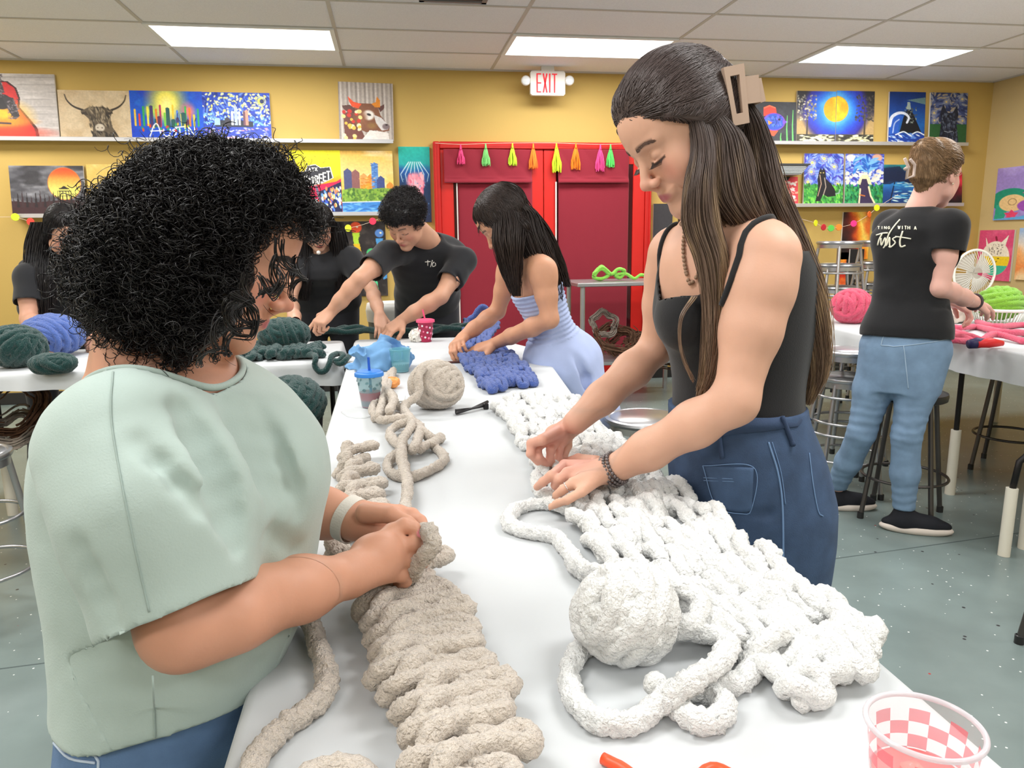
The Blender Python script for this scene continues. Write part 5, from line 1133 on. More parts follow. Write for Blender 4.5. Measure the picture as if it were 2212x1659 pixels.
# checkered cup at the lower right
c = pz(1997, 1567, TBL+.118); c[2] = TBL; e = empty('plastic_cup', tuple(c), 'clear plastic cup with pink checks and pink drink, lower right corner', 'cup'); H_, r0, r1 = .118, .031, .0435
nn, rows_ = 96, 8; V = []; Q = []; mi = []
zs = np.r_[0, np.linspace(.012, H_-.012, rows_+1), H_]
for zi in zs:
    rr = r0+(r1-r0)*zi/H_
    for i in range(nn): a = 2*math.pi*i/nn; V.append(c+[rr*math.cos(a), rr*math.sin(a), zi])
for j in range(len(zs)-1):
    for i in range(nn):
        Q.append((j*nn+i, j*nn+(i+1) % nn, (j+1)*nn+(i+1) % nn, (j+1)*nn+i)); mi.append(1 if (1 <= j <= rows_ and ((i//6)+j) % 2 == 0) else 0)
clear = mat('plastic_clear', (244, 238, 240), .08, alpha=.22, spec=.6); chk = mat('plastic_check', (232, 120, 132), .2, alpha=.72)
o = np_mesh('cup_body', V, Q, None, e, smooth=True, mats=[clear, chk], midx=mi)
m = MB(); aa = np.linspace(0, 2*math.pi, 64, endpoint=False); m.tube([c+[(r1+.001)*math.cos(t), (r1+.001)*math.sin(t), H_] for t in aa], .0025, 10, True); m.build('rim', mat('rim_clear', (226, 218, 224), .1, alpha=.6, spec=.7), e, smooth=True)
m = MB(); m.lathe([(0, .002), (r0-.002, .002), (r0+(r1-r0)*.6-.002, H_*.6), (0, H_*.6)], c, 48); m.build('drink', mat('drink_pink', (244, 122, 122), .15), e, auto=40)
m = MB(); rg = np.random.default_rng(3)
for k in range(7):
    q = c+[rg.uniform(-.02, .02), rg.uniform(-.02, .02), H_*.6+rg.uniform(-.004, .004)]; s_ = .009; m.box(q-s_, q+[s_, s_, s_*.6], .003)
m.build('ice', mat('ice', (248, 160, 150), .1, alpha=.6), e, auto=40)
# orange straws
so = mat('straw_orange', (240, 84, 44), .4)
for pts, lab in (([(1302, 1638), (1330, 1652), (1352, 1664), (1420, 1720)], 'orange plastic straw end at the lower edge, left one'), ([(1500, 1690), (1525, 1664), (1548, 1660), (1575, 1672), (1620, 1700)], 'orange plastic straw curve at the lower edge, right one')):
    m = MB(); m.tube(catmull([on(x_, y_, .006) for x_, y_ in pts], .01), .006, 12); tag(m.build('drinking_straw', so, smooth=True), lab, 'straw')
# crumpled denim jacket, clear blue cup, napkins, snack, black glasses, phone
def crumple(c, R, m_, name, lab, cat, seed, vox=.004, ridge=.35, fr=9, floor_z=TBL, extra=()):
    S = Sdf(); S.ell(c, R, None, .01)
    for (o_, r_) in extra: S.ell(np.asarray(c)+o_, r_, None, .02)
    k = min(R)
    S.fn(lambda P: ((np.abs(fbm(P+seed+.03*fbm(P, fr*.7, 5)[..., None], fr, seed, 2))*2.6-.6)*ridge+.05*np.abs(noise3(P, fr*3.2, 7)))*k, np.asarray(c)-np.array(R)*1.8, np.asarray(c)+np.array(R)*1.8, 0, 'add')
    lo = np.asarray(c)-np.array(R)*1.9-.02; hi = np.asarray(c)+np.array(R)*1.9+.02; lo[2] = floor_z-.002
    D, l = S.grid(lo, hi, vox); D[:, :, 0] = .5; V, F = surf_nets(D, l, vox); V[:, 2] = np.maximum(V[:, 2], floor_z+.0005)
    return tag(np_mesh(name, V, F, m_), lab, cat)
c = on(822, 800)+[0, .05, .04]
crumple(c, (.105, .08, .06), mat('denim_light', (112, 158, 204), .9, bump=(400, .4, .001), var=(14, .12)), 'denim_jacket', 'light blue denim jacket crumpled on the far end of the long table', 'jacket', 4, .0035, .85, 13, extra=(((-.06, .02, -.01), (.06, .05, .045)), ((.07, .03, -.015), (.06, .05, .035)), ((.0, .03, .04), (.05, .04, .035))))
c = on(866, 806)+[0, .03, 0]; e = empty('plastic_cup', tuple(c), 'clear blue plastic cup beside the denim jacket', 'cup'); cup_shell(e, c, .09, .033, .042, mat('cup_aqua', (120, 190, 205), .1, alpha=.45, spec=.6)); m = MB(); m.lathe([(0, .003), (.031, .003), (.035, .035), (0, .035)], c, 28); m.build('ice', mat('ice_pale', (190, 215, 220), .2), e, auto=40)
crumple(on(905, 738)+[0, 0, .03], (.045, .03, .035), mat('napkin', (236, 232, 224), .9), 'crumpled_napkin', 'crumpled white napkin beside the pink cup', 'napkin', 6, .003, .6, 42)
q = on(840, 862); m = MB(); m.add([q+[-.05, -.045, .001], q+[.05, -.05, .001], q+[.055, .045, .001], q+[-.045, .05, .001], q+[-.05, -.045, .003], q+[.05, -.05, .003], q+[.055, .045, .003], q+[-.045, .05, .003]], [(0, 3, 2, 1), (4, 5, 6, 7), (0, 1, 5, 4), (1, 2, 6, 5), (2, 3, 7, 6), (3, 0, 4, 7)]); tag(m.build('paper_napkin', MATS['napkin']), 'flat napkin under the orange snack, behind the blue lidded cup', 'napkin')
crumple(on(846, 838)+[0, 0, .018], (.03, .022, .018), mat('snack_orange', (228, 150, 84), .6, var=(60, .3)), 'snack', 'orange snack on a napkin beside the beige ball', 'snack', 9, .0025, .6, 30, TBL+.003)
e = empty('folding_glasses', tuple(on(1015, 880)), 'black folded glasses lying right of the beige ball', 'glasses'); gm = mat('black_plastic', (24, 22, 24), .35)
a, b = on(985, 893, .008), on(1052, 878, .008); d = b-a
for k, (o0, o1) in enumerate((((0, 0, 0), (0, 0, .004)), ((0, .012, 0), (0, .006, .008)), ((.0, .02, .004), (.004, .014, .012)))):
    m = MB(); m.tube([a+o0, a+d*.5+[0, 0, .004], b+o1], [.0045, .0035, .005], 8); m.build('temple', gm, e, smooth=True)
m = MB(); m.box(b-[.012, .012, .008], b+[.004, .016, .012], .002); m.build('hinge_block', gm, e)
a = on(1140, 862, .004); m = MB(); m.box(a-[.055, .02, .004], a+[.03, .02, .004], .003); tag(m.build('phone', mat('phone_grey', (104, 104, 116), .3)), 'dark grey phone lying beyond the white blanket', 'phone')
m = MB(); m.tube(catmull([on(x_, y_, .002) for x_, y_ in ((738, 890), (755, 900), (790, 902), (815, 893), (800, 885))], .006), .0022, 8); tag(m.build('plastic_wrapper', mat('clear_film', (236, 240, 240), .15, alpha=.5), smooth=True), 'thin clear plastic strip in front of the blue lidded cup', 'wrapper')
a = on(960, 783, .004); m = MB(); m.box(a-[.05, .012, .003], a+[.10, .012, .003], .002); tag(m.build('hair_pick', mat('brown_dark', (70, 36, 34), .4)), 'dark brown flat stick behind the beige ball', 'stick')
# ---- right table
def rt(x_, y_, dz=0): return pz(x_, y_, TBL+dz)
c = rt(1856, 702); yobj('yarn_ball', ball(c+[.01, .10, .10], .115, .018, 7, 5, 10, 61, .12, (1.1, 1, .95)), Y_PINK, 'hot pink yarn ball left of the woman in the printed shirt', 'yarn ball', floor_z=TBL)
P = []
for k, pts in enumerate(([(2030, 700), (2070, 708), (2110, 706), (2160, 716), (2230, 720)], [(2035, 712), (2080, 722), (2120, 735), (2100, 728), (2060, 716)], [(2040, 720), (2080, 728), (2112, 738), (2150, 722), (2215, 738)], [(2110, 695), (2150, 705), (2200, 702), (2250, 700)], [(2035, 728), (2060, 735), (2095, 737)])):
    P.append(yarn([rt(x_, y_, .016+.012*(i % 2)) for i, (x_, y_) in enumerate(pts)], .016, 10, .01, .12, False, 110+k))
yobj('loose_yarn', P, Y_PINK, 'hot pink yarn lying in strands across the right table', 'yarn', floor_z=TBL)
crumple(rt(2075, 702)+[0, .12, .06], (.13, .07, .075), mat('tote_cream', (226, 214, 202), .9, bump=(300, .3, .001)), 'tote_bag', 'cream cloth tote bag slumped on the right table', 'bag', 12, .005, .5, 13)
c = rt(2192, 706)+[0, .12, 0]; e = empty('basket', tuple(c), 'white round basket on the right table holding lime yarn', 'basket'); wp = mat('white_wire', (236, 238, 232), .4)
aa = np.linspace(0, 2*math.pi, 40, endpoint=False)
m = MB(); m.tube([c+[.15*math.cos(t), .15*math.sin(t), .09] for t in aa], .009, 8, True); m.build('rim', wp, e, smooth=True)
m = MB()
for t in aa[::1]: m.tube([c+[.145*math.cos(t), .145*math.sin(t), .09], c+[.11*math.cos(t), .11*math.sin(t), .005]], .003, 6)
m.tube([c+[.11*math.cos(t), .11*math.sin(t), .005] for t in aa], .004, 6, True); m.build('wire_side', wp, e, smooth=True)
m = MB(); m.lathe([(0, .002), (.11, .002), (.11, .006), (0, .006)], c, 30); m.build('bottom', wp, e)
yobj('yarn_ball', ball(c+[0, 0, .125], .125, .018, 7, 5, 10, 63, .12, (1, 1, .78)), Y_LIME, 'lime green yarn ball in the white basket', 'yarn ball')
# scissors
e = empty('scissors', tuple(rt(2130, 745)), 'scissors with navy and red grips on the right table', 'scissors'); rd = mat('grip_red', (220, 40, 44), .45); nv_ = mat('grip_navy', (44, 40, 84), .45)
a = rt(2092, 744, .018)
m = MB(); m.tube([a, a+[.04, -.005, .006], a+[.08, -.012, .006]], [.02, .026, .018], 12); m.build('grip', nv_, e, smooth=True)
m = MB(); m.tube([a+[.03, -.018, .002], a+[.09, -.022, .008], a+[.15, -.03, .004]], [.016, .024, .012], 12); m.build('grip', rd, e, smooth=True)
m = MB(); m.prism([(0, 0), (.18, .012), (.18, .018), (0, .02)], 'y', 0, .003); o = m.build('blade', steel, e); o.data.transform(Matrix.Translation(Vector((a[0]+.13-e.location[0], a[1]-.03-e.location[1], TBL+.012-e.location[2]))))
# desk fan
c = py(2105, 590, 4.9); e = empty('desk_fan', (c[0], c[1], TBL), 'white round desk fan on the right table, behind the bent arm', 'fan'); R = .165
fm_ = mat('fan_white', (232, 232, 224), .4)
m = MB(); m.tube([c+[R*math.cos(t), 0, R*math.sin(t)] for t in aa], .009, 8, True); m.build('guard_ring', fm_, e, smooth=True)
m = MB()
for t in np.linspace(0, 2*math.pi, 44, endpoint=False): m.tube([c+[.04*math.cos(t), -.03, .04*math.sin(t)], c+[.1*math.cos(t), -.032, .1*math.sin(t)], c+[R*math.cos(t), 0, R*math.sin(t)]], .0016, 5)
m.build('guard_wires', fm_, e, smooth=True)
Rf = np.array([[1, 0, 0], [0, 0, 1], [0, -1, 0.]]); m = MB(); m.lathe([(0, .035), (.03, .033), (.045, .028), (.045, .02), (0, .02)], c, 28, Rf); m.build('hub_cap', fm_, e, auto=50)
fb = mat('fan_blade', (206, 200, 190), .35, alpha=.8)
for k in range(4):
    a0 = k*math.pi/2; pts = [(0, 0)]+[(.14*math.cos(a0+t), .14*math.sin(a0+t)) for t in np.linspace(0, 1.25, 8)]; V = [c+[x_, .01+.012*math.sin(i*.4), z_] for i, (x_, z_) in enumerate(pts)]; n_ = len(V); V2 = [v+np.array([0, .003, 0]) for v in V]
    np_mesh('fan_blade', V+V2, [list(range(n_)), list(range(2*n_-1, n_-1, -1))]+[[i, (i+1) % n_, n_+(i+1) % n_, n_+i] for i in range(n_)], fb, e, smooth=False)
m = MB(); m.tube([c+[0, .05, 0], c+[0, .06, -.1], [c[0], c[1]+.05, TBL+.02]], .016, 12); m.build('neck', fm_, e, smooth=True); m = MB(); m.lathe([(0, .03), (.05, .028), (.1, .012), (.105, 0), (0, 0)], (c[0], c[1]+.03, TBL), 32); m.build('base', fm_, e, auto=50)
# white tray behind the basket
a = rt(2190, 640); a = np.array([4.0, 4.45, TBL]); e = tag(None or empty('serving_tray', tuple(a), 'white tray standing behind the lime yarn', 'tray')); m = MB(); m.box(a-[.28, .12, 0], a+[.3, .12, .03], .01); m.build('tray_body', fm_, e, auto=40)
# pale bin between the two men's arms
a = py(835, 700, 4.95); e = empty('waste_bin', (a[0]+.02, 4.95, 0), 'grey bin with a white liner seen under the leaning arms', 'bin'); zz = float(py(860, 655, 4.95)[2])
m = MB(); m.lathe([(0, 0), (.14, 0), (.18, zz-.05), (.17, zz-.05), (.13, .01), (0, .01)], (a[0]+.06, 4.95, 0), 32); m.build('tub', mat('bin_grey', (96, 104, 104), .5), e, auto=50)
m = MB(); m.lathe([(.183, zz-.11), (.19, zz-.04), (.18, zz+.005), (.165, zz-.02), (.16, zz-.2)], (a[0]+.06, 4.95, 0), 32); m.build('liner', mat('liner_white', (220, 218, 212), .4), e, smooth=True)
# ============================================================ people: shared anatomy
def frame(fwd, up):
    F_ = nrm(fwd); R_ = nrm(np.cross(F_, up)); U_ = np.cross(R_, F_); return R_, F_, U_
class Head:
    def __init__(s, c, fwd, up, k=1.0, female=True, full=1.0): s.c = np.asarray(c, float); s.R, s.F, s.U = frame(fwd, up); s.k = k; s.M = np.stack([s.R, s.F, s.U]); s.fem = female; s.full = full
    def w(s, x, y, z): return s.c+s.k*(s.R*x+s.F*y+s.U*z)
    def loc(s, P): return ((np.asarray(P)-s.c)@s.M.T)/s.k
    def sdf(s, S, neck_to=None, neck_r=.052, smile=0.0):
        k, w, M = s.k, s.w, s.M; E = lambda x, y, z, r, kk=.012, op='u': S.ell(w(x, y, z), np.array(r)*k, M, kk*k, op)
        Cn = lambda a, b, ra, rb, kk=.012, op='u': S.cone(w(*a), w(*b), ra*k, rb*k, kk*k, op)
        E(0, -.014, .034, (.073, .094, .088), .0); E(0, .026, .008, (.064, .062, .078), .02); E(0, .050, -.045, (.042, .036, .055), .022); E(0, .040, .050, (.052, .050, .050), .03)
        for sx in (-1, 1):
            Cn((sx*.058, .004, -.020), (sx*.050, .018, -.066), .014, .013, .03); Cn((sx*.050, .018, -.066), (sx*.014, .068, -.100), .014, .014, .028)
            E(sx*.040, .056, -.026, (.024*s.full, .022, .026), .02); E(sx*.040, .040, -.056, (.021*s.full, .026, .028), .025)
            Cn((sx*.012, .083, .024), (sx*.042, .070, .026), .009, .008, .012)
            E(sx*.031, .094, .006, (.017, .012, .010), .012, 's')
            E(sx*.0305, .0715, .004, (.0150, .0145, .0125), .003)
            Cn((sx*.017, .0835, -.0035), (sx*.030, .0870, -.006), .0014, .0018, .003); Cn((sx*.030, .0870, -.006), (sx*.045, .0765, -.003), .0018, .0012, .003)
            E(sx*.0125, .097, -.035, (.0075, .0095, .0075), .006); E(sx*.0068, .1015, -.0420, (.0034, .0048, .003), .003, 's')
            Cn((sx*.018, .086, -.045), (sx*.033, .070, -.066), .0016, .0016, .010, 's')
            Cn((sx*.006, .0900, -.0620), (sx*.025, .0800, -.0605+.004*smile), .0046, .0026, .005); Cn((sx*.005, .0895, -.0700), (sx*.022, .0800, -.067+.003*smile), .0052, .003, .005)
            Cn((sx*.0, .0960, -.0662), (sx*.027, .0825, -.0640+.005*smile), .0010, .0012, .003, 's')
            E(sx*.0755, -.008, -.004, (.0075, .017, .030), .006); E(sx*.0835, -.003, .0, (.005, .009, .018), .004, 's'); E(sx*.075, .003, -.027, (.006, .008, .009), .005)
        E(0, .070, -.100, (.018, .016, .014), .018); E(0, .066, -.062, (.028, .022, .024), .014)
        Cn((0, .083, .014), (0, .1055, -.026), .0068, .0082, .010); E(0, .1085, -.031, (.0088, .0095, .0085), .006); Cn((0, .104, -.038), (0, .092, -.052), .0042, .004, .006); pass
        if neck_to is not None:
            S.cone(w(0, -.030, -.045), np.asarray(neck_to), neck_r*k*.98, neck_r*1.08, .03*k); S.cone(w(0, .01, -.085), np.asarray(neck_to)+s.F*.0, neck_r*k*.55, neck_r*.8, .03*k)
    def color(s, V, C, lips, brow, cheek, lash=(.05, .04, .04), gap=.0):
        L = s.loc(V); x, y, z = np.abs(L[:, 0]), L[:, 1], L[:, 2]
        def mix(m, c):
            m = np.clip(m, 0, 1)[:, None]; C[:] = C*(1-m)+np.asarray(c)*m
        near = (np.abs(L) < .16).all(1)
        mix(near*np.exp(-(((x-.043)/.02)**2+((z+.03)/.022)**2))*(y > .02)*.5, cheek); mix(near*np.exp(-((x/.012)**2+((z+.033)/.012)**2))*(y > .09)*.45, cheek)
        mix(near*np.exp(-(((np.hypot(x*.55, (z+.0655)*1.35))/.0105)**6))*(y > .076), lips)
        bz = .0265-.0035*((x-.03)/.02)**2+.003; mix(near*np.exp(-(((z-bz)/.0040)**4))*((x > .012) & (x < .047) & (y > .04))*.85, brow)
        lz = -.0045-.003*np.cos((x-.031)/.016*1.57); mix(near*np.exp(-((z-lz)/.0022)**4)*((x > .016) & (x < .047) & (y > .05))*.9, lash)
    def lashes(s, parent, m):
        S_ = []
        for sx in (-1, 1):
            for q in np.linspace(.018, .046, 22):
                a = s.w(sx*q, .0885-abs(q-.028)*.35, -.0075+.0022*abs(q-.031)/.015); b = s.w(sx*(q+(q-.03)*.25), .0960-abs(q-.028)*.3, -.0115); c = s.w(sx*(q+(q-.03)*.4), .0985-abs(q-.028)*.3, -.0105); S_.append([a, (a+b)/2, b, c])
        V, F = strands_geo(np.array(S_), .0005, .0002, 3); return np_mesh('eyelashes', V, F, m, parent)
    def brows(s, parent, m, S0=None, thick=1.0):
        S_ = []; rg = np.random.default_rng(4)
        for sx in (-1, 1):
            for _ in range(130):
                q = rg.uniform(.011, .049); z = .0285-.0045*((q-.03)/.02)**2+rg.uniform(-.0028, .0028)*thick; y = .095-.95*max(q-.012, 0)**1.35
                y = .0925-5.5*(q-.008)**2
                a = s.w(sx*q, y, z); b = s.w(sx*(q+.006), y-.0015+.001-5.5*((q+.006-.008)**2-(q-.008)**2), z+.0015-.1*abs(q-.03)); S_.append([a, (a+b)/2+s.F*.0012, b])
        V, F = strands_geo(np.array(S_), .00055, .0002, 3)
        if S0 is not None:                                    # settle the hairs on the skin
            for _ in range(3):
                d = S0.ev(V); g = np.stack([S0.ev(V+e_)-d for e_ in np.eye(3)*.0008], 1)/.0008; g /= np.linalg.norm(g, axis=1)[:, None]+1e-9; V = V-g*(d-.0006)[:, None]
        return np_mesh('eyebrows', V, F, m, parent)
def hand(S, w, D, N, side, s=1.0, curl=(.5, .55, .6, .65), spread=.12, thumb=(.5, .5), k=.006, palm_k=.012):
    """w wrist, D pointing direction, N normal of the back of the hand, side +1 when the thumb lies along N x D"""
    w = np.asarray(w, float); D = nrm(D); N = nrm(np.asarray(N)-D*(np.asarray(N)@D)); B = np.cross(N, D)*side
    lat = [.028, .010, -.009, -.026]; ln = [.088, .090, .085, .077]; seg = [(.042, .026, .020), (.046, .029, .021), (.042, .027, .020), (.033, .020, .018)]; rr = [.0098, .0100, .0094, .0084]
    tips = []
    for i in range(4):
        kn = w+(D*ln[i]+B*lat[i]+N*(.004-.12*abs(lat[i]+.0)))*s; S.cone(w+B*lat[i]*.55*s+D*.008*s, kn, .0155*s, .0115*s, palm_k)
        p = kn; a = 0; sp = spread*(1.4-i)*.6; dl = nrm(D+B*sp)
        for j in range(3):
            a += curl[i]*(.8, 1.1, .8)[j]; d = dl*math.cos(a)-N*math.sin(a); q = p+d*seg[i][j]*s; S.cone(p, q, (rr[i]-.0007*j)*s, (rr[i]-.0007*(j+1))*s, k*.6); p = q
        tips.append(p)
    S.ell(w+D*.045*s-N*.006*s, np.array([.036, .046, .014])*s, np.stack([B, D, N]), palm_k)
    t0 = w+(D*.018+B*.024-N*.006)*s; t1 = t0+nrm(D*.75+B*.75-N*.25)*.040*s; t2 = t1+nrm(D*(1-thumb[0]*.3)+B*(.5-thumb[0])-N*thumb[1])*.032*s; t3 = t2+nrm(D*(1-thumb[0]*.3)+B*(.3-thumb[0])-N*(thumb[1]+.15))*.025*s
    S.cone(t0, t1, .0165*s, .0125*s, palm_k); S.cone(t1, t2, .0120*s, .0105*s, k); S.cone(t2, t3, .0108*s, .0085*s, k)
    return tips
def fingers(S, lst, k=.004, km=.008):
    """explicit joints: each (points, radii)"""
    for pts, rs in lst: S.chain(pts, rs, k)
def axes(a, b, up=None): return nrm(np.asarray(b)-np.asarray(a))
def arm(S, sh, el, wr, r=(.052, .043, .045, .040, .026), k=.02):
    """shoulder, elbow, wrist; radii: deltoid, mid upper, elbow, forearm belly, wrist"""
    sh, el, wr = map(lambda v: np.asarray(v, float), (sh, el, wr))
    m = sh+(el-sh)*.5; f = el+(wr-el)*.3; g = el+(wr-el)*.68
    S.cone(sh, sh+(el-sh)*.22, r[0], r[0]*.97, k); S.cone(sh+(el-sh)*.2, m, r[0]*.96, r[1], k); S.cone(m, el, r[1], r[2]*.86, k)
    S.cone(el, f, r[2]*.88, r[3], k); S.cone(f, g, r[3], (r[3]+r[4])*.52, k); S.cone(g, wr, (r[3]+r[4])*.52, r[4], k)
def segd(P, a, b):
    a = np.asarray(a, float); ab = np.asarray(b, float)-a; h = np.clip(((P-a)@ab)/(ab@ab), 0, 1); e = P-a-h[..., None]*ab; return np.sqrt((e*e).sum(-1))
def cut_plane(P, o, n): return (P-np.asarray(o))@nrm(n)
def cut_limb(P, a, n, ax0, ax1, rad): return np.minimum(cut_plane(P, a, n), rad-segd(P, ax0, ax1))
def hair_tube(secs, n, r, seed=0, m=26, wave=.004, wf=9, r1=None, flat=0, sides=3, ragged=.12, clump=0):
    """secs: [(centre, W vector, D vector)] strands keep their place in the section; returns strand array"""
    rg = np.random.default_rng(seed); a = rg.uniform(0, 6.283, n); q = np.sqrt(rg.uniform(0, 1, n)) if not flat else rg.uniform(flat, 1, n)
    if clump:
        ca = rg.uniform(0, 6.283, clump); cq = np.sqrt(rg.uniform(0, 1, clump)); cid = rg.integers(0, clump, n)
    t = np.linspace(0, len(secs)-1, m); C = catm_at([s_[0] for s_ in secs], t); W = catm_at([s_[1] for s_ in secs], t); D = catm_at([s_[2] for s_ in secs], t)
    u, v = q*np.cos(a), q*np.sin(a); tt = np.linspace(0, 1, m); S = np.zeros((n, m, 3)); end = 1-rg.uniform(0, ragged, n)
    ph = rg.uniform(0, 6.283, (n, 2)); am = rg.uniform(.3, 1, n)*wave
    for j in range(m):
        uu, vv = u, v
        if clump:
            f = .55*tt[j]; uu = u*(1-f)+cq[cid]*np.cos(ca[cid])*f; vv = v*(1-f)+cq[cid]*np.sin(ca[cid])*f
        S[:, j] = C[j]+uu[:, None]*W[j]+vv[:, None]*D[j]
        wn, dn = nrm(W[j]), nrm(D[j]); s_ = np.sin(tt[j]*wf+ph[:, 0])*am*tt[j]; s2 = np.cos(tt[j]*wf*.8+ph[:, 1])*am*tt[j]; S[:, j] += s_[:, None]*wn+s2[:, None]*dn
    for i in range(n):
        if end[i] < .995:
            x = tt*end[i]
            for c_ in range(3): S[i, :, c_] = np.interp(x, tt, S[i, :, c_])
    return S
def catm_at(P, t):
    P = np.asarray(P, float); Q = np.vstack([2*P[0]-P[1], P, 2*P[-1]-P[-2]]); out = []
    for x in t:
        i = min(int(x), len(P)-2); f = x-i; p0, p1, p2, p3 = Q[i], Q[i+1], Q[i+2], Q[i+3]
        out.append(.5*((2*p1)+(-p0+p2)*f+(2*p0-5*p1+4*p2-p3)*f*f+(-p0+3*p1-3*p2+p3)*f**3))
    return np.array(out)
def skin_mat(nm): return mat(nm, (220, 170, 150), .5, attr=True, sss=.12, bump=(260, .12, .001), var=(20, .035), spec=.4)
SKIN = skin_mat('skin')
def hair_mat(nm, c, rough=.42): return mat(nm, c, rough, spec=.45, var=(60, .3))
def cloth_mat(nm, c, **k): return mat(nm, c, k.get('rough', .88), bump=(420, .35, .001), var=(k.get('vs', 9), k.get('va', .04)), sheen=.15)
def skin_obj(name, S, patches, parent, base, heads=(), extra=None, m=None):
    V, F = sdf_mesh(S, patches); C = np.ones((len(V), 3))*np.array(lin(base))
    b = np.array(lin(base)); n = fbm(V, 14, 3)[:, None]; C = C*(1+.05*n)
    for H, kw in heads: H.color(V, C, **kw)
    if extra: extra(V, C)
    return np_mesh(name, V, F, m or SKIN, parent, cols=np.clip(C, 0, 1))
def drop_onto(S0, V, off):
    for _ in range(3):
        d = S0.ev(V); g = np.stack([S0.ev(V+e_)-d for e_ in np.eye(3)*.001], 1)/.001; g /= np.linalg.norm(g, axis=1)[:, None]+1e-9; V = V-g*(d-off)[:, None]
    return V
def seam(S0, pts, r, off=.001, step=.006, closed=False, n=6):
    """a thin stitched line or hem laid on a surface"""
    P = catmull(pts, step, closed); P = drop_onto(S0, P, off); return tube_geo(P, r, n, closed)
def comb(G, V, F, n, target, r, steps=12, ln=.05, seed=0, off=.0012, keep=None):
    """strands combed over a hair volume towards a point (or along a direction field)"""
    rg = np.random.default_rng(seed); p = V[F[rg.integers(0, len(F), n*2)]].mean(1)
    if keep is not None: p = p[keep(p)]
    p = p[:n]; out = [p-0]; L = rg.uniform(.6, 1.2, len(p))[:, None]*ln/steps; jit = rg.normal(0, .10, (len(p), 3)); h = rg.uniform(.3, 1.6, len(p))*off
    for _ in range(steps):
        d = target(p) if callable(target) else np.asarray(target)-p
        d = d/(np.linalg.norm(d, axis=1)[:, None]+1e-9)+jit; q = p+d/(np.linalg.norm(d, axis=1)[:, None])*L
        v = G.ev(q); g = np.stack([G.ev(q+e_)-v for e_ in np.eye(3)*.0015], 1); g /= np.linalg.norm(g, axis=1)[:, None]+1e-12; p = q-g*np.clip(v-h, -.006, .006)[:, None]; out.append(p)
    return strands_geo(np.stack(out, 1), r*rg.uniform(.6, 1.3, len(p)), r*.5, 3)
def raydrop(Sd, pts, Y, off=.0012, smooth=True, back=.25):
    """lay a line on a garment: start from points in front of it and walk in until the cloth is met"""
    Q_ = [py(q[0], q[1], q[2] if len(q) > 2 else Y) for q in pts]
    Q_ = np.array(Q_) if len(Q_) > 60 else catmull(Q_, .006) if smooth else np.vstack([Q_[i]+(Q_[i+1]-Q_[i])*t for i in range(len(Q_)-1) for t in np.linspace(0, 1, 8)])
    d = Q_-ORG; L = np.linalg.norm(d, axis=1)[:, None]; d = d/L; a = ORG+d*(L-back)
    for _ in range(60):
        v = Sd.ev(a)[:, None]; a = a+d*np.where(v > off, np.minimum(v*.8, .03), 0)
    return a
def multi(name, geos, m, parent, smooth=True):
    V, F, o = [], [], 0
    for v, f in geos: V.append(np.asarray(v)); F += [[int(i)+o for i in q] for q in f]; o += len(v)
    return np_mesh(name, np.vstack(V), F, m, parent, smooth=smooth)
BLACK_TEE = cloth_mat('tee_black', (26, 27, 31)); BLACK_TROUSER = cloth_mat('trousers_dark', (34, 34, 40))
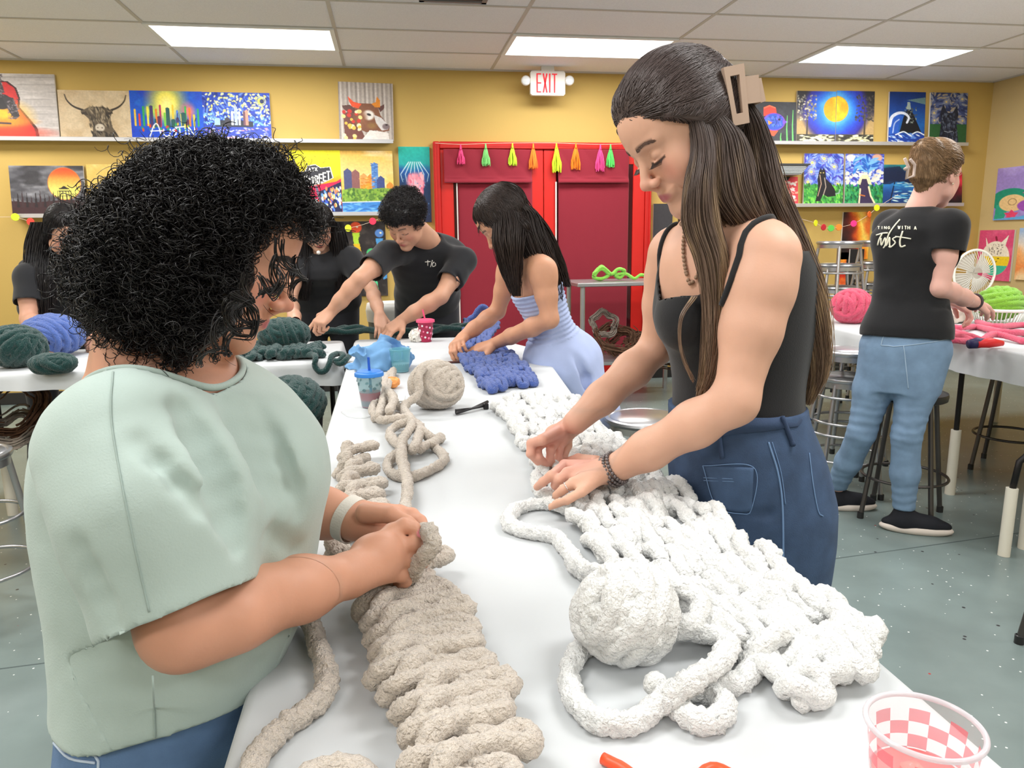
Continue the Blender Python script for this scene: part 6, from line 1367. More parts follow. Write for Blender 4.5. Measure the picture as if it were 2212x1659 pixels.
# ============================================================ curly-haired woman in the sage shirt (left foreground)
def curly_woman():
    e = empty('person', (-.28, .93, 0), 'person with black curly hair in a sage green shirt, working beige yarn by hand', 'person')
    H = Head(py(472, 540, .95), (.885, -.02, -.44), (.44, 0, .885), .89, full=1.12)
    S = Sdf(); nb = py(345, 770, .97); H.sdf(S, nb, .058)
    Yc = .95
    rows = [(782, 235, 500), (808, 170, 550), (842, 118, 598), (890, 80, 632), (960, 52, 668), (1040, 48, 690), (1120, 54, 694), (1200, 70, 690), (1300, 90, 672), (1400, 100, 640), (1500, 104, 588), (1600, 96, 548), (1680, 92, 526), (1800, 92, 505), (2000, 100, 480)]
    tw = {782: .075, 808: .105, 842: .132, 890: .15, 960: .158, 1040: .162, 1120: .165, 1200: .168, 1300: .172, 1400: .175, 1500: .178, 1600: .18, 1680: .18, 1800: .18, 2000: .18}
    z0 = float(py(330, 700, Yc)[2]); ts, cv, hw, sw = [], [], [], []
    for (y, l, r) in rows[::-1]:
        a, b = py(l, y, Yc), py(r, y, Yc); a[0] += .010; ts.append((a[2]+b[2])/2-z0); cv.append((a[0]+b[0])/2); hw.append((b[0]-a[0])/2); sw.append(tw[y])
    ts, cv, hw, sw = map(np.array, (ts, cv, hw, sw))
    o = np.array([0, Yc+.02, z0]); B = (0, -1, 0)
    # body under the shirt
    S.loft(o, (0, 0, 1), B, ts, 0, cv, sw*.86, hw*.90, None, 2.1, .02)
    S.cone(nb+[0, 0, .0], nb+[-.01, -.02, -.06], .060, .075, .05)
    shN, elN, wrN = py(292, 1010, .845), py(392, 1345, .76), py(752, 1243, .915)
    S.cone(nb+[0, -.01, -.06], shN+(.02, .03, -.02), .045, .045, .04)
    arm(S, shN, elN, wrN, (.056, .054, .046, .043, .0265), .02)
    S.cone(elN+(0, 0, -.012), elN+(.05, .01, -.004), .036, .036, .02)
    shF, elF, wrF = py(470, 880, 1.12), py(560, 1080, 1.16), py(768, 1122, 1.075)
    arm(S, shF, elF, wrF, (.062, .052, .044, .041, .0275), .02)
    # near (right) hand: pinching the yarn
    p = lambda x, y, Y: py(x, y, Y)
    k = .007
    for a, b, ra, rb in (((752, 1243, .915), (846, 1150, .985), .020, .0125), ((752, 1243, .915), (862, 1180, .975), .022, .0135), ((752, 1243, .915), (860, 1212, .965), .022, .013), ((752, 1243, .915), (842, 1240, .955), .020, .0115)):
        S.cone(p(*a), p(*b), ra, rb, .014)
    S.ell(p(810, 1200, .955), (.034, .022, .030), None, .012)
    fingers(S, [([p(846, 1150, .985), p(872, 1136, .99), p(893, 1142, .99), p(908, 1158, .985)], [.0118, .0105, .0095, .008]),
                ([p(862, 1180, .975), p(893, 1176, .975), p(907, 1190, .98), p(896, 1203, .99)], [.012, .0108, .0098, .0085]),
                ([p(860, 1212, .965), p(890, 1210, .97), p(900, 1224, .98), p(884, 1232, .99)], [.0118, .0105, .0095, .0082]),
                ([p(842, 1240, .955), p(868, 1243, .96), p(876, 1255, .97), p(860, 1260, .98)], [.0105, .0092, .0084, .0074]),
                ([p(775, 1212, 1.0), p(825, 1172, 1.02), p(868, 1160, 1.015), p(902, 1168, 1.0)], [.016, .0125, .0105, .0085])], .004)
    # far (left) hand
    for a, b, ra, rb in (((768, 1122, 1.075), (862, 1108, 1.085), .022, .0125), ((768, 1122, 1.075), (868, 1124, 1.07), .023, .0128), ((768, 1125, 1.07), (862, 1142, 1.055), .023, .012), ((768, 1128, 1.065), (850, 1158, 1.045), .02, .011)):
        S.cone(p(*a), p(*b), ra, rb, .014)
    S.ell(p(818, 1128, 1.07), (.036, .024, .024), None, .012)
    fingers(S, [([p(862, 1108, 1.085), p(890, 1112, 1.07), p(908, 1126, 1.05), p(918, 1142, 1.035)], [.0112, .010, .009, .0078]),
                ([p(868, 1122, 1.07), p(898, 1128, 1.055), p(918, 1145, 1.035), p(925, 1165, 1.02)], [.0112, .010, .009, .0078]),
                ([p(862, 1142, 1.055), p(900, 1152, 1.06), p(925, 1175, 1.05), p(930, 1195, 1.035)], [.011, .0098, .009, .0078]),
                ([p(850, 1158, 1.045), p(895, 1175, 1.06), p(926, 1196, 1.06), p(916, 1218, 1.045)], [.0100, .0088, .008, .007]),
                ([p(790, 1108, 1.04), p(845, 1112, 1.02), p(880, 1130, 1.005), p(905, 1146, 1.0)], [.015, .012, .0102, .0085])], .004)
    # legs
    hipz = float(o[2]+ts[0]); ax = float(cv[0])
    for sy in (-1, 1):
        a = np.array([ax, Yc+.02+sy*.085, hipz+.02]); b = np.array([ax+.02, Yc+.02+sy*.085, .45]); c = np.array([ax-.02, Yc+.02+sy*.09, .07]); S.cone(a, b, .085, .055, .03); S.cone(b, c, .055, .036, .02); S.cone(c+[0, 0, -.03], c+[.14, 0, -.035], .035, .028, .02)
    pal = dict(lips=lin((176, 92, 96)), brow=lin((52, 38, 36)), cheek=lin((214, 118, 104)))
    base = (202, 148, 122)
    hb, hc = p(835, 1185, 1.0)-[.13, .14, .13], p(835, 1185, 1.0)+[.13, .14, .13]
    lo, hi = np.array([-.62, .55, .0]), np.array([.14, 1.36, 1.5])
    L0, L1 = H.c-.15, H.c+.15
    nails = [p(908, 1158, .985), p(902, 1168, 1.0), p(918, 1142, 1.035), p(916, 1218, 1.045)]
    def extra(V, C):
        for q in nails[:2]:
            d = np.linalg.norm(V-(q+[0.002, -.004, .005]), axis=1); m_ = (d < .0075)[:, None]; C[:] = np.where(m_, np.array(lin((236, 150, 156))), C)
    skin_obj('body', S, [(lo, hi, .0065), (L0, L1, .0021), (hb, hc, .0020)], e, base, [(H, pal)], extra)
    # shirt
    TT = Sdf(); TT.loft(o, (0, 0, 1), B, ts, 0, cv, sw*1.0, hw*1.0, None, 2.25, .02)
    TT.ell(p(560, 1010, .93), (.075, .12, .075), None, .06)
    SS = Sdf(); s0 = p(285, 972, .84); SS.cone(p(310, 900, .93), s0, .040, .074, .06); SS.cone(s0, p(338, 1100, .80), .082, .088, .05); SS.cone(p(338, 1100, .80), p(392, 1345, .765), .088, .080, .03)
    sF = p(480, 920, 1.10); SF = Sdf(); SF.cone(p(400, 880, 1.0), sF, .04, .075, .05); SF.cone(sF, p(565, 1070, 1.14), .082, .075, .05)
    T = Sdf(); T.extend(TT); T.extend(SS); T.extend(SF)
    nzf = lambda P: .0035*fbm(P*[1, 1, .55], 9, 7, 2)+.0016*fbm(P, 26, 9, 2)
    # drapery: ridges (u) and valleys (s)
    FO = [([(400, 880), (452, 960), (490, 1060), (510, 1140), (520, 1225)], .015), ([(440, 1085), (475, 1120), (505, 1165)], .008), ([(175, 1190), (215, 1290), (262, 1385)], .007), ([(300, 1445), (420, 1470), (560, 1440)], .007),
          ([(560, 880), (620, 1000), (655, 1130)], .008), ([(520, 875), (590, 1010), (622, 1130)], .008), ([(480, 860), (540, 960), (590, 1090)], .008), ([(300, 950), (390, 1060), (465, 1130)], .006), ([(590, 1150), (630, 1190), (680, 1180)], .009)]
    FO = [(raydrop(T, pts, .80, .0005)[::5], r) for pts, r in FO]
    for P_, r in FO:
        for _ in range(6): P_ = np.vstack([P_[:1], (P_[:-2]+P_[1:-1]*2+P_[2:])/4, P_[-1:]])
        n_ = len(P_); rr = [r*(.35+.65*math.sin(math.pi*min(1, (i+.6)/n_))**.5) for i in range(n_)]
        for q_ in (T, TT): q_.chain(list(P_), [a_*(1.25 if r > .014 else .62) for a_ in rr], .012 if r > .014 else .020, 's')
    T.fn(nzf, lo, hi, 0, 'add'); TT.fn(nzf, lo, hi, 0, 'add')
    hemz = lambda P: -.004
    zh = float(p(320, 1612, .80)[2]); cuff_o = p(392, 1318, .765); cuff_n = nrm(p(410, 1398, .75)-p(370, 1220, .78)); cuff_n = nrm(cuff_n+np.array([.12, 0, 0]))
    ncen = p(362, 798, .93); Nf = nrm([.25, -.12, .96]); N0 = nrm(np.cross([0, 1, 0], Nf)); NR = np.stack([N0, np.cross(Nf, N0), Nf])
    elc = Sdf(); elc.ell(ncen, (.086, .094, .070), NR)
    def cut(P):
        c = zh+.012*np.sin(P[..., 0]*20)-P[..., 2]
        dT = TT.ev(P); c = np.maximum(c, np.minimum(cut_plane(P, cuff_o, cuff_n), .165-segd(P, s0, cuff_o+cuff_n*.10)))
        c = np.maximum(c, np.minimum(np.minimum(cut_plane(P, p(560, 1060, 1.135), nrm([.5, .1, -.85])), dT-.010), .14-segd(P, sF, p(600, 1150, 1.16))))
        c = np.maximum(c, -elc.ev(P)); return c
    V, F = shell(T, cut, np.array([-.64, .60, zh-.03]), np.array([.10, 1.34, 1.36]), .0042, smooth_it=2)
    def cut2(P): return np.maximum(zh+.012*np.sin(P[..., 0]*20)-P[..., 2], -elc.ev(P))
    TT.fn(lambda P: np.full(P.shape[:-1], .0012), lo, hi, 0, 'add'); V2, F2 = shell(TT, cut2, np.array([-.64, .60, zh-.03]), np.array([.10, 1.34, 1.36]), .0045, smooth_it=2); V, F = merge([(V, F), (V2, F2)])
    sage = cloth_mat('sage_jersey', (168, 184, 178), vs=7, va=.025)
    sh = solidify(np_mesh('shirt', V, F, sage, e), .0028)
    T2 = T
    sm = [tube_geo(raydrop(T, q, .80, .0006), .0011, 6) for q in ([(245, 790), (240, 900), (262, 1040), (290, 1180), (322, 1322)], [(330, 1460), (333, 1530), (335, 1596)])]
    multi('seam', sm, cloth_mat('sage_seam', (146, 162, 156)), sh)
    # neck rib
    a_ = np.linspace(0, 2*math.pi, 40, endpoint=False); ring = np.array([ncen+NR[0]*math.cos(t)*.084+NR[1]*math.sin(t)*.092 for t in a_]); ring = drop_onto(T, ring, .0005); dd = ring-ncen
    for _ in range(6): ring = drop_onto(T, ring, .0008); q = elc.ev(ring); ring = ring-(ring-ncen)/np.linalg.norm(ring-ncen, axis=1)[:, None]*q[:, None]
    for _ in range(3): ring = (np.roll(ring, 1, 0)+ring*2+np.roll(ring, -1, 0))/4
    Vn, Fn = tube_geo(catmull(ring, .006, True), .0042, 8, True); np_mesh('neckband', Vn, Fn, cloth_mat('sage_rib', (160, 176, 170)), sh)
    # jeans
    Jn = Sdf(); Jn.loft(o, (0, 0, 1), B, ts, 0, cv, sw*.90, hw*.955, None, 2.2, .02)
    for sy in (-1, 1):
        a = np.array([ax, Yc+.02+sy*.09, hipz+.03]); b = np.array([ax+.02, Yc+.02+sy*.09, .45]); c = np.array([ax-.01, Yc+.02+sy*.095, .08]); Jn.cone(a, b, .105, .075, .03); Jn.cone(b, c, .075, .06, .03)
    Jn.fn(lambda P: .003*fbm(P, 12, 3, 2), lo, hi, 0, 'add')
    zt = float(p(320, 1500, .8)[2])
    V, F = shell(Jn, lambda P: np.maximum(P[..., 2]-zt, .07-P[..., 2]), np.array([-.62, .62, .05]), np.array([.1, 1.34, zt+.03]), .006)
    dn = mat('denim_mid', (92, 120, 158), .85, bump=(500, .5, .001), var=(22, .14)); jo = np_mesh('jeans', V, F, dn, e)
    st = mat('denim_stitch', (190, 204, 222), .8)
    Jp = [tube_geo(raydrop(Jn, q_, .82, .001), .0016, 6) for q_ in ([(104, 1550), (110, 1585), (140, 1622), (205, 1632), (212, 1660), (215, 1700)], [(116, 1605), (150, 1638), (205, 1648)])]
    multi('pocket_stitching', Jp, st, jo)
    # shoes
    for sy in (-1, 1):
        Q = Sdf(); c = np.array([ax+.05, Yc+.02+sy*.095, 0]); Q.ell(c+[0.02, 0, .045], (.135, .045, .045), None, .02); Q.cone(c+[-.07, 0, .05], c+[-.07, 0, .09], .045, .042, .02)
        V, F = sdf_mesh(Q, [(c-[.2, .1, .0], c+[.2, .1, .16], .006)]); V[:, 2] = np.maximum(V[:, 2], .001); np_mesh('shoe', V, F, mat('shoe_grey', (90, 92, 96), .6), e)
    # hair: volume, then curls
    hm = hair_mat('hair_black', (21, 18, 19), .38); G = Sdf(); D_ = .96
    blobs = [(440, 492, .070, 0), (350, 506, .072, 0), (520, 452, .052, .0), (302, 545, .062, .01), (330, 608, .073, .0), (430, 570, .090, -.01), (266, 596, .045, .02), (360, 675, .042, -.01), (572, 440, .034, 0), (600, 472, .028, .0), (475, 650, .046, -.05), (428, 730, .018, -.075), (410, 452, .050, 0), (500, 432, .040, .0)]
    G.ell(H.w(0, -.018, .040), np.array([.083, .102, .087])*H.k, H.M)
    for x_, y_, r_, dy in blobs:
        c = p(x_, y_, D_+dy*1.0); G.ell(c, (r_*.82, r_*1.05, r_*.9), None, .04)
    def carve(P):
        L = H.loc(P); L = L*H.k; return np.maximum(np.maximum(.062-.15*np.maximum(-L[..., 2]-.06, 0)*2-L[..., 1]+.010*noise3(P, 40, 8), L[..., 2]-.052), -.1-L[..., 0])
    G.fn(carve, *bb([H.w(0, .1, -.05)], .26), k=.012, op='s')
    G.fn(lambda P: .009*fbm(P, 24, 5, 2)+.005*np.abs(noise3(P, 60, 3)), H.c-.4, H.c+.4, 0, 'add')
    V, F = sdf_mesh(G, [(H.c-[.33, .22, .30], H.c+[.26, .22, .22], .0055)])
    rg = np.random.default_rng(2); nC = 13000; cen = V[F[rg.integers(0, len(F), nC)]].mean(1)
    d0 = G.ev(cen); nr = np.stack([G.ev(cen+e_)-d0 for e_ in np.eye(3)*.003], 1); nr /= np.linalg.norm(nr, axis=1)[:, None]+1e-9
    dn_ = np.array([.05, 0, -1.0])+rg.normal(0, .55, (nC, 3)); tg = dn_-nr*(dn_*nr).sum(1)[:, None]*.8; tg /= np.linalg.norm(tg, axis=1)[:, None]
    bn = np.cross(nr, tg); m = 26; Lc = rg.uniform(.025, .06, nC); Rc = rg.uniform(.003, .0075, nC); turns = rg.uniform(1.5, 3.2, nC); ph = rg.uniform(0, 6.28, nC)
    t = np.linspace(0, 1, m)[None, :]; an = ph[:, None]+turns[:, None]*2*math.pi*t*rg.choice([-1, 1], nC)[:, None]
    off = .001+.006*rg.uniform(0, 1, nC)
    St = cen[:, None]+tg[:, None]*(Lc[:, None]*t)[..., None]+nr[:, None]*((Rc[:, None]*np.cos(an))+off[:, None]+.004*t-.05*(Lc[:, None]*t)**2*20)[..., None]+bn[:, None]*(Rc[:, None]*np.sin(an))[..., None]
    ok = carve(St[:, ::4]).min(1) > .0; St = St[ok]; nK = len(St)
    Vc, Fc = strands_geo(St, np.full(nK, .0007)*rg.uniform(.6, 1.3, nK), .0004, 3)
    # ringlets falling over the cheek
    R_ = []
    for (pts, rc, tn) in (([(590, 560, .80), (600, 610, .80), (572, 640, .81), (556, 610, .82)], .004, 2), ([(560, 600, .80), (595, 640, .80), (612, 600, .80), (590, 575, .81)], .003, 1), ([(530, 640, .80), (545, 690, .80), (520, 715, .80), (505, 680, .80)], .004, 2), ([(500, 640, .79), (560, 680, .79), (548, 720, .80), (500, 730, .80)], .003, 1),
                          ([(490, 660, .79), (505, 720, .79), (480, 765, .80), (455, 770, .81)], .005, 3), ([(520, 600, .79), (540, 640, .79), (520, 680, .79), (560, 700, .80)], .004, 2), ([(630, 560, .84), (652, 590, .85), (640, 625, .86), (625, 650, .86)], .005, 2), ([(600, 520, .80), (620, 570, .81), (636, 600, .82), (615, 625, .82)], .003, 2), ([(470, 690, .80), (470, 740, .79), (445, 775, .80), (425, 785, .82)], .004, 2)):
        P_ = catm_at([p(*q) for q in pts], np.linspace(0, len(pts)-1, m))
        for j in range(9):
            o_ = rg.normal(0, .0022, 3); a_ = np.linspace(0, tn*6.28, m)+j*.12; R_.append(P_+o_+np.stack([rc*np.cos(a_), 0*a_, rc*np.sin(a_)], 1))
    Vr, Fr = strands_geo(np.array(R_), .0008, .0004, 4)
    # stray wisps on the crown
    W2 = []
    for j in range(130):
        x_ = rg.uniform(170, 650); f_ = rg.integers(0, len(cen)); c0 = cen[f_]; a_ = np.linspace(0, rg.uniform(3, 9), m); W2.append(c0+nr[f_]*np.linspace(0, rg.uniform(.012, .032), m)[:, None]+np.stack([np.cos(a_), np.sin(a_)*.5, np.sin(a_)], 1)*.006+tg[f_]*np.linspace(0, .03, m)[:, None])
    Vw, Fw = strands_geo(np.array(W2), .0004, .0002, 3)
    V_, F_ = merge([(V, F), (Vc, Fc), (Vr, Fr), (Vw, Fw)]); np_mesh('hair', V_, F_, hm, e)
    H.brows(e, hm, S, 1.6); H.lashes(e, hm)
    # watch band on the far wrist, glasses arm
    c = p(757, 1122, 1.08); ax_ = nrm(p(768, 1122, 1.075)-p(640, 1060, 1.14)); u = nrm(np.cross(ax_, [0, 0, 1])); v = np.cross(ax_, u)
    V = []; a_ = np.linspace(0, 2*math.pi, 48, endpoint=False)
    for t_ in a_:
        for (q, rr) in ((-.009, .0325), (-.009, .0352), (.009, .0352), (.009, .0325)): V.append(c+ax_*(q+.0006*math.sin(t_*24))+(u*math.cos(t_)+v*math.sin(t_)*1.0)*(rr+.0))
    F = [[i*4+j, i*4+(j+1) % 4, ((i+1) % 48)*4+(j+1) % 4, ((i+1) % 48)*4+j] for i in range(48) for j in range(4)]
    wb = np_mesh('wristband', V, F, mat('band_cream', (214, 208, 198), .7, bump=(400, .6, .001)), e, smooth=False); bmfix(wb); wb['label'] = 'cream textured watch band'
    q = c+(u*math.cos(1.9)+v*math.sin(1.9))*.036
    return e
curly_woman()
# ============================================================ long-haired girl in the black tank top (right foreground)
def long_haired_girl():
    e = empty('person', (.72, 1.42, 0), 'person with long brown hair in a claw clip, black tank top and denim skirt', 'person')
    p = lambda x, y, Y: py(x, y, Y)
    H = Head(p(1474, 289, 1.40), (-.80, -.17, -.57), (-.57, 0, .82), 1.10, full=1.0)
    S = Sdf(); nb = p(1560, 500, 1.42); H.sdf(S, nb, .046, 1.0)
    Yc = 1.42
    rows = [(470, 1500, 1640), (510, 1462, 1700), (560, 1440, 1735), (610, 1428, 1745), (660, 1430, 1745), (720, 1445, 1738), (780, 1462, 1725), (840, 1468, 1715), (890, 1466, 1715), (950, 1462, 1738), (1010, 1460, 1760), (1080, 1462, 1780), (1160, 1470, 1778), (1280, 1480, 1755), (1400, 1490, 1740), (1560, 1500, 1730)]
    tw = [.07, .125, .145, .145, .138, .132, .125, .120, .122, .140, .155, .165, .168, .165, .16, .16]
    def stations(rows, tw, Yc):
        z0 = float(p(1600, rows[0][0], Yc)[2]); o = []
        for (y, l, r), w_ in list(zip(rows, tw))[::-1]:
            a, b = p(l, y, Yc), p(r, y, Yc); o.append(((a[2]+b[2])/2-z0, (a[0]+b[0])/2, (b[0]-a[0])/2, w_))
        return z0, np.array(o).T
    z0, (ts, cx, hx, sw) = stations(rows, tw, Yc)
    fw = nrm([-.97, -.12, 0]); B = nrm(np.cross(fw, [0, 0, 1])); o = np.array([0, Yc, z0])
    # centre line expressed on (B, fwd)
    cu = cx*B[0]; cv = cx*fw[0]
    # keep the line at Y=Yc
    bz = np.interp(ts, [ts[0], float(ts[-9]), float(ts[-7]), ts[-1]], [.78, .80, .96, .97]); S.loft(o, (0, 0, 1), B, ts, cu, cv, sw*bz/.97, hx*bz, None, 2.1, .02)
    shN, elN, wrN = p(1655, 560, 1.27), p(1588, 868, 1.22), p(1322, 1016, 1.362)
    arm(S, shN, elN, wrN, (.060, .051, .043, .040, .0275), .025)
    shF, elF, wrF = p(1452, 555, 1.56), p(1418, 752, 1.60), p(1243, 912, 1.545)
    arm(S, shF, elF, wrF, (.050, .044, .040, .039, .0265), .02)
    S.cone(nb+[0, 0, -.01], shN+(-.0, .03, .02), .05, .045, .05); S.cone(nb+[0, 0, -.01], shF+(0, -.03, .02), .045, .04, .05)
    S.cone(nb, p(1500, 560, 1.42), .05, .05, .05)
    # near (left) hand, back of the hand up, fingers spread to the left
    k = .004
    W_ = pz(1312, 1014, .872)
    kn = [pz(1220, 1005, .868), pz(1226, 1022, .872), pz(1238, 1044, .868), pz(1256, 1062, .860)]
    for i, (q, ra, rb) in enumerate(zip(kn, (.019, .020, .020, .018), (.0118, .0118, .0115, .0105))): S.cone(W_+(q-W_)*.05, q, ra, rb, .014)
    S.ell(pz(1262, 1025, .866), (.038, .036, .015), None, .012)
    fingers(S, [([kn[0], pz(1192, 1027, .868), pz(1173, 1041, .852), pz(1160, 1052, .836)], [.0108, .0098, .0088, .0074]),
                ([kn[1], pz(1208, 1036, .862), pz(1200, 1048, .846), pz(1206, 1056, .832)], [.0108, .0098, .0088, .0076]),
                ([kn[2], pz(1216, 1058, .856), pz(1203, 1070, .842), pz(1200, 1078, .828)], [.0105, .0096, .0086, .0074]),
                ([kn[3], pz(1226, 1080, .848), pz(1204, 1087, .838), pz(1188, 1096, .828)], [.0096, .0086, .0078, .0066]),
                ([pz(1288, 1000, .868), pz(1250, 992, .850), pz(1222, 1000, .836), pz(1200, 1018, .828)], [.0155, .0122, .0105, .0088])], k)
    # far (right) hand pinching the yarn
    W2 = pz(1240, 915, .905)
    kn2 = [pz(1172, 950, .905), pz(1186, 948, .893), pz(1202, 950, .884), pz(1214, 955, .876)]
    for i, (q, ra, rb) in enumerate(zip(kn2, (.019, .020, .019, .018), (.0120, .0120, .0115, .0105))): S.cone(W2+(q-W2)*.05, q, ra, rb, .014)
    S.ell(pz(1206, 936, .890), (.030, .036, .020), None, .012)
    fingers(S, [([kn2[0], pz(1148, 958, .892), pz(1146, 980, .872), pz(1162, 998, .850)], [.0112, .0102, .0092, .0078]),
                ([kn2[1], pz(1160, 966, .880), pz(1163, 988, .862), pz(1182, 1004, .840)], [.0112, .0102, .0092, .0078]),
                ([kn2[2], pz(1190, 972, .872), pz(1188, 992, .852), pz(1196, 1006, .836)], [.0108, .0098, .0088, .0075]),
                ([kn2[3], pz(1208, 972, .864), pz(1206, 990, .848), pz(1200, 1004, .836)], [.0098, .0088, .0078, .0068]),
                ([pz(1225, 935, .880), pz(1224, 962, .862), pz(1216, 985, .846), pz(1206, 1004, .834)], [.0150, .0122, .0105, .0088])], k)
    # legs
    hz = z0+ts[2]; ax = cx[2]
    for sy in (-1, 1):
        a = np.array([ax, Yc+sy*.085, float(z0+ts[3])]); b = np.array([ax+.02, Yc+sy*.085, .46]); c = np.array([ax+.03, Yc+sy*.09, .08]); S.cone(a, b, .070, .050, .03); S.cone(b, c, .05, .034, .02); S.cone(c+[0, 0, -.04], c+[-.13, 0, -.045], .033, .026, .02)
    base = (213, 166, 142); pal = dict(lips=lin((178, 100, 106)), brow=lin((112, 84, 72)), cheek=lin((222, 140, 124)), lash=lin((70, 52, 48)))
    n0 = p(1515, 640, 1.36)
    def extra(V, C):
        d = np.linalg.norm((V-pz(1230, 1020, .86))*[1, 1, 1], axis=1); d2 = np.linalg.norm(V-pz(1190, 965, .88), axis=1); m_ = np.clip(np.exp(-(d/.07)**4)+np.exp(-(d2/.07)**4), 0, 1)[:, None]*.5; C[:] = C*(1-m_)+np.array(lin((214, 146, 138)))*m_
    L0, L1 = H.c-.16, H.c+.16; hb, hc = pz(1215, 1000, .85)-[.14, .17, .07], pz(1215, 1000, .85)+[.16, .17, .11]
    skin_obj('body', S, [((.22, 1.05, 0), (1.0, 1.80, 1.72), .006), (L0, L1, .0019), (hb, hc, .0019)], e, base, [(H, pal)], extra)
    # tank top
    T = Sdf(); T.loft(o, (0, 0, 1), B, ts, cu, cv, sw+.004, hx*.985+.003, None, 2.1, .02)
    T.ell(p(1470, 690, 1.36), (.045, .06, .055), None, .04); T.ell(p(1462, 680, 1.48), (.04, .05, .05), None, .04)
    sc_c = p(1478, 560, 1.33); zt = float(p(1600, 915, 1.3)[2]); zb = zt-.002
    NR = np.eye(3); nk = Sdf(); nk.ell(p(1500, 545, 1.38), (.10, .088, .118), None); 
    zarm = float(p(1650, 610, 1.3)[2])
    aN = Sdf(); aN.cone(shN+(0, 0, .06), shN+(-.01, .03, -.052), .07, .062); aF = Sdf(); aF.cone(shF+(0, 0, .06), shF+(0, 0, -.07), .06, .052)
    def cut(P):
        c = np.maximum(zb-P[..., 2], P[..., 2]-(z0+ts[-2]-.03))
        c = np.maximum(c, -nk.ev(P)); c = np.maximum(c, -aN.ev(P)); c = np.maximum(c, -aF.ev(P)); return c
    V, F = shell(T, cut, np.array([.25, 1.15, zb-.02]), np.array([1.0, 1.75, 1.40]), .0034, smooth_it=3)
    tk = cloth_mat('tank_black', (24, 24, 27)); to = solidify(np_mesh('tank_top', V, F, tk, e), .0025, 1)
    B2 = Sdf(); B2.extend(S)
    st = []
    for pts in ([(1580, 660, 1.26), (1602, 610, 1.25), (1640, 540, 1.27), (1672, 482, 1.32), (1700, 500, 1.40)], [(1450, 600, 1.48), (1448, 550, 1.50), (1455, 500, 1.52), (1475, 470, 1.54), (1510, 470, 1.56)]):
        P_ = drop_onto(S, catmull([p(*q) for q in pts], .008), .002); Vs, Fs = tube_geo(P_, .0058, 8, False); st.append((Vs, Fs))
    multi('strap', st, tk, to)
    # denim skirt
    K = Sdf(); rows2 = [(872, 1464, 1716)]+[r for r in rows if r[0] >= 890]; tw2 = [.124]+[w_+.006 for (r, w_) in zip(rows, tw) if r[0] >= 890]
    z2, (t2, c2, h2, s2) = stations(rows2, tw2, Yc); h2 = h2*np.interp(t2, [t2[0], t2[-1]-.25, t2[-1]], [.92, .93, 1.035]); s2 = s2*np.interp(t2, [t2[0], t2[-1]-.25, t2[-1]], [.94, .94, 1.04]); o2 = np.array([0, Yc, z2]); K.loft(o2, (0, 0, 1), B, t2, c2*B[0], c2*fw[0], s2+.004, h2+.006, None, 2.15, .02)
    K.fn(lambda P: .0028*fbm(P*[1, 1, .8], 12, 5, 2), (.2, 1, 0), (1.1, 1.9, 1.2), 0, 'add')
    for (pts, r, op) in (([(1500, 1110, 1.27), (1580, 1125, 1.25), (1660, 1110, 1.26)], .006, 's'), ([(1700, 1130, 1.28), (1740, 1110, 1.32), (1775, 1090, 1.36)], .006, 's'), ([(1560, 1170, 1.25), (1620, 1190, 1.25), (1700, 1180, 1.28)], .005, 's')):
        K.chain([p(*q) for q in pts], [r*.4]+[r]*(len(pts)-2)+[r*.4], .02, op)
    ztop = lambda P: float(p(1590, 884, 1.3)[2])+.10*(P[..., 0]-.62)
    V, F = shell(K, lambda P: np.maximum(P[..., 2]-ztop(P), .42-P[..., 2]), np.array([.3, 1.15, .40]), np.array([1.05, 1.72, 1.12]), .0045, smooth_it=1)
    dn = mat('denim_blue', (58, 78, 108), .85, bump=(520, .6, .001), var=(24, .2)); sk = solidify(np_mesh('denim_skirt', V, F, dn, e), .0028)
    stc = mat('denim_thread', (112, 142, 182), .8)
    L = lambda pts, r=.0011, off=.0012: tube_geo(raydrop(K, pts, 1.26, off, len(pts) > 5 or off < .004), r, 6)
    zz = lambda x, y, Y: p(x, y, Y)
    # band, pocket, loops
    bandm = mat('denim_band', (52, 70, 100), .85, bump=(520, .6, .001), var=(20, .15))
    def ribbon(P_, hgt, off, up=(0, 0, 1)):
        P_ = np.asarray(P_); n = len(P_); up = np.asarray(up, float); Va = drop_onto(K, P_, off); Vb = drop_onto(K, P_-up*hgt, off); F_ = [[i, i+1, n+i+1, n+i] for i in range(n-1)]; return np.vstack([Va, Vb]), F_
    bp = catmull([zz(1470, 925, 1.40), zz(1500, 915, 1.31), zz(1560, 902, 1.27), zz(1640, 888, 1.26), zz(1700, 878, 1.31), zz(1725, 875, 1.40)], .01)
    Vb, Fb = ribbon(bp, .042, .0022); bo = solidify(np_mesh('waistband', Vb, Fb, bandm, sk), .003, 0)
    lp = []
    for (x0, y0, x1, y1, Y_) in ((1552, 932, 1560, 990, 1.265), (1690, 900, 1714, 962, 1.30)):
        Pq = raydrop(K, [(x0, y0), ((x0+x1)/2, (y0+y1)/2), (x1, y1)], 1.27, .0065); multi('belt_loop', [tube_geo(Pq, .0048, 8)], bandm, sk)
    pk = [(1518, 1006, 1.28), (1628, 1010, 1.25), (1624, 1098, 1.25), (1603, 1110, 1.255), (1547, 1092, 1.265)]
    g = []; nn = 14
    for i in range(nn):
        for j in range(nn):
            u_, v_ = i/(nn-1), j/(nn-1); xa = 1518+(1628-1518)*u_; xb = 1547+(1624-1547)*u_; yb = 1092+12*math.sin(u_*2.6); g.append((xa+(xb-xa)*v_, (1006+4*u_)+(yb-1006)*v_))
    g = raydrop(K, g, 1.26, .0022, False); Fp = [[i*nn+j, (i+1)*nn+j, (i+1)*nn+j+1, i*nn+j+1] for i in range(nn-1) for j in range(nn-1)]
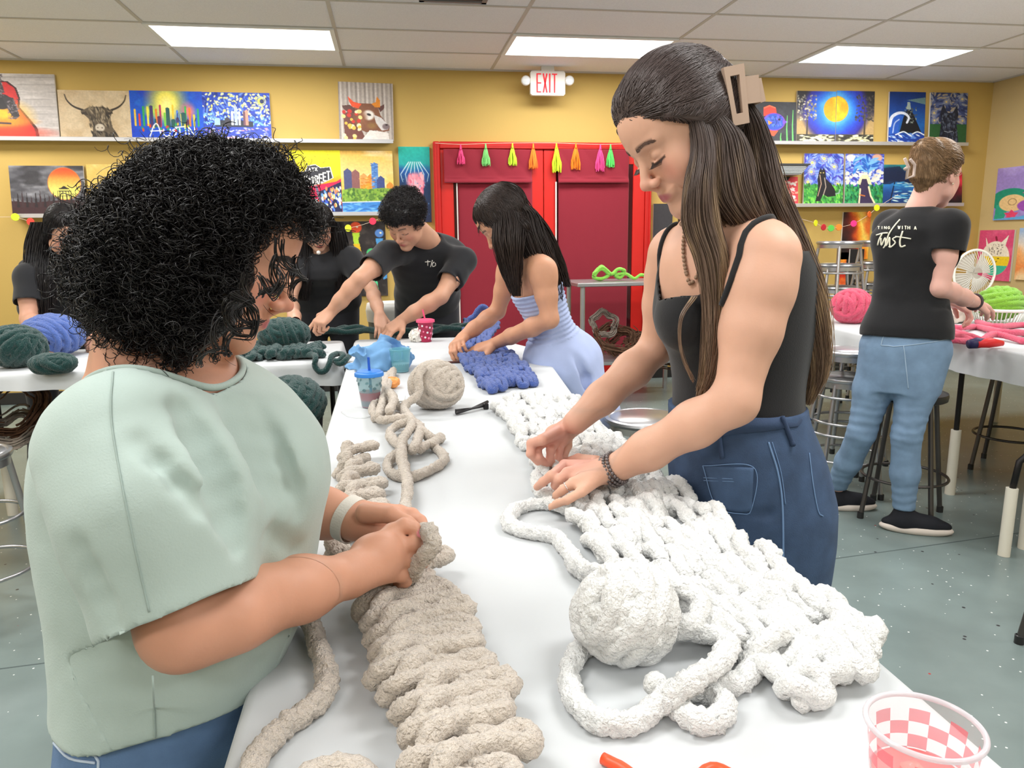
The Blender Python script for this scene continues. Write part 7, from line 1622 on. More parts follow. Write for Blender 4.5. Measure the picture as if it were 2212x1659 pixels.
    po = solidify(np_mesh('pocket', g, Fp, mat('denim_pocket', (68, 90, 122), .85, bump=(520, .6, .001), var=(18, .2)), sk), .003, 0)
    multi('stitching', [L(pk+[pk[0]], .0009, .0048), L([(1520, 1032, 1.28), (1627, 1036, 1.25)], .0008, .0048), L([(1520, 1038, 1.28), (1627, 1042, 1.25)], .0008, .0048)], stc, po)
    multi('side_seam', [L([(1660, 955, 1.26), (1680, 1020, 1.27), (1690, 1090, 1.27), (1692, 1200, 1.27), (1690, 1260, 1.27)], .0018), L([(1668, 955, 1.26), (1687, 1020, 1.27), (1697, 1090, 1.27)], .0008), L([(1748, 978, 1.34), (1757, 1050, 1.35), (1768, 1105, 1.36), (1778, 1115, 1.38)], .0012)], stc, sk)
    # hair
    hm = mat('hair_brown', (84, 66, 58), .40, spec=.45, attr=True); w = H.w
    G = Sdf(); k_ = H.k
    G.ell(w(0, -.022, .046), np.array([.083, .096, .088])*k_, H.M); G.ell(w(0, .030, .078), np.array([.062, .052, .046])*k_, H.M, .03); G.ell(w(0, -.070, .030), np.array([.060, .034, .060])*k_, H.M, .04)
    clip = w(.01, -.115, .045)
    for sx in (-1, 1): G.cone(w(sx*.058, .035, .035), w(sx*.05, -.08, .02), .026*k_, .03*k_, .02); G.cone(w(sx*.064, .0, .01), w(sx*.050, -.05, -.02), .02*k_, .028*k_, .04)
    def carve(P):
        q = H.loc(P); hl = .058+.055*np.clip((.085-q[..., 1])/.1, 0, 1)*0-.03*np.clip((.07-q[..., 1])/.06, 0, 2)
        return np.maximum(.018-q[..., 1]-.25*np.maximum(q[..., 2], 0), q[..., 2]-(.064-.9*np.maximum(.075-q[..., 1], 0)))
    G.fn(carve, *bb([w(0, .1, -.02)], .2), k=.006, op='s')
    G.fn(lambda P: .0012*noise3(H.loc(P)*[70, 9, 70], 1, 4), H.c-.2, H.c+.2, 0, 'add')
    V, F = sdf_mesh(G, [(H.c-.2, H.c+.2, .003)]); parts = [(V, F), comb(G, V, F, 7000, w(.01, -.120, .050), .0008, 12, .06, 3, .0016)]
    rg = np.random.default_rng(8); cc = np.array([0, -.012, .040])
    def slerp(a, b, t):
        om = math.acos(np.clip(a@b, -1, 1)); return (np.sin((1-t)*om)[:, None]*a+np.sin(t*om)[:, None]*b)/math.sin(om)
    ER = np.array([.084, .100, .092])
    St = []; m = 22; t = np.linspace(0, 1, m)
    for _ in range(5200):
        u_ = rg.uniform(-1, 1); an = u_*1.35
        # hairline arc from ear to ear over the forehead
        st_ = np.array([math.sin(an)*.074, .072*math.cos(an)-.01+.02, .062*math.cos(an*1.02)+.016]); st_ = st_*[1, .95, .96]+rg.normal(0, .002, 3)
        if rg.uniform() < .55:
            st_ = np.array([st_[0], st_[1]-rg.uniform(0, .16), st_[2]+rg.uniform(-.01, .05)]); q0 = (st_-cc)/ER; st_ = cc+ER*q0/max(np.linalg.norm(q0), .01)*1.0
        pass
        en = np.array([.01+rg.normal(0, .012), -.112, .045+rg.normal(0, .02)])
        a = (st_-cc)/ER; b = (en-cc)/ER; ra, rb = np.linalg.norm(a), np.linalg.norm(b); d = slerp(a/ra, b/rb, t); R_ = 1.05+rg.uniform(-.01, .03)+.03*np.sin(t*3.14)
        ra = max(ra, 1.01); R_ = np.where(t < .15, ra+(R_-ra)*(t/.15), R_)
        q = cc+d*ER*R_[:, None] if np.ndim(R_) else cc+d*ER*R_
        q[:, 2] -= .012*np.sin(t*3.14)*abs(u_)**2
        if np.any((q[:, 1] > .04) & (q[:, 2] < .060-.55*np.maximum(.088-q[:, 1], 0))): continue
        St.append(H.c+k_*(q[:, :1]*H.R+q[:, 1:2]*H.F+q[:, 2:]*H.U))
    parts.append(strands_geo(np.array(St), np.full(len(St), .00075)*rg.uniform(.7, 1.4, len(St)), .0006, 3))
    sec = lambda x, y, Y, wpx, dep: (p(x, y, Y), np.array([wpx/1180., 0, 0]), np.array([0, dep, 0]))
    tubes = [hair_tube([sec(1560, 190, 1.40, 20, .05), sec(1592, 262, 1.40, 42, .075), sec(1606, 330, 1.42, 60, .09), sec(1620, 420, 1.42, 78, .10), sec(1655, 510, 1.42, 82, .11), sec(1700, 620, 1.42, 66, .12), sec(1728, 720, 1.41, 50, .10), sec(1742, 800, 1.40, 32, .07), sec(1734, 870, 1.39, 16, .03)], 3800, .0010, 1, 36, .006, 14, clump=40),
             hair_tube([sec(1520, 235, 1.345, 34, .03), sec(1556, 290, 1.335, 50, .035), sec(1566, 350, 1.33, 66, .04), sec(1574, 430, 1.335, 76, .055), sec(1610, 500, 1.36, 66, .07), sec(1665, 590, 1.42, 50, .08), sec(1710, 680, 1.45, 38, .06), sec(1735, 800, 1.43, 22, .04)], 2600, .0010, 2, 34, .005, 12, clump=34),
             hair_tube([sec(1490, 225, 1.335, 20, .02), sec(1512, 275, 1.320, 24, .02), sec(1520, 330, 1.315, 28, .025), sec(1512, 400, 1.305, 34, .03), sec(1516, 480, 1.30, 44, .03), sec(1540, 560, 1.295, 40, .03), sec(1548, 640, 1.29, 34, .025), sec(1545, 720, 1.285, 28, .022), sec(1532, 800, 1.285, 20, .02), sec(1512, 856, 1.285, 8, .012)], 1500, .0009, 3, 34, .004, 13, clump=26),
             hair_tube([sec(1490, 300, 1.46, 16, .02), sec(1478, 400, 1.47, 14, .02), sec(1478, 500, 1.46, 10, .02), sec(1486, 560, 1.45, 5, .01)], 160, .0008, 4, 26, .003, 9, clump=8),
             hair_tube([sec(1500, 640, 1.30, 6, .01), sec(1470, 690, 1.285, 3, .006), sec(1472, 760, 1.28, 2, .004), sec(1500, 830, 1.28, 3, .004)], 26, .0008, 5, 26, .003, 9),
             hair_tube([sec(1620, 300, 1.37, 20, .03), sec(1650, 400, 1.36, 24, .03), sec(1700, 500, 1.36, 22, .03), sec(1748, 600, 1.36, 16, .03), sec(1770, 700, 1.36, 12, .03), sec(1772, 780, 1.37, 8, .02)], 700, .0009, 6, 34, .006, 14, clump=14)]
    for tb in tubes: parts.append(strands_geo(tb, np.full(len(tb), .00095)*rg.uniform(.6, 1.4, len(tb)), .0005, 3))
    V_, F_ = merge(parts); z_ = V_[:, 2]; f = np.clip((H.c[2]+.02-z_)/.42, 0, 1)[:, None]
    # lighter, sun-bleached lengths; darker roots
    sid = noise3(V_*[90, 90, 4], 1, 5)[:, None]; c0, c1, c2 = np.array(lin((78, 66, 64))), np.array(lin((122, 98, 80))), np.array(lin((182, 152, 116)))
    C = c0*(1-f)+c1*f; mm = np.clip(sid*1.6, 0, 1)*np.clip(f*1.6, 0, 1); C = C*(1-mm*.75)+c2*mm*.75
    np_mesh('hair', V_, F_, hm, e, cols=C)
    H.brows(e, hair_mat('brow_brown', (92, 68, 58)), S, .8); H.lashes(e, hair_mat('lash_brown', (52, 38, 34)))
    # claw clip
    cl = mat('clip_tan', (186, 160, 142), .4); m = MB()
    a = nrm(p(1604, 262, 1.36)-p(1578, 145, 1.36)); b = nrm(p(1606, 150, 1.36)-p(1578, 152, 1.36)); cz = np.cross(a, b)
    def bar(q0, q1, wd, th): 
        q0, q1 = np.asarray(q0), np.asarray(q1); d = nrm(q1-q0); s_ = nrm(np.cross(d, cz))*wd/2; n_ = nrm(cz)*th/2
        V8 = [q0-s_-n_, q1-s_-n_, q1+s_-n_, q0+s_-n_, q0-s_+n_, q1-s_+n_, q1+s_+n_, q0+s_+n_]; m.add(V8, [(0, 3, 2, 1), (4, 5, 6, 7), (0, 1, 5, 4), (1, 2, 6, 5), (2, 3, 7, 6), (3, 0, 4, 7)])
    Yk = 1.318
    ou = [p(*q, Yk) for q in ((1560, 147), (1604, 138), (1616, 266), (1582, 273))]; inn = [p(*q, Yk) for q in ((1574, 166), (1594, 162), (1602, 244), (1588, 247))]; cn_ = nrm(cz)*.006
    if cn_[1] > 0: cn_ = -cn_
    V16 = [q+cn_ for q in ou+inn]+[q-cn_ for q in ou+inn]; F16 = []
    for i in range(4):
        j = (i+1) % 4; F16 += [(i, j, 4+j, 4+i), (8+i, 12+i, 12+j, 8+j), (i, 8+i, 8+j, j), (4+i, 4+j, 12+j, 12+i)]
    m.add(V16, F16)
    co = m.build('claw_clip', cl, e); co['label'] = 'tan rectangular claw clip'
    m = MB()
    for dy in (0, .030): bar(p(1599, 197, Yk+dy), p(1638, 192, Yk+dy), .046, .010)
    bar(p(1628, 174, Yk+.015), p(1638, 224, Yk+.015), .010, .038)
    m.build('clip_teeth', cl, co)
    # necklace of wooden beads (two strands hanging over the chest)
    bd = mat('bead_wood', (150, 120, 98), .6); m = MB(); NP = []
    for pts in ([(1478, 470, 1.40), (1466, 530, 1.36), (1463, 590, 1.33), (1474, 612, 1.325), (1495, 598, 1.32), (1510, 560, 1.31), (1512, 525, 1.31)], [(1488, 472, 1.39), (1492, 505, 1.35), (1512, 530, 1.32), (1530, 500, 1.31)]): NP.append(drop_onto(S, catmull([p(*q) for q in pts], .0080), .005))
    for P_ in NP:
        for q in P_: m.lathe([(0, .0042), (.003, .003), (.0042, 0), (.003, -.003), (0, -.0042)], q, 8)
    nk_ = m.build('bead_necklace', bd, e, smooth=True); nk_['label'] = 'brown wooden bead necklace'
    # bead bracelet, ring
    bm_ = mat('bead_grey', (112, 104, 104), .3, .5); m = MB(); axn = nrm(wrN-elN); u = nrm(np.cross(axn, [0, 0, 1])); v = np.cross(axn, u); cb = wrN-axn*.004
    for r_ in (-.009, 0, .009):
        for q in np.linspace(0, 6.283, 26, endpoint=False)+(.12 if r_ else 0):
            c = cb+axn*r_+(u*math.cos(q)+v*math.sin(q))*.0312; m.lathe([(0, .0042), (.003, .003), (.0042, 0), (.003, -.003), (0, -.0042)], c, 8)
    bo_ = m.build('bead_bracelet', bm_, e, smooth=True); bo_['label'] = 'three-row bracelet of grey metal beads'
    m = MB(); q0 = kn[2]+(pz(1216, 1058, .856)-kn[2])*.62; ax2 = nrm(pz(1216, 1058, .856)-kn[2]); u = nrm(np.cross(ax2, [0, 0, 1])); v = np.cross(ax2, u); m.tube([q0+(u*math.cos(q)+v*math.sin(q))*.0104 for q in np.linspace(0, 6.283, 24, endpoint=False)], .0011, 8, True); m.build('ring', mat('ring_silver', (220, 210, 205), .2, 1), e, smooth=True)
    # shoes
    for sy in (-1, 1):
        Q = Sdf(); c = np.array([ax+.03, Yc+sy*.09, 0]); Q.ell(c+[-.05, 0, .042], (.125, .042, .042), None, .02); Q.cone(c+[.03, 0, .045], c+[.03, 0, .08], .042, .04, .02)
        V, F = sdf_mesh(Q, [(c-[.2, .1, .0], c+[.2, .1, .16], .006)]); V[:, 2] = np.maximum(V[:, 2], .001); np_mesh('shoe', V, F, mat('shoe_white', (214, 210, 204), .6), e)
    return e
long_haired_girl()
# ============================================================ people further back
def torso(S, pel, neck, B, fem=True, k=1.0, grow=0.0, kk=.02, n=2.2):
    pel, neck = np.asarray(pel, float), np.asarray(neck, float); L = np.linalg.norm(neck-pel); f = np.array([-.12, 0, .13, .32, .5, .68, .82, .92, .99])
    wu = np.array([.150, .165, .165, .132, .128, .145, .160, .120, .05] if fem else [.15, .16, .165, .155, .165, .185, .195, .15, .06]); wf = np.array([.10, .11, .11, .092, .095, .118, .100, .07, .045] if fem else [.11, .12, .125, .125, .125, .125, .115, .085, .05]); wb = np.array([.10, .115, .115, .085, .082, .092, .088, .065, .04] if fem else [.11, .115, .11, .10, .10, .105, .10, .075, .045])
    S.loft(pel, neck-pel, B, f*L, 0, 0, wu*k+grow, wf*k+grow, wb*k+grow, n, kk); return L
def tee(e, S0, pel, neck, B, arms, mt, fem=True, k=1.0, hem=-.10, slv=.52, name='shirt', neck_r=(.072, .075, .06), neck_off=(0, 0, .02), vox=.0065, grow=.016, folds=()):
    TT = Sdf(); L = torso(TT, pel, neck, B, fem, k, grow); TT.cone(neck-nrm(neck-pel)*.05, np.asarray(neck)-nrm(neck-pel)*.09, .06, .09, .04)
    T = Sdf(); T.extend(TT); ends = []
    for sh, el in arms:
        sh, el = np.asarray(sh, float), np.asarray(el, float); en = sh+(el-sh)*slv; T.cone(np.asarray(neck)-nrm(neck-pel)*.07, sh, .055, .068, .05); T.cone(sh, en, .070, .074, .035); ends.append((sh, en, nrm(el-sh)))
    T.fn(lambda P: .0045*fbm(P, 11, 3, 2), np.asarray(pel)-1.2, np.asarray(pel)+1.2, 0, 'add')
    for pts, r in folds: T.chain(pts, [r*.4]+[r]*(len(pts)-2)+[r*.4], .025, 's')
    A = nrm(np.asarray(neck)-pel); nk = Sdf(); nc = np.asarray(neck)+np.asarray(neck_off); nk.ell(nc, neck_r)
    def cut(P):
        c = -((P-pel)@A-hem); dT = TT.ev(P)
        for sh, en, d in ends: c = np.maximum(c, np.minimum(np.minimum(cut_plane(P, en, d), dT-.012), .12-segd(P, sh, en+d*.08)))
        return np.maximum(c, -nk.ev(P))
    pts = [np.asarray(pel)+A*hem, np.asarray(neck)]+[q for s_, e_, d in ends for q in (s_, e_)]; lo, hi = bb(pts, .24)
    V, F = shell(T, cut, lo, hi, vox, smooth_it=1); return solidify(np_mesh(name, V, F, mt, e), .003), T
def legs(S, pel, B, feet, k=1.0, r=(.088, .055, .036), knees=None):
    out = []
    for i, (sg, ft) in enumerate(zip((-1, 1), feet)):
        h = np.asarray(pel)+nrm(B)*sg*.085*k; ft = np.asarray(ft, float); an = ft+[0, 0, .09]; kn = (h+an)/2+(np.asarray(knees[i]) if knees is not None else np.array([0, 0, 0.])); S.cone(h, kn, r[0]*k, r[1]*k, .03); S.cone(kn, kn+(an-kn)*.3, r[1]*k, r[1]*.98*k, .02); S.cone(kn+(an-kn)*.3, an, r[1]*.98*k, r[2]*k, .02); out.append((h, kn, an))
    return out
def shoe(e, ft, d, up_m, sole_m=None, L=.27, z=.0):
    d = nrm([d[0], d[1], 0]); s_ = np.cross([0, 0, 1], d); M_ = np.stack([d, s_, [0, 0, 1.]]); ft = np.array([ft[0], ft[1], z]); Q = Sdf(); c = ft+d*.055
    Q.ell(c+[0, 0, .038], (L*.5, .044, .040), M_, .02); Q.cone(ft+[0, 0, .05], ft+[0, 0, .10], .042, .040, .03); Q.cone(ft+[0, 0, .06], c+d*.06+[0, 0, .05], .036, .025, .03)
    V, F = sdf_mesh(Q, [(c-[.25, .25, .01], c+[.25, .25, .18], .005)])
    top = V.copy(); top[:, 2] = np.maximum(top[:, 2], z+.018); o = np_mesh('shoe', top, F, up_m, e)
    if sole_m:
        Q2 = Sdf(); Q2.ell(c+[0, 0, .020], (L*.53, .050, .032), M_); V, F = sdf_mesh(Q2, [(c-[.25, .25, .03], c+[.25, .25, .09], .004)]); V[:, 2] = np.clip(V[:, 2], z+.001, z+.040); np_mesh('sole', V, F, sole_m, o)
    return o
def longhair(H, tubes, e, m, cap=True, n_cap=1300, r=.0018, back=.0, lift=1.0, fringe=.0, extra=()):
    k_, w = H.k, H.w; G = Sdf(); G.ell(w(0, -.020, .040), np.array([.084, .102, .092*lift])*k_, H.M); G.ell(w(0, .028, .068), np.array([.066, .052, .050])*k_, H.M, .03)
    for sx in (-1, 1): G.cone(w(sx*.064, .02, .03), w(sx*.062, -.03, -.06), .026*k_, .03*k_, .03)
    for c_, r_ in extra: G.ell(c_, r_, None, .04)
    G.fn(lambda P: (lambda q: np.maximum(.030+fringe-q[..., 1], q[..., 2]-(.062-1.1*np.maximum(.070-q[..., 1], 0))))(H.loc(P)), *bb([w(0, .1, -.02)], .2), k=.006, op='s')
    G.fn(lambda P: .0016*noise3(H.loc(P)*[60, 60, 10], 1, 4), H.c-.25, H.c+.25, 0, 'add')
    V, F = sdf_mesh(G, [(H.c-.24, H.c+.24, .005)]); parts = [(V, F)]
    rg = np.random.default_rng(6); t = np.linspace(0, 1, 14); cc = np.array([0, -.012, .035]); ER = np.array([.087, .106, .096*lift]); St = []
    for _ in range(n_cap):
        s_ = rg.choice([-1, 1]); a = nrm([s_*rg.uniform(.0, .12), rg.uniform(-.5, .75), 1]); b = nrm([s_*1.0, rg.uniform(-1.2, .25), rg.uniform(-.9, -.2)]); om = math.acos(np.clip(a@b, -1, 1)); d = (np.sin((1-t)*om)[:, None]*a+np.sin(t*om)[:, None]*b)/math.sin(om); q = cc+d*ER*(1+rg.uniform(-.01, .035)); q = q[~((q[:, 1] > .045+fringe) & (q[:, 2] < .06))]
        if len(q) > 5: q = q[np.linspace(0, len(q)-1, 14).astype(int)]+rg.normal(0, .0006, (14, 3)); St.append(H.c+k_*(q[:, :1]*H.R+q[:, 1:2]*H.F+q[:, 2:]*H.U))
    parts.append(strands_geo(np.array(St), r, r*.6, 3)); parts.append(comb(G, V, F, 1500, lambda p: A_(0, 0, -1)+(p-H.c)*2-H.F*.6, r*.7, 8, .08, 3, .002))
    for i, (secs, n) in enumerate(tubes): St = hair_tube(secs, n, r, i+3, 20, .008, 10, clump=16); parts.append(strands_geo(St, np.full(len(St), r)*np.random.default_rng(i).uniform(.6, 1.3, len(St)), r*.5, 3))
    V_, F_ = merge(parts); return np_mesh('hair', V_, F_, m, e)
def SE(px_, py_, Y, wpx, dep, sc): return (py(px_, py_, Y), np.array([wpx/sc, 0, 0]), np.array([0, dep, 0]))
HB_ = hair_mat('hair_dark', (26, 22, 23)); HB2 = hair_mat('hair_darkbrown', (46, 34, 30))
PAL = lambda: dict(lips=lin((168, 92, 90)), brow=lin((46, 34, 32)), cheek=lin((206, 128, 108)))
P = py
def hem_floor(z): return z
# ---- leaning man
def leaning_man():
    e = empty('person', (.15, 4.5, 0), 'person in a black t-shirt leaning over the table end with both arms out', 'person')
    H = Head(P(876, 478, 4.02), (-.42, -.62, -.66), (-.25, -.55, .80), 1.10); S = Sdf(); neck = P(925, 520, 4.20); pel = P(925, 735, 4.62); pel[2] = .95; H.sdf(S, neck, .058, 1.0)
    B = nrm([-1, .12, 0]); torso(S, pel, neck, B, False, 1.05)
    sh1, sh2 = P(838, 550, 4.10), P(1000, 562, 4.16); e1 = P(778, 602, 3.92); h1 = pz(682, 700, .905); w1 = P(716, 672, float(h1[1])+.05); e2 = P(952, 640, 4.0); h2 = pz(838, 706, .87); w2 = P(868, 692, float(h2[1])+.03)
    arm(S, sh1, e1, w1, (.062, .052, .046, .044, .030)); arm(S, sh2, e2, w2, (.062, .052, .046, .044, .030))
    hand(S, w1, nrm(h1-w1)+[0, 0, -.1], (-.1, -.5, .8), -1, 1.05, (.35, .9, 1.1, 1.2), .1, (.6, .5)); hand(S, w2, nrm(h2-w2)+[0, -.2, -.2], (0, -.4, .9), 1, 1.05, (.5, .5, .5, .5), .16)
    lg = legs(S, pel, B, [(.36, 4.62, 0), (.02, 4.66, 0)], 1.05)
    skin_obj('body', S, [((-.75, 3.35, 0), (.75, 4.95, 1.8), .008), (H.c-.15, H.c+.15, .0042), (h1-.13, h1+.13, .0042), (h2-.13, h2+.13, .0042)], e, (198, 150, 124), [(H, PAL())])
    o, T = tee(e, S, pel, neck, B, [(sh1, e1), (sh2, e2)], BLACK_TEE, False, 1.08, -.14, .62, grow=.022, folds=(([P(870, 560, 4.0), P(905, 640, 4.05), P(930, 700, 4.2)], .016), ([P(985, 580, 4.0), P(1000, 660, 4.1), P(995, 715, 4.2)], .016)))
    g = []; lw = mat('print_white', (226, 222, 214), .7)
    for pts in ([(918, 566), (930, 565)], [(924, 562), (924, 574)], [(934, 562), (930, 577)], [(938, 566), (934, 570), (935, 576), (941, 573), (940, 568)]):
        g.append(tube_geo(raydrop(T, pts, 3.9, .0015), .0026, 6))
    multi('shirt_logo', g, lw, o)
    J = Sdf(); J.loft(pel, (0, 0, 1), B, [-.18, 0, .12], 0, 0, [.17, .18, .17], [.13, .13, .13], None, 2.2, .02); [J.chain([h, kn, an], [.105, .075, .06], .03) for h, kn, an in lg]
    V, F = sdf_mesh(J, [((-.4, 4.2, .05), (.8, 5.0, 1.15), .008)]); np_mesh('trousers', V, F, BLACK_TROUSER, e)
    for ft in ((.36, 4.62), (.02, 4.66)): shoe(e, ft, (0, -1), mat('shoe_black', (30, 30, 32), .6))
    k_, w = H.k, H.w; G = Sdf(); G.ell(w(0, -.018, .048), np.array([.096, .112, .100])*k_, H.M); G.ell(w(0, .04, .085), np.array([.075, .055, .045])*k_, H.M, .03)
    G.fn(lambda q_: (lambda q: np.maximum(.042-q[..., 1], q[..., 2]-(.050-.5*np.maximum(.070-q[..., 1], 0))))(H.loc(q_)), *bb([w(0, .1, -.02)], .2), k=.006, op='s'); G.fn(lambda q_: np.maximum(H.loc(q_)[..., 2]+.055, -1)*-1*0+np.where(H.loc(q_)[..., 2] < -.055, -1., 1.)*.0+(H.loc(q_)[..., 2]+.060), *bb([w(0, 0, -.12)], .16), k=.01, op='s')
    G.fn(lambda q_: .010*np.abs(noise3(q_, 55, 4))+.007*noise3(q_, 28, 6), H.c-.25, H.c+.25, 0, 'add'); V, F = sdf_mesh(G, [(H.c-.24, H.c+.24, .0045)])
    rg = np.random.default_rng(3); n = 2600; fi = rg.integers(0, len(F), n); cc = V[F[fi]].mean(1); nr = cc-H.w(0, -.01, .03); nr /= np.linalg.norm(nr, axis=1)[:, None]; t = np.linspace(0, 1, 12)[None]; an = rg.uniform(0, 6.28, (n, 1))+t*rg.uniform(4, 9, (n, 1)); u = np.cross(nr, [.3, .2, .9]); u /= np.linalg.norm(u, axis=1)[:, None]; v = np.cross(nr, u)
    St = cc[:, None]+nr[:, None]*(t*.018)[..., None]+u[:, None]*(.006*np.cos(an))[..., None]+v[:, None]*(.006*np.sin(an))[..., None]; np_mesh('hair', *merge([(V, F), strands_geo(St, .0012, .0008, 3)]), HB_, e)
leaning_man()
# ---- girl with the pendant
def pendant_girl():
    e = empty('person', (-.42, 4.55, 0), 'person with long dark hair and a small pendant, in black, left of the leaning man', 'person')
    H = Head(P(686, 490, 4.42), (.18, -.74, -.60), (.1, -.5, .85), 1.0); S = Sdf(); neck = P(692, 540, 4.50); pel = P(712, 720, 4.66); pel[2] = .96; H.sdf(S, neck, .048, 1.0); B = nrm([-1, .05, 0]); torso(S, pel, neck, B, True, 1.03)
    sh1, sh2 = P(640, 572, 4.48), P(757, 560, 4.46); e1 = P(628, 650, 4.34); w1 = pz(640, 700, .90); e2 = P(802, 622, 4.36); w2 = P(820, 678, 4.18)
    arm(S, sh1, e1, w1, (.05, .043, .038, .037, .026)); arm(S, sh2, e2, w2, (.05, .043, .038, .037, .026)); hand(S, w1, (.3, -.6, -.4), (0, -.2, .95), -1, .95); hand(S, w2, (.05, -.5, -.75), (.2, -.7, .5), 1, .95, (.3, .3, .3, .3))
    lg = legs(S, pel, B, [(-.28, 4.68, 0), (-.52, 4.68, 0)])
    skin_obj('body', S, [((-1.1, 4.0, 0), (.25, 4.95, 1.8), .008), (H.c-.14, H.c+.14, .004), (w2-.13, w2+.13, .0045)], e, (204, 158, 134), [(H, PAL())])
    o, T = tee(e, S, pel, neck, B, [(sh1, e1), (sh2, e2)], BLACK_TEE, True, 1.1, -.14, .5, grow=.02)
    m = MB(); q = drop_onto(S, np.array([P(688, 553, 4.38)]), .012)[0]; m.lathe([(0, .012), (.009, .008), (.012, 0), (.009, -.008), (0, -.012)], q, 12); pe = m.build('pendant', mat('pendant_pearl', (235, 232, 226), .3), e, smooth=True)
    J = Sdf(); J.loft(pel, (0, 0, 1), B, [-.18, 0, .10], 0, 0, [.165, .175, .16], [.12, .12, .11], None, 2.2, .02); [J.chain([h, kn, an], [.10, .07, .055], .03) for h, kn, an in lg]
    V, F = sdf_mesh(J, [((-.95, 4.35, .05), (.15, 4.95, 1.12), .008)]); np_mesh('trousers', V, F, BLACK_TROUSER, e)
    for ft in ((-.28, 4.68), (-.52, 4.68)): shoe(e, ft, (0, -1), mat('shoe_black', (30, 30, 32), .6))
    longhair(H, [([SE(655, 470, 4.46, 26, .06, 360), SE(650, 520, 4.48, 28, .06, 360), SE(650, 590, 4.44, 26, .05, 360), SE(655, 650, 4.42, 14, .03, 360)], 700), ([SE(722, 480, 4.46, 18, .05, 360), SE(732, 530, 4.46, 22, .05, 360), SE(738, 590, 4.46, 18, .04, 360), SE(735, 640, 4.46, 8, .02, 360)], 600)], e, HB_)
pendant_girl()
# ---- far-left girl behind the curly hair
def left_girl():
    e = empty('person', (-1.85, 4.35, 0), 'person with long straight black hair at the left edge, behind the periwinkle yarn', 'person')
    H = Head(P(140, 500, 4.12), (.52, -.68, -.50), (.3, -.35, .88), 1.0); S = Sdf(); neck = P(138, 556, 4.24); pel = P(148, 745, 4.34); pel[2] = .96; H.sdf(S, neck, .048, 1.0); B = nrm([-.9, -.3, 0]); torso(S, pel, neck, B, True, 1.08)
    sh1, sh2 = P(66, 600, 4.10), P(205, 590, 4.32); e1 = P(62, 690, 4.0); w1 = P(92, 716, 3.82); e2 = P(235, 680, 4.25); w2 = P(220, 716, 3.98)
    arm(S, sh1, e1, w1, (.055, .048, .042, .040, .027)); arm(S, sh2, e2, w2, (.052, .045, .04, .038, .026)); hand(S, w1, (.5, -.6, -.3), (0, -.2, .95), -1, .95); hand(S, w2, (-.2, -.7, -.3), (0, -.2, .95), 1, .95)
    lg = legs(S, pel, B, [(-1.98, 4.4, 0), (-1.75, 4.36, 0)][::-1])
    skin_obj('body', S, [((-2.5, 3.55, 0), (-1.2, 4.75, 1.8), .008), (H.c-.14, H.c+.14, .0045)], e, (198, 150, 126), [(H, PAL())])
    tee(e, S, pel, neck, B, [(sh1, e1), (sh2, e2)], BLACK_TEE, True, 1.14, -.14, .62, grow=.022)
    J = Sdf(); J.loft(pel, (0, 0, 1), B, [-.18, 0, .10], 0, 0, [.165, .175, .16], [.12, .12, .11], None, 2.2, .02); [J.chain([h, kn, an], [.10, .07, .055], .03) for h, kn, an in lg]
    V, F = sdf_mesh(J, [((-2.3, 4.0, .05), (-1.35, 4.7, 1.12), .008)]); np_mesh('trousers', V, F, BLACK_TROUSER, e)
    for ft in ((-1.98, 4.4), (-1.75, 4.36)): shoe(e, ft, (.4, -1), mat('shoe_black', (30, 30, 32), .6))
    longhair(H, [([SE(105, 480, 4.18, 30, .07, 380), SE(92, 540, 4.16, 36, .07, 380), SE(88, 600, 4.08, 34, .06, 380), SE(95, 680, 4.05, 22, .04, 380)], 1100), ([SE(170, 500, 4.2, 22, .06, 380), SE(185, 560, 4.2, 26, .06, 380), SE(195, 640, 4.2, 16, .04, 380)], 500)], e, HB_)
left_girl()
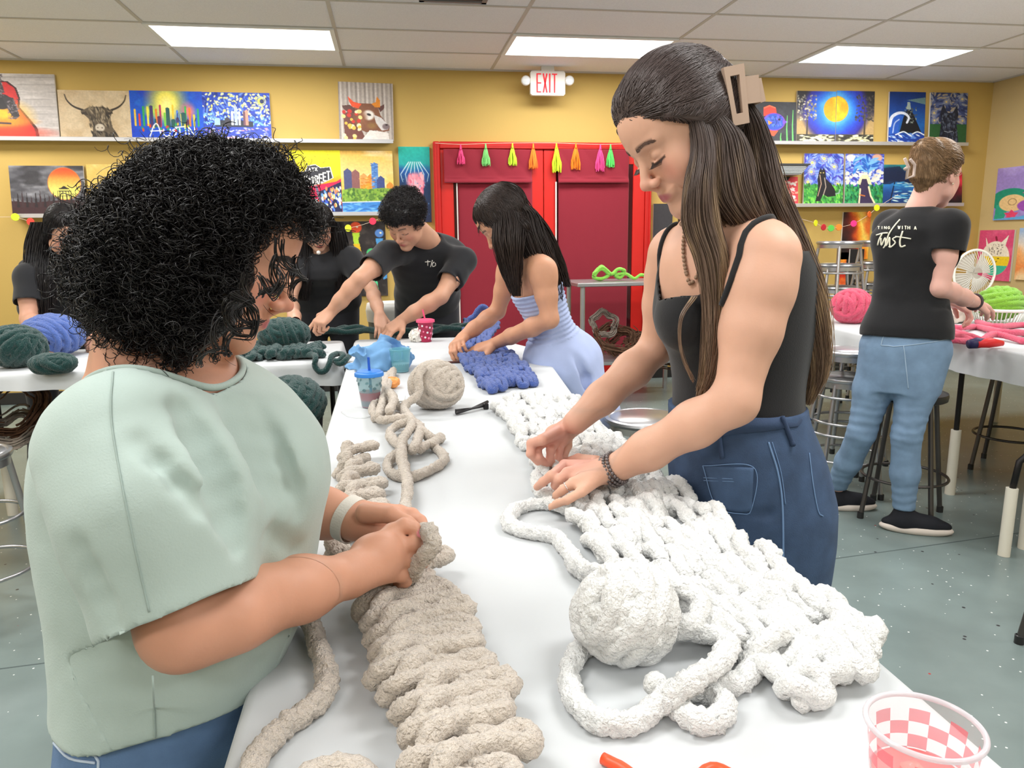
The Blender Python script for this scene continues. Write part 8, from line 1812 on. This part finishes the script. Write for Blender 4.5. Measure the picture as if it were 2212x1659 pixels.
# ---- girl in the blue romper
def romper_girl():
    e = empty('person', (.95, 3.15, 0), 'person with long dark hair in a pale blue strapless romper, knitting the blue blanket', 'person')
    H = Head(P(1092, 476, 3.10), (-.70, .10, -.70), (-.65, .05, .76), 1.08); S = Sdf(); neck = P(1138, 540, 3.14); pel = P(1222, 800, 3.16)
    H.sdf(S, neck, .046, 1.0); B = nrm([-.12, -1, 0]); B = nrm([0.08, -1, 0]); B = -np.cross([0, 0, 1], nrm([-1, .05, 0])); torso(S, pel, neck, B, True, .96)
    shN, eN = P(1172, 585, 2.97), P(1188, 690, 2.94); hN = pz(1035, 752, .85); wN = pz(1068, 742, .87); shF, eF = P(1102, 580, 3.30), P(1075, 672, 3.36); hF = pz(972, 762, .84); wF = P(1000, 728, float(hF[1])+.12)
    arm(S, shN, eN, wN, (.050, .044, .039, .037, .025)); arm(S, shF, eF, wF, (.048, .042, .038, .036, .025)); hand(S, wN, hN-wN, (.1, -.35, .9), 1, .95, (.25, .3, .3, .3), .16); hand(S, wF, nrm(pz(965, 765, .85)-wF), (-.5, -.4, .7), -1, 1.0, (.7, .8, .8, .8), .1)
    S.cone(neck, shN, .045, .045, .05); S.cone(neck, shF, .045, .045, .05)
    lg = legs(S, pel, B, [(1.05, 3.05, 0), (1.02, 3.25, 0)], 1.0)
    skin_obj('body', S, [((.25, 2.7, 0), (1.35, 3.65, 1.65), .007), (H.c-.14, H.c+.14, .004), (hN-.13, hN+.13, .0036), (hF-.13, hF+.13, .0036)], e, (206, 152, 122), [(H, PAL())])
    # romper: smocked bodice, loose shorts
    R_ = Sdf(); A = nrm(neck-pel); L = torso(R_, pel, neck, B, True, .96, .010); zt = L*.70
    def smock(q):
        t = (q-pel)@A; return np.where((t > .16) & (t < zt+.02), .0035*np.sin(t*330), 0)+.006*fbm(q*[1, 1, .5], 16, 3, 2)
    R_.ell(pel+A*.04, (.175, .18, .15), None, .05)
    for h, kn, an in lg: R_.cone(h, h+(kn-h)*.55, .125, .135, .04)
    R_.fn(smock, pel-1, pel+1, 0, 'add')
    for pts, r in (([P(1180, 800, 2.95), P(1215, 850, 2.95), P(1225, 900, 2.95)], .015), ([P(1240, 760, 2.96), P(1265, 820, 2.97), P(1262, 890, 2.98)], .015)): R_.chain(pts, [r*.4, r, r*.4], .03, 's')
    zh = .48
    V, F = shell(R_, lambda q: np.maximum((q-pel)@A-zt, zh-q[..., 2]), np.array([.45, 2.75, zh-.03]), np.array([1.45, 3.6, 1.5]), .0055, smooth_it=1)
    rm = cloth_mat('romper_blue', (170, 184, 222), vs=10, va=.05); ro = solidify(np_mesh('romper', V, F, rm, e), .003)
    for ft in ((1.05, 3.05), (1.02, 3.25)): shoe(e, ft, (-1, 0), mat('shoe_white', (214, 210, 204), .6))
    sc = 500; longhair(H, [([SE(1102, 430, 3.10, 18, .06, sc), SE(1130, 460, 3.10, 32, .08, sc), SE(1140, 500, 3.08, 38, .09, sc), SE(1160, 550, 3.06, 40, .08, sc), SE(1185, 600, 3.06, 28, .07, sc), SE(1205, 650, 3.05, 12, .03, sc)], 1700), ([SE(1092, 436, 3.05, 20, .03, sc), SE(1098, 480, 3.03, 34, .05, sc), SE(1098, 530, 3.0, 34, .05, sc), SE(1105, 590, 3.0, 24, .04, sc), SE(1115, 640, 3.0, 10, .02, sc)], 1300), ([SE(1098, 432, 3.10, 20, .05, sc), SE(1122, 452, 3.08, 32, .06, sc), SE(1160, 500, 3.12, 34, .08, sc), SE(1200, 570, 3.14, 22, .07, sc), SE(1225, 620, 3.12, 8, .02, sc)], 900)], e, HB2, fringe=.04)
romper_girl()
# ---- woman in the printed shirt
def printed_shirt_woman():
    e = empty('person', (2.2, 2.95, 0), 'person seen from behind in a black printed t-shirt and light blue jeans', 'person')
    H = Head(P(2022, 378, 2.98), (.93, .32, -.15), (.16, 0, .98), 1.06); S = Sdf(); neck = P(1985, 452, 2.98); pel = P(1955, 745, 2.95); H.sdf(S, neck, .048)
    fw = nrm([.62, .78, 0]); B = nrm(np.cross(fw, [0, 0, 1])); torso(S, pel, neck, B, True, 1.02)
    shN, eN = P(2050, 490, 2.86), P(2030, 622, 2.84); wN = P(2104, 652, 2.98); hN = P(2150, 668, 3.06); shF, eF = P(1925, 490, 3.14), P(1990, 600, 3.30); wF = P(2060, 650, 3.22)
    arm(S, shN, eN, wN, (.052, .046, .042, .040, .028)); arm(S, shF, eF, wF, (.050, .044, .04, .038, .026)); hand(S, wN, nrm(hN-wN), (.1, -.4, .9), -1, 1.0, (.3, .35, .4, .45), .14); hand(S, wF, (.6, -.1, -.4), (.3, -.2, .9), 1, 1.0, (.6, .7, .7, .7))
    f1, f2 = pz(1802, 1098, 0), pz(1948, 1146, 0); kn = [P(1862, 935, 3.03), P(1958, 940, 2.88)]
    hp = [pel+[-.06, .05, 0], pel+[.06, -.05, 0]]
    for h, k_, f_ in zip(hp, kn, (f1, f2)): S.chain([h, k_, f_+[0, 0, .1]], [.085, .052, .036], .02)
    skin_obj('body', S, [((1.6, 2.5, 0), (3.0, 3.6, 1.75), .007), (H.c-.14, H.c+.14, .0034), (wN-.12, wN+.17, .0034), (wF-.12, wF+.14, .0036)], e, (226, 176, 162), [(H, PAL())])
    o, T = tee(e, S, pel, neck, B, [(shN, eN), (shF, eF)], cloth_mat('tee_black_print', (20, 20, 23)), True, 1.04, .035, .40, grow=.014, neck_off=(.01, .01, .035), neck_r=(.07, .07, .045), vox=.0055,
               folds=[([P(1890+4*i, 620+28*i, 2.80), P(1960, 628+26*i, 2.78), P(2050, 640+24*i, 2.84)], .009) for i in range(2)])
    # lettering on the back, laid on the cloth
    g = []; lw = mat('print_cream', (238, 234, 214), .7)
    def st(pts, r, sm=True):
        Q_ = [P(x_, y_, 2.80) for x_, y_ in pts]; Q_ = catmull(Q_, .006) if sm else np.array([Q_[0]+(Q_[-1]-Q_[0])*t for t in np.linspace(0, 1, 8)]) if len(Q_) == 2 else catmull(Q_, .006)
        dirs = Q_-ORG; out = []
        for q, d in zip(Q_, dirs):
            d = d/np.linalg.norm(d); a = ORG+d*(np.linalg.norm(q-ORG)-.22)
            for _ in range(60):
                v = float(T.ev(a)); 
                if v < .0015: break
                a = a+d*min(v*.8, .05)
            out.append(a-d*.0005)
        g.append(tube_geo(np.array(out), r, 6))
    def txt(s_, x0, y0, w_, h_, sl, r):
        GL_ = {'P': [[(0, 1), (0, 0), (.8, .05), (.8, .45), (0, .5)]], 'A': [[(0, 1), (.5, 0), (1, 1)], [(.2, .65), (.8, .65)]], 'I': [[(.5, 0), (.5, 1)]], 'N': [[(0, 1), (0, 0), (1, 1), (1, 0)]], 'T': [[(0, 0), (1, 0)], [(.5, 0), (.5, 1)]], 'G': [[(1, .15), (.5, 0), (0, .5), (.5, 1), (1, .8), (1, .5), (.6, .5)]], 'W': [[(0, 0), (.25, 1), (.5, .2), (.75, 1), (1, 0)]], 'H': [[(0, 0), (0, 1)], [(1, 0), (1, 1)], [(0, .5), (1, .5)]]}
        for i, ch in enumerate(s_):
            if ch == ' ': continue
            for L_ in GL_[ch]: 
                for a_, b_ in zip(L_[:-1], L_[1:]): st([(x0+(i+a_[0]*.62)*w_, y0+a_[1]*h_+sl*(i+a_[0]*.62)*w_), (x0+(i+b_[0]*.62)*w_, y0+b_[1]*h_+sl*(i+b_[0]*.62)*w_)], r, False)
    txt('TING', 1896, 489, 7.2, 6, .0, .0016); txt('WITH A', 1940, 488, 7.0, 7, .03, .0018)
    st([(1944, 474), (1932, 488), (1920, 506), (1912, 530), (1908, 536)], .0030); st([(1893, 508), (1906, 504), (1918, 503)], .0032); st([(1906, 504), (1899, 518), (1896, 530)], .0034); st([(1903, 514), (1904, 530), (1912, 514), (1914, 531), (1922, 512)], .0032); st([(1922, 514), (1922, 531), (1925, 532)], .0032); st([(1936, 512), (1928, 516), (1934, 524), (1924, 534), (1920, 532)], .0030); st([(1950, 499), (1944, 520), (1946, 533), (1956, 530)], .0034); st([(1934, 511), (1950, 513), (1968, 516)], .0028)
    multi('back_print', g, lw, o)['label'] = 'cream lettering on the back of the black shirt'
    # jeans
    J = Sdf(); J.loft(pel, (0, 0, 1), B, [-.20, -.10, 0, .08, .13], 0, 0, [.155, .165, .168, .155, .148], [.115, .12, .115, .105, .10], [.12, .135, .13, .11, .10], 2.2, .02)
    for h, k_, f_ in zip(hp, kn, (f1, f2)): J.chain([h+[0, 0, -.02], (h+k_)/2, k_, (k_+f_+[0, 0, .1])/2, f_+[0, 0, .11]], [.104, .082, .060, .058, .046], .025)
    def wr_(q): return .004*fbm(q, 10, 3, 2)+.0018*np.sin(q[..., 2]*150+5*fbm(q, 8, 5))*(np.exp(-((q[..., 2]-.50)/.09)**2)+np.exp(-((q[..., 2]-.16)/.07)**2))
    J.fn(wr_, pel-1.2, pel+1.2, 0, 'add'); V, F = shell(J, lambda q: np.maximum(q[..., 2]-(pel[2]+.115), .105-q[..., 2]), np.array([1.6, 2.5, .08]), np.array([2.5, 3.4, pel[2]+.15]), .0055)
    dn = mat('denim_pale', (118, 144, 172), .85, bump=(420, .5, .001), var=(16, .14)); jo = solidify(np_mesh('jeans', V, F, dn, e), .003)
    sm = [seam(J, [P(x_, y_, 2.83) for x_, y_ in q], .0022, .001) for q in ([(1880, 735), (1940, 745), (2000, 742), (2035, 736)], [(1952, 745), (1958, 800), (1962, 840)], [(1876, 690), (1880, 712), (1878, 735)])]
    multi('stitched_seam', sm, mat('denim_pale_thread', (158, 180, 202), .8), jo)
    bm_ = MB(); bm_.tube(drop_onto(J, catmull([P(x_, y_, 2.83) for x_, y_ in ((1925, 700), (1950, 705), (1972, 706))], .01), .003), .005, 6); bm_.build('belt', mat('belt_tan', (150, 122, 98), .6), e)
    sb, so_ = mat('sneaker_black', (22, 24, 32), .8, bump=(500, .4, .001)), mat('sneaker_sole', (226, 214, 204), .6)
    shoe(e, f1+[0, 0, 0], (.85, -.25), sb, so_, .27); shoe(e, f2, (.80, -.45), sb, so_, .285)
    # hair pinned up in a claw
    k2, w = H.k, H.w; G = Sdf(); G.ell(w(0, -.020, .040), np.array([.082, .100, .092])*k2, H.M); G.ell(w(0, -.085, .045), np.array([.055, .05, .07])*k2, H.M, .03); G.ell(w(0, -.10, .085), np.array([.045, .04, .035])*k2, H.M, .03); G.cone(w(0, -.07, -.02), w(0, -.06, -.06), .05*k2, .03*k2, .03); G.ell(w(0, .025, .07), np.array([.062, .055, .045])*k2, H.M, .03)
    G.fn(lambda q_: (lambda q: np.maximum(.022-q[..., 1], q[..., 2]-(.060-1.0*np.maximum(.070-q[..., 1], 0))))(H.loc(q_)), *bb([w(0, .1, -.02)], .2), k=.006, op='s'); G.ell(w(.078, .0, -.008), np.array([.03, .026, .034])*k2, H.M, .008, 's'); G.ell(w(-.078, .0, -.008), np.array([.03, .026, .034])*k2, H.M, .008, 's')
    G.fn(lambda q_: .0022*noise3(H.loc(q_)*[60, 12, 60], 1, 4), H.c-.25, H.c+.25, 0, 'add'); V, F = sdf_mesh(G, [(H.c-.24, H.c+.24, .004)])
    rg = np.random.default_rng(3); St = []; cc = np.array([0, -.012, .04]); ER = np.array([.086, .104, .096]); t = np.linspace(0, 1, 16)
    for _ in range(1400):
        a = np.array([rg.uniform(-1, 1), rg.uniform(.0, 1), rg.uniform(-.4, 1)]); a /= np.linalg.norm(a); 
        if a[2] < .1 and a[1] > .35: continue
        b = nrm(np.array([rg.normal(0, .12), -1, .25+rg.normal(0, .2)])); om = math.acos(np.clip(a@b, -1, 1)); d = (np.sin((1-t)*om)[:, None]*a+np.sin(t*om)[:, None]*b)/math.sin(om); q = cc+d*ER*(1+rg.uniform(-.01, .04)+.03*np.sin(t*3.1))[:, None]; St.append(H.c+k2*(q[:, :1]*H.R+q[:, 1:2]*H.F+q[:, 2:]*H.U))
    np_mesh('hair', *merge([(V, F), strands_geo(np.array(St), .0012, .0008, 3), comb(G, V, F, 2500, w(0, -.12, .09), .0011, 8, .05, 3, .002)]), hair_mat('hair_lightbrown', (146, 116, 86)), e)
    cl = mat('clip_pearl', (196, 176, 166), .35); m = MB(); q = lambda x_, y_: P(x_, y_, 2.86); m.tube([q(1954, 342), q(1962, 360), q(1958, 386), q(1974, 380), q(1976, 356), q(1966, 344)], .006, 8); m.tube([q(1954, 366), q(1964, 360)], .007, 8); m.build('claw_clip', cl, e, smooth=True)
    m = MB(); axn = nrm(wN-eN); u = nrm(np.cross(axn, [0, 0, 1])); v = np.cross(axn, u); c_ = wN+axn*.002; m.tube([c_+(u*math.cos(a_)+v*math.sin(a_))*.033 for a_ in np.linspace(0, 6.283, 28, endpoint=False)], .006, 8, True); m.build('bracelet', mat('bracelet_brown', (66, 54, 58), .5), e, smooth=True)
    m = MB(); m.lathe([(0, .005), (.005, 0), (0, -.005)], H.w(.080, -.002, -.036), 10); m.build('earring', mat('earring', (235, 220, 200), .2, .6), e, smooth=True)
printed_shirt_woman()

# ---- someone at the right edge, only a forearm in the photo
def edge_person():
    e = empty('person', (3.2, 1.95, 0), 'person almost outside the right edge, only a forearm resting near the scissors', 'person')
    H = Head((3.15, 2.12, 1.56), (-.15, .9, -.4), (0, .4, .9), 1.0); S = Sdf(); neck = A_(3.16, 2.04, 1.40); pel = A_(3.2, 1.95, .95); H.sdf(S, neck, .048); B = nrm([1, .15, 0]); torso(S, pel, neck, B, True, 1.0)
    sh1, e1, w1 = A_(2.99, 2.08, 1.31), A_(2.96, 2.44, 1.10), A_(2.825, 2.78, .88); sh2, e2, w2 = A_(3.34, 2.1, 1.31), A_(3.38, 2.4, 1.1), A_(3.3, 2.68, .88)
    arm(S, sh1, e1, w1, (.05, .045, .042, .040, .027)); arm(S, sh2, e2, w2, (.05, .045, .042, .040, .027)); hand(S, w1, (.2, .9, -.25), (0, .3, .9), 1); hand(S, w2, (-.2, .9, -.25), (0, .3, .9), -1)
    lg = legs(S, pel, B, [(3.1, 1.95, 0), (3.32, 1.98, 0)]); skin_obj('body', S, [((2.6, 1.6, 0), (3.7, 3.1, 1.75), .009), (H.c-.14, H.c+.14, .005), (w1-.05, w1+.16, .005)], e, (206, 158, 136), [(H, PAL())])
    tee(e, S, pel, neck, B, [(sh1, e1), (sh2, e2)], cloth_mat('tee_grey', (120, 124, 128)), True, 1.03, -.12, .5)
    J = Sdf(); J.loft(pel, (0, 0, 1), B, [-.18, 0, .10], 0, 0, [.165, .175, .16], [.12, .12, .11], None, 2.2, .02); [J.chain([h, kn, an], [.10, .07, .055], .03) for h, kn, an in lg]
    V, F = sdf_mesh(J, [((2.8, 1.6, .05), (3.6, 2.3, 1.12), .009)]); np_mesh('trousers', V, F, BLACK_TROUSER, e)
    for ft in ((3.1, 1.95), (3.32, 1.98)): shoe(e, ft, (0, 1), mat('shoe_black', (30, 30, 32), .6))
    longhair(H, [([(H.w(0, -.07, .0), A_(.07, 0, 0), A_(0, .05, 0)), (H.w(0, -.10, -.10), A_(.08, 0, 0), A_(0, .04, 0)), (H.w(0, -.12, -.22), A_(.06, 0, 0), A_(0, .03, 0))], 500)], e, HB2, n_cap=500)
edge_person()
